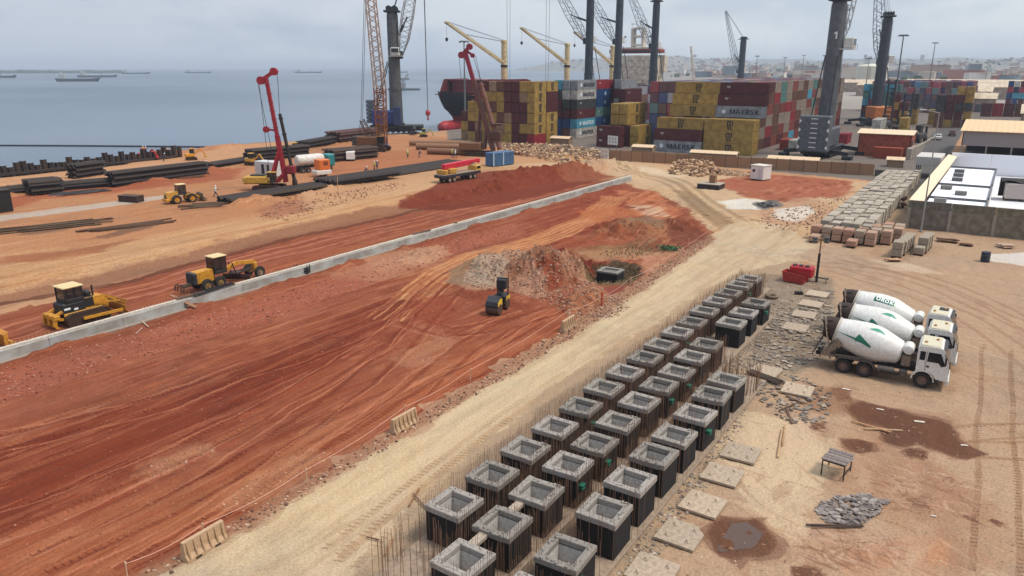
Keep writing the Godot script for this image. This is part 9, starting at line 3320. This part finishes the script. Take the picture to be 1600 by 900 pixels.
func build_yard_bits():
	# red trailer with a lighting mast
	var p := gp(Vector3(-15.8, 0.0, -78.4))
	var t := thing("lighting_tower", "red trailer lighting tower with twin lamp heads at the end of the piers", "lighting tower", p)
	var m := MB.new()
	m.box(Vector3(0, 0.95, 0), Vector3(2.3, 1.1, 1.3), 0.15)
	part("red_housing", m, mat(188, 30, 44, 0.5, "dirt"), t)
	m = MB.new()
	for k in 3:
		m.box(Vector3(-0.7 + k * 0.6, 1.56, 0.2), Vector3(0.4, 0.12, 0.5), 0.04)
	part("engine_cap", m, mat(40, 36, 38, 0.6), t)
	m = MB.new()
	m.box(Vector3(1.5, 1.5, 0.1), Vector3(0.22, 3.0, 0.22))
	part("lower_mast", m, mat(38, 36, 38, 0.6), t)
	m = MB.new()
	m.box(Vector3(1.5, 3.7, 0.1), Vector3(0.13, 1.6, 0.13))
	m.bar(Vector3(0.95, 4.45, 0.1), Vector3(2.05, 4.5, 0.1), 0.1)
	part("upper_mast", m, mat(150, 120, 84, 0.6), t)
	for q in [[0.95, 4.5], [2.05, 4.65]]:
		for s in [0.0, 0.34]:
			m = MB.new()
			m.box(Vector3(q[0], q[1] - s, 0.24), Vector3(0.5, 0.3, 0.2), 0.05)
			part("lamp_head", m, mat(92, 92, 92, 0.4), t)
	for s in [-0.62, 0.62]:
		wheel(t, Vector3(-0.1, 0.34, s), 0.34, 0.22, mat(150, 110, 90, 0.7))
	m = MB.new()
	m.bar(Vector3(1.2, 0.5, 0), Vector3(2.6, 0.45, 0), 0.1)
	m.rod(Vector3(2.5, 0, 0.6), Vector3(2.5, 0.6, 0.6), 0.04, 0.04, 6)
	m.bar(Vector3(2.5, 0.5, 0.6), Vector3(2.5, 0.5, -0.5), 0.06)
	part("drawbar", m, mat(60, 54, 52, 0.7), t)
	t = thing("red_skip", "low open red steel skip in front of the lighting tower", "skip", gp(Vector3(-16.1, 0.0, -77.1)), -0.12)
	m = MB.new()
	m.ext(PackedVector2Array([Vector2(-1.0, 0.1), Vector2(-1.2, 1.1), Vector2(1.1, 0.95), Vector2(1.1, 0.1)]), Vector3(0, 0, 0.6), Vector3.RIGHT, Vector3.UP, Vector3(0, 0, 0.06))
	m.ext(PackedVector2Array([Vector2(-1.0, 0.1), Vector2(-1.2, 1.1), Vector2(1.1, 0.95), Vector2(1.1, 0.1)]), Vector3(0, 0, -0.6), Vector3.RIGHT, Vector3.UP, Vector3(0, 0, 0.06))
	m.box(Vector3(-0.06, 0.14, 0), Vector3(2.0, 0.06, 1.1))
	m.bar(Vector3(-1.0, 0.1, 0), Vector3(-1.2, 1.1, 0), 1.14, 0.05)
	part("skip_body", m, mat(178, 58, 52, 0.6, "rust", 0.4), t)
	# old tyre, black block, barrel
	for q in [[Vector3(-16.6, 0.0, -70.2), 0.62, "muddy old tyre lying flat past the last pier"], [Vector3(-16.9, 0.0, -68.0), 0.2, "small dark scrap disc beside the old tyre"]]:
		m = MB.new()
		var prof := []
		for k in 13:
			var a := TAU * k / 12.0
			prof.append(Vector2(q[1] * 0.74 + cos(a) * q[1] * 0.26, 0.16 + sin(a) * 0.15))
		m.lathe(prof, 20)
		solo("tyre", m, mat(122, 104, 88, 0.9, "dirt"), q[2], "tyre", gp(q[0], 0.03))
	t = thing("rubber_block", "black ribbed rubber block on the pale slabs near the red skip", "block", gp(Vector3(-14.8, 0.0, -73.1)), 0.5)
	for k in 3:
		m = MB.new()
		m.box(Vector3(-0.25 + k * 0.25, 0.13, 0), Vector3(0.18, 0.26, 0.6), 0.04)
		part("rib", m, mat(36, 34, 34, 0.8), t)
	t = thing("barrel", "dark blue steel barrel on the swept concrete pad", "barrel", gp(Vector3(-0.3, 0.0, -97.5)))
	m = MB.new()
	m.lathe([Vector2(0, 0), Vector2(0.46, 0), Vector2(0.46, 0.4), Vector2(0.49, 0.42), Vector2(0.46, 0.44), Vector2(0.46, 0.78), Vector2(0.49, 0.8), Vector2(0.46, 0.82), Vector2(0.46, 1.15), Vector2(0.42, 1.12), Vector2(0, 1.12)], 20)
	part("drum_shell", m, mat(30, 40, 62, 0.5, "dirt"), t)
	m = MB.new()
	m.lathe([Vector2(0.06, 1.12), Vector2(0.06, 1.17), Vector2(0, 1.17)], 8)
	part("bung", m, mat(90, 90, 92, 0.5), t)
	# low pallet and stuff at the foot of the grey wall
	var bits := [[Vector3(1.5, 0.0, -106.8), Vector3(2.0, 0.5, 1.4), [196, 180, 166], "pale pallet of sacks at the foot of the grey wall"], [Vector3(-4.7, 0.0, -106.5), Vector3(2.6, 0.5, 1.0), [128, 104, 84], "brown timber offcuts under the lamp pole at the grey wall"], [Vector3(-2.5, 0.0, -105.4), Vector3(1.6, 0.35, 0.9), [116, 84, 66], "small heap of boards along the grey wall"], [Vector3(-9.0, 0.0, -92.1), Vector3(1.8, 0.3, 1.0), [200, 166, 134], "broken pallet before the pink block row"], [Vector3(-12.3, 0.0, -129.7), Vector3(0.5, 2.0, 3.0), [110, 94, 80], "rusty formwork leaning at the corner of the grey wall"]]
	for q in bits:
		t = thing("timber_pile", q[3], "pile", gp(q[0]), rng.randf() * 0.6)
		for k in 6:
			m = MB.new()
			m.box(Vector3(rng.randfn(0, 0.08), q[1].y * (k + 0.5) / 6.0, rng.randfn(0, 0.1) + (k % 3 - 1) * q[1].z * 0.3), Vector3(q[1].x * rng.randf_range(0.7, 1.0), q[1].y / 6.0, q[1].z * 0.4), 0.01, Basis.from_euler(Vector3(0, rng.randfn(0, 0.15), 0)))
			part("board", m, mat(q[2][0] + (k % 3) * 8, q[2][1] + (k % 3) * 6, q[2][2] + (k % 3) * 5, 0.9, "rust", 0.6), t)
	# the old table
	t = thing("work_table", "old grey plank-topped table with thin steel legs", "table", gp(Vector3(-5.1, 0.0, -39.6)), -0.1)
	for k in 5:
		m = MB.new()
		m.box(Vector3(rng.randfn(0, 0.03), 0.95 + rng.randf() * 0.015, -0.66 + k * 0.31), Vector3(1.25 + rng.randf() * 0.1, 0.06, 0.27 if k != 1 else 0.22), 0.012, Basis.from_euler(Vector3(rng.randfn(0, 0.02), rng.randfn(0, 0.03), 0)))
		part("plank", m, mat(136 + (k % 3) * 9, 132 + (k % 3) * 8, 134 + (k % 3) * 7, 0.85, "rust", 0.8), t)
	for x in [-0.56, 0.56]:
		for z in [-0.66, 0.66]:
			m = MB.new()
			m.box(Vector3(x, 0.46, z), Vector3(0.06, 0.92, 0.06))
			part("leg", m, mat(58, 48, 44, 0.7, "rust"), t)
	m = MB.new()
	for z in [-0.66, 0.66]:
		m.box(Vector3(0, 0.88, z), Vector3(1.12, 0.06, 0.05))
	m.box(Vector3(0.56, 0.3, 0), Vector3(0.05, 0.05, 1.3))
	m.box(Vector3(-0.56, 0.88, 0), Vector3(0.05, 0.06, 1.3))
	part("frame", m, mat(52, 44, 42, 0.7, "rust"), t)
	# bundle of grey bars and loose timbers
	t = thing("bar_bundle", "bundle of long grey bars lying past the right row of piers", "rebar", gp(Vector3(-11.8, 0.0, -50.4)), -0.35)
	for k in 16:
		m = MB.new()
		m.rod(Vector3(-1.5 + rng.randf() * 0.4, 0.08 + (k % 4) * 0.06, (k - 8) * 0.045), Vector3(1.5 - rng.randf() * 0.4, 0.06 + (k % 4) * 0.06, (k - 8) * 0.06), 0.035, 0.035, 5)
		part("bar", m, mat(118 + (k % 3) * 10, 110 + (k % 3) * 9, 104 + (k % 3) * 8, 0.8, "rust", 0.8), t)
	var planks := [[Vector3(-5.3, 0.0, -33.6), Vector3(-3.0, 0.0, -35.0), 0.1, [74, 58, 52], "dark bar lying below the slate heap"], [Vector3(-5.0, 0.0, -33.6), Vector3(-3.1, 0.0, -34.9), 0.06, [92, 74, 64], "thin rod next to the dark bar below the slate heap"], [Vector3(-8.1, 0.0, -39.4), Vector3(-8.8, 0.0, -43.1), 0.09, [206, 176, 136], "pale batten on the sand left of the table"], [Vector3(-8.2, 0.0, -40.9), Vector3(-8.8, 0.0, -43.6), 0.06, [190, 156, 116], "shorter batten beside the pale one"], [Vector3(-9.3, 0.0, -46.2), Vector3(-8.5, 0.0, -44.2), 0.12, [120, 98, 82], "brown plank among shards near the bar bundle"], [Vector3(-9.6, 0.0, -45.5), Vector3(-8.8, 0.0, -47.7), 0.1, [98, 82, 72], "dark plank across the shards by the bar bundle"], [Vector3(-9.8, 0.0, -48.2), Vector3(-8.6, 0.0, -47.6), 0.12, [150, 126, 104], "weathered board at the top of the shards"], [Vector3(-5.5, 0.0, -46.5), Vector3(-3.3, 0.0, -46.2), 0.12, [196, 158, 118], "long pale board on the edge of the wet patch"], [Vector3(-4.7, 0.0, -45.9), Vector3(-2.7, 0.0, -46.8), 0.1, [214, 186, 156], "second board lying in the wet patch"], [Vector3(-22.1, 0.0, -24.4), Vector3(-22.8, 0.0, -26.0), 0.08, [150, 112, 80], "short timber on the sand beside the left row"], [Vector3(-20.5, 0.0, -20.9), Vector3(-21.1, 0.0, -22.1), 0.07, [190, 150, 110], "batten standing out on the sand near the bottom edge"], [Vector3(-22.1, 0.0, -21.4), Vector3(-21.5, 0.0, -21.6), 0.07, [120, 92, 72], "dark stick on the sand left of the piers"], [Vector3(-22.7, 0.0, -25.4), Vector3(-21.2, 0.0, -24.7), 0.06, [112, 86, 68], "thin stick by the edge of the left row"], [Vector3(-60.5, 0.0, -33.6), Vector3(-58.1, 0.0, -32.9), 0.1, [206, 190, 174], "pale lath among scraps under the wall"], [Vector3(-57.3, 0.0, -31.3), Vector3(-58.3, 0.0, -32.5), 0.08, [196, 176, 160], "short lath next to the pale one under the wall"]]
	for q in planks:
		m = MB.new()
		m.bar(gp(q[0], 0.12), gp(q[1], 0.1), q[2], q[2] * 0.6)
		solo("plank", m, mat(q[3][0], q[3][1], q[3][2], 0.85, "rust", 0.6), q[4], "plank")
	# white scraps in the wet patch
	for q in [[Vector3(-6.7, 0.0, -51.5), 0.25, 0.0], [Vector3(-2.0, 0.0, -48.8), 0.3, 0.3], [Vector3(-4.3, 0.0, -49.5), 0.22, 0.1], [Vector3(0.5, 0.0, -46.9), 0.2, 0.4], [Vector3(-0.3, 0.0, -37.9), 0.14, 0.2]]:
		m = MB.new()
		m.box(Vector3(0, 0.05, 0), Vector3(q[1] * 2.0, 0.06, q[1] * 0.6), 0.02)
		solo("board_scrap", m, mat(220, 208, 194, 0.8, "dirt"), "pale scrap of board lying %s" % ["above the wet patch near the bar bundle", "in the middle of the wet patch", "at the upper edge of the wet patch", "near the right end of the wet patch", "on the bare sand low in the yard"][[0.25, 0.3, 0.22, 0.2, 0.14].find(q[1])], "scrap", gp(q[0]), q[2])
	# puddles: still water a little above the damp soil
	var pud := [[-8.6, 30.1, -8.6, 31.6, -7.6, 32.5, -6.7, 31.9, -6.5, 30.8, -7.4, 29.6, -8.3, 29.6]]
	for q in pud:
		var pl: Array = q.duplicate()
		pl.append_array([q[0], q[1]])
		var pp := ragged(pv(smooth_line(pl)), 0.3, 3.0)
		var low := -9.0
		for v in pp:
			low = maxf(low, hgt(v.x, v.y))
		m = MB.new()
		var idx := Geometry2D.triangulate_polygon(pp)
		for k in range(0, idx.size(), 3):
			var tr := [pp[idx[k]], pp[idx[k + 1]], pp[idx[k + 2]]]
			m.tri(Vector3(tr[0].x, 0.035, -tr[0].y), Vector3(tr[1].x, 0.035, -tr[1].y), Vector3(tr[2].x, 0.035, -tr[2].y), Vector3.UP)
		struct("puddle", m, mat(80, 55, 42, 0.22, "", 1.0))

# ---------- people ----------
func person_mesh(pose: int) -> ArrayMesh:
	# joints of one figure, radii along each bone, one smooth skin by surface nets
	var lift := 0.28 if pose == 1 else 0.12
	var lean := 0.5 if pose == 2 else 0.06
	var hip := Vector3(0, 0.92, 0)
	var chest := hip + Vector3(sin(lean) * 0.42, cos(lean) * 0.42, 0)
	var neck := chest + Vector3(sin(lean) * 0.14, cos(lean) * 0.14, 0)
	var head := neck + Vector3(0.05 + sin(lean) * 0.12, 0.16, 0)
	var bones := []
	bones.append([hip, chest, 0.15, 0.165, 1])
	bones.append([chest, neck, 0.14, 0.07, 1])
	bones.append([head + Vector3(0, -0.05, 0), head + Vector3(0.0, 0.05, 0), 0.085, 0.1, 2])
	bones.append([head + Vector3(0, 0.06, 0), head + Vector3(0, 0.1, 0), 0.125, 0.115, 3])
	bones.append([head + Vector3(0.09, -0.01, 0), head + Vector3(0.115, -0.03, 0), 0.02, 0.018, 2])
	for s in [-1.0, 1.0]:
		var sh := chest + Vector3(0, 0.08, s * 0.19)
		var el := sh + (Vector3(0.06, -0.28, s * 0.05) if pose == 0 else Vector3(0.2, -0.2, s * 0.06))
		var wr := el + (Vector3(0.1, -0.24, 0) if pose == 0 else Vector3(0.22, 0.0 if pose == 1 else -0.2, -s * 0.04))
		bones.append([chest + Vector3(0, 0.08, s * 0.08), sh, 0.1, 0.075, 1])
		bones.append([sh, el, 0.065, 0.05, 1])
		bones.append([el, wr, 0.048, 0.036, 2])
		var d := (wr - el).normalized()
		bones.append([wr, wr + d * 0.08, 0.04, 0.036, 2])
		for f in 4:
			bones.append([wr + d * 0.08 + Vector3(0, 0, (f - 1.5) * 0.022), wr + d * (0.15 + 0.01 * (f % 2)) + Vector3(0.0, -0.025, (f - 1.5) * 0.022), 0.0125, 0.011, 2])
		bones.append([wr + d * 0.03, wr + d * 0.08 + Vector3(0.04, 0.02, -s * 0.05), 0.015, 0.012, 2])
		var hj := hip + Vector3(0, -0.04, s * 0.1)
		var st: float = lift * s
		var kn := hj + Vector3(st * 0.8 + 0.02, -0.42, 0)
		var an := kn + Vector3(st * 0.5 - 0.04, -0.4, 0)
		bones.append([hj, kn, 0.1, 0.07, 0])
		bones.append([kn, an, 0.068, 0.05, 0])
		bones.append([an + Vector3(0, -0.02, 0), an + Vector3(0.16, -0.035, 0), 0.045, 0.036, 4])
	var cell := 0.03
	var lo := Vector3(-0.6, -0.03, -0.5)
	var n := Vector3i(48, 66, 34)
	var field := {}
	var owner := {}
	for b in bones:
		var mn: Vector3 = (b[0] as Vector3).min(b[1]) - Vector3.ONE * (maxf(b[2], b[3]) + cell * 2.5)
		var mx: Vector3 = (b[0] as Vector3).max(b[1]) + Vector3.ONE * (maxf(b[2], b[3]) + cell * 2.5)
		var i0 := Vector3i(((mn - lo) / cell).floor())
		var i1 := Vector3i(((mx - lo) / cell).ceil())
		var ab: Vector3 = b[1] - b[0]
		for x in range(i0.x, i1.x + 1):
			for y in range(i0.y, i1.y + 1):
				for z in range(i0.z, i1.z + 1):
					var p := lo + Vector3(x, y, z) * cell
					var t := clampf((p - b[0]).dot(ab) / maxf(ab.length_squared(), 0.00001), 0.0, 1.0)
					var d: float = (p - (b[0] + ab * t)).length() - lerpf(b[2], b[3], t)
					var k := Vector3i(x, y, z)
					if not field.has(k):
						field[k] = d
						owner[k] = [d, b[4]]
					else:
						var e: float = field[k]
						var h := maxf(0.03 - absf(e - d), 0.0) / 0.03
						field[k] = minf(e, d) - h * h * 0.03 * 0.25
						if d < owner[k][0]:
							owner[k] = [d, b[4]]
	var verts := {}
	var out := MB.new()
	var corner := [Vector3i(0, 0, 0), Vector3i(1, 0, 0), Vector3i(0, 1, 0), Vector3i(1, 1, 0), Vector3i(0, 0, 1), Vector3i(1, 0, 1), Vector3i(0, 1, 1), Vector3i(1, 1, 1)]
	var edges := [[0, 1], [2, 3], [4, 5], [6, 7], [0, 2], [1, 3], [4, 6], [5, 7], [0, 4], [1, 5], [2, 6], [3, 7]]
	for k in field:
		var acc := Vector3.ZERO
		var cnt := 0
		for e in edges:
			var a: Vector3i = k + corner[e[0]]
			var b: Vector3i = k + corner[e[1]]
			if not field.has(a) or not field.has(b):
				continue
			var fa: float = field[a]
			var fb: float = field[b]
			if (fa < 0.0) != (fb < 0.0):
				acc += Vector3(a).lerp(Vector3(b), fa / (fa - fb))
				cnt += 1
		if cnt > 0:
			verts[k] = lo + acc / cnt * cell
	var cols := [lin(46, 52, 74), [lin(168, 172, 76), lin(206, 204, 196), lin(66, 70, 92)][pose], lin(84, 56, 42), lin(226, 224, 214), lin(44, 38, 34)]
	var axes := [Vector3i(1, 0, 0), Vector3i(0, 1, 0), Vector3i(0, 0, 1)]
	for k in field:
		for ax in 3:
			var k2: Vector3i = k + axes[ax]
			if not field.has(k2) or (field[k] < 0.0) == (field[k2] < 0.0):
				continue
			var u: Vector3i = axes[(ax + 1) % 3]
			var v: Vector3i = axes[(ax + 2) % 3]
			var q := [k, k - u, k - u - v, k - v]
			if q.any(func(c): return not verts.has(c)):
				continue
			out.col = cols[owner[k][1]] if field[k] < 0.0 else cols[owner[k2][1]]
			var dir := Vector3(axes[ax]) * (1.0 if field[k] < 0.0 else -1.0)
			out.quad(verts[q[0]], verts[q[1]], verts[q[2]], verts[q[3]], dir)
	return out.mesh()

func build_people():
	var meshes := [person_mesh(0), person_mesh(1), person_mesh(2)]
	var who := [[Vector3(-103.1, 1.4, -72.3), 1, 0.6, "person in white helmet and pale vest walking right of the yellow loader"], [Vector3(-159.0, 1.4, -68.4), 0, 0.2, "first worker from the left edge, by the driven sheet piles"], [Vector3(-158.2, 1.4, -68.9), 1, 2.0, "worker in white right beside the first one at the sheet piles"], [Vector3(-159.5, 1.4, -71.3), 0, 1.0, "worker in pale vest alone between the pairs at the sheet piles"], [Vector3(-159.2, 1.4, -73.8), 2, 3.0, "worker bending at the sheet piles left of the prop stack"], [Vector3(-159.2, 1.4, -75.0), 0, 0.0, "worker in dark clothes next to the bending one"], [Vector3(-159.9, 1.4, -76.9), 0, 1.4, "worker nearest the prop stack at the sheet piles"], [Vector3(-169.6, 1.4, -99.4), 0, 0.5, "worker standing left of the red compactor by the water"], [Vector3(-170.9, 1.4, -101.8), 0, 2.6, "taller worker in dark clothes right above the red compactor"], [Vector3(-170.5, 1.4, -102.1), 1, 1.2, "second figure of the pair above the red compactor"], [Vector3(-153.1, 1.4, -95.5), 2, 0.4, "worker crouching before the open-ended tube"], [Vector3(-177.7, 1.4, -109.4), 0, 2.2, "worker beyond the open-ended tube at the water"], [Vector3(-133.3, 1.4, -92.0), 1, 1.0, "worker in pale clothes at the end of the tall sheet-pile stack"], [Vector3(-104.6, 1.4, -109.7), 0, 0.3, "worker in white at the flat sheet-pile spread, left of a pair"], [Vector3(-104.8, 1.4, -110.7), 2, 2.0, "worker bending beside the one in white at the spread"], [Vector3(-100.3, 1.4, -102.7), 2, 1.0, "worker crouched by the white sacks on the spread"], [Vector3(-120.7, 1.4, -96.8), 0, 0.8, "worker at the doorway of the white container cabin"], [Vector3(-105.8, 1.3, -136.4), 0, 1.5, "worker standing left of the dark red rig's tracks"], [Vector3(-104.3, 1.3, -135.6), 1, 0.4, "worker walking towards the dark red rig"], [Vector3(-111.4, 1.4, -131.5), 2, 0.2, "worker stooping over bars on the far spread"], [Vector3(-112.7, 1.4, -129.1), 0, 2.5, "worker upright on the far spread beside the bars"]]
	for q in who:
		var o := solo("person", meshes[q[1]], tint_mat(), q[3], "person", gp(q[0]), q[2], "site workers")
		o.scale = Vector3.ONE * 1.02
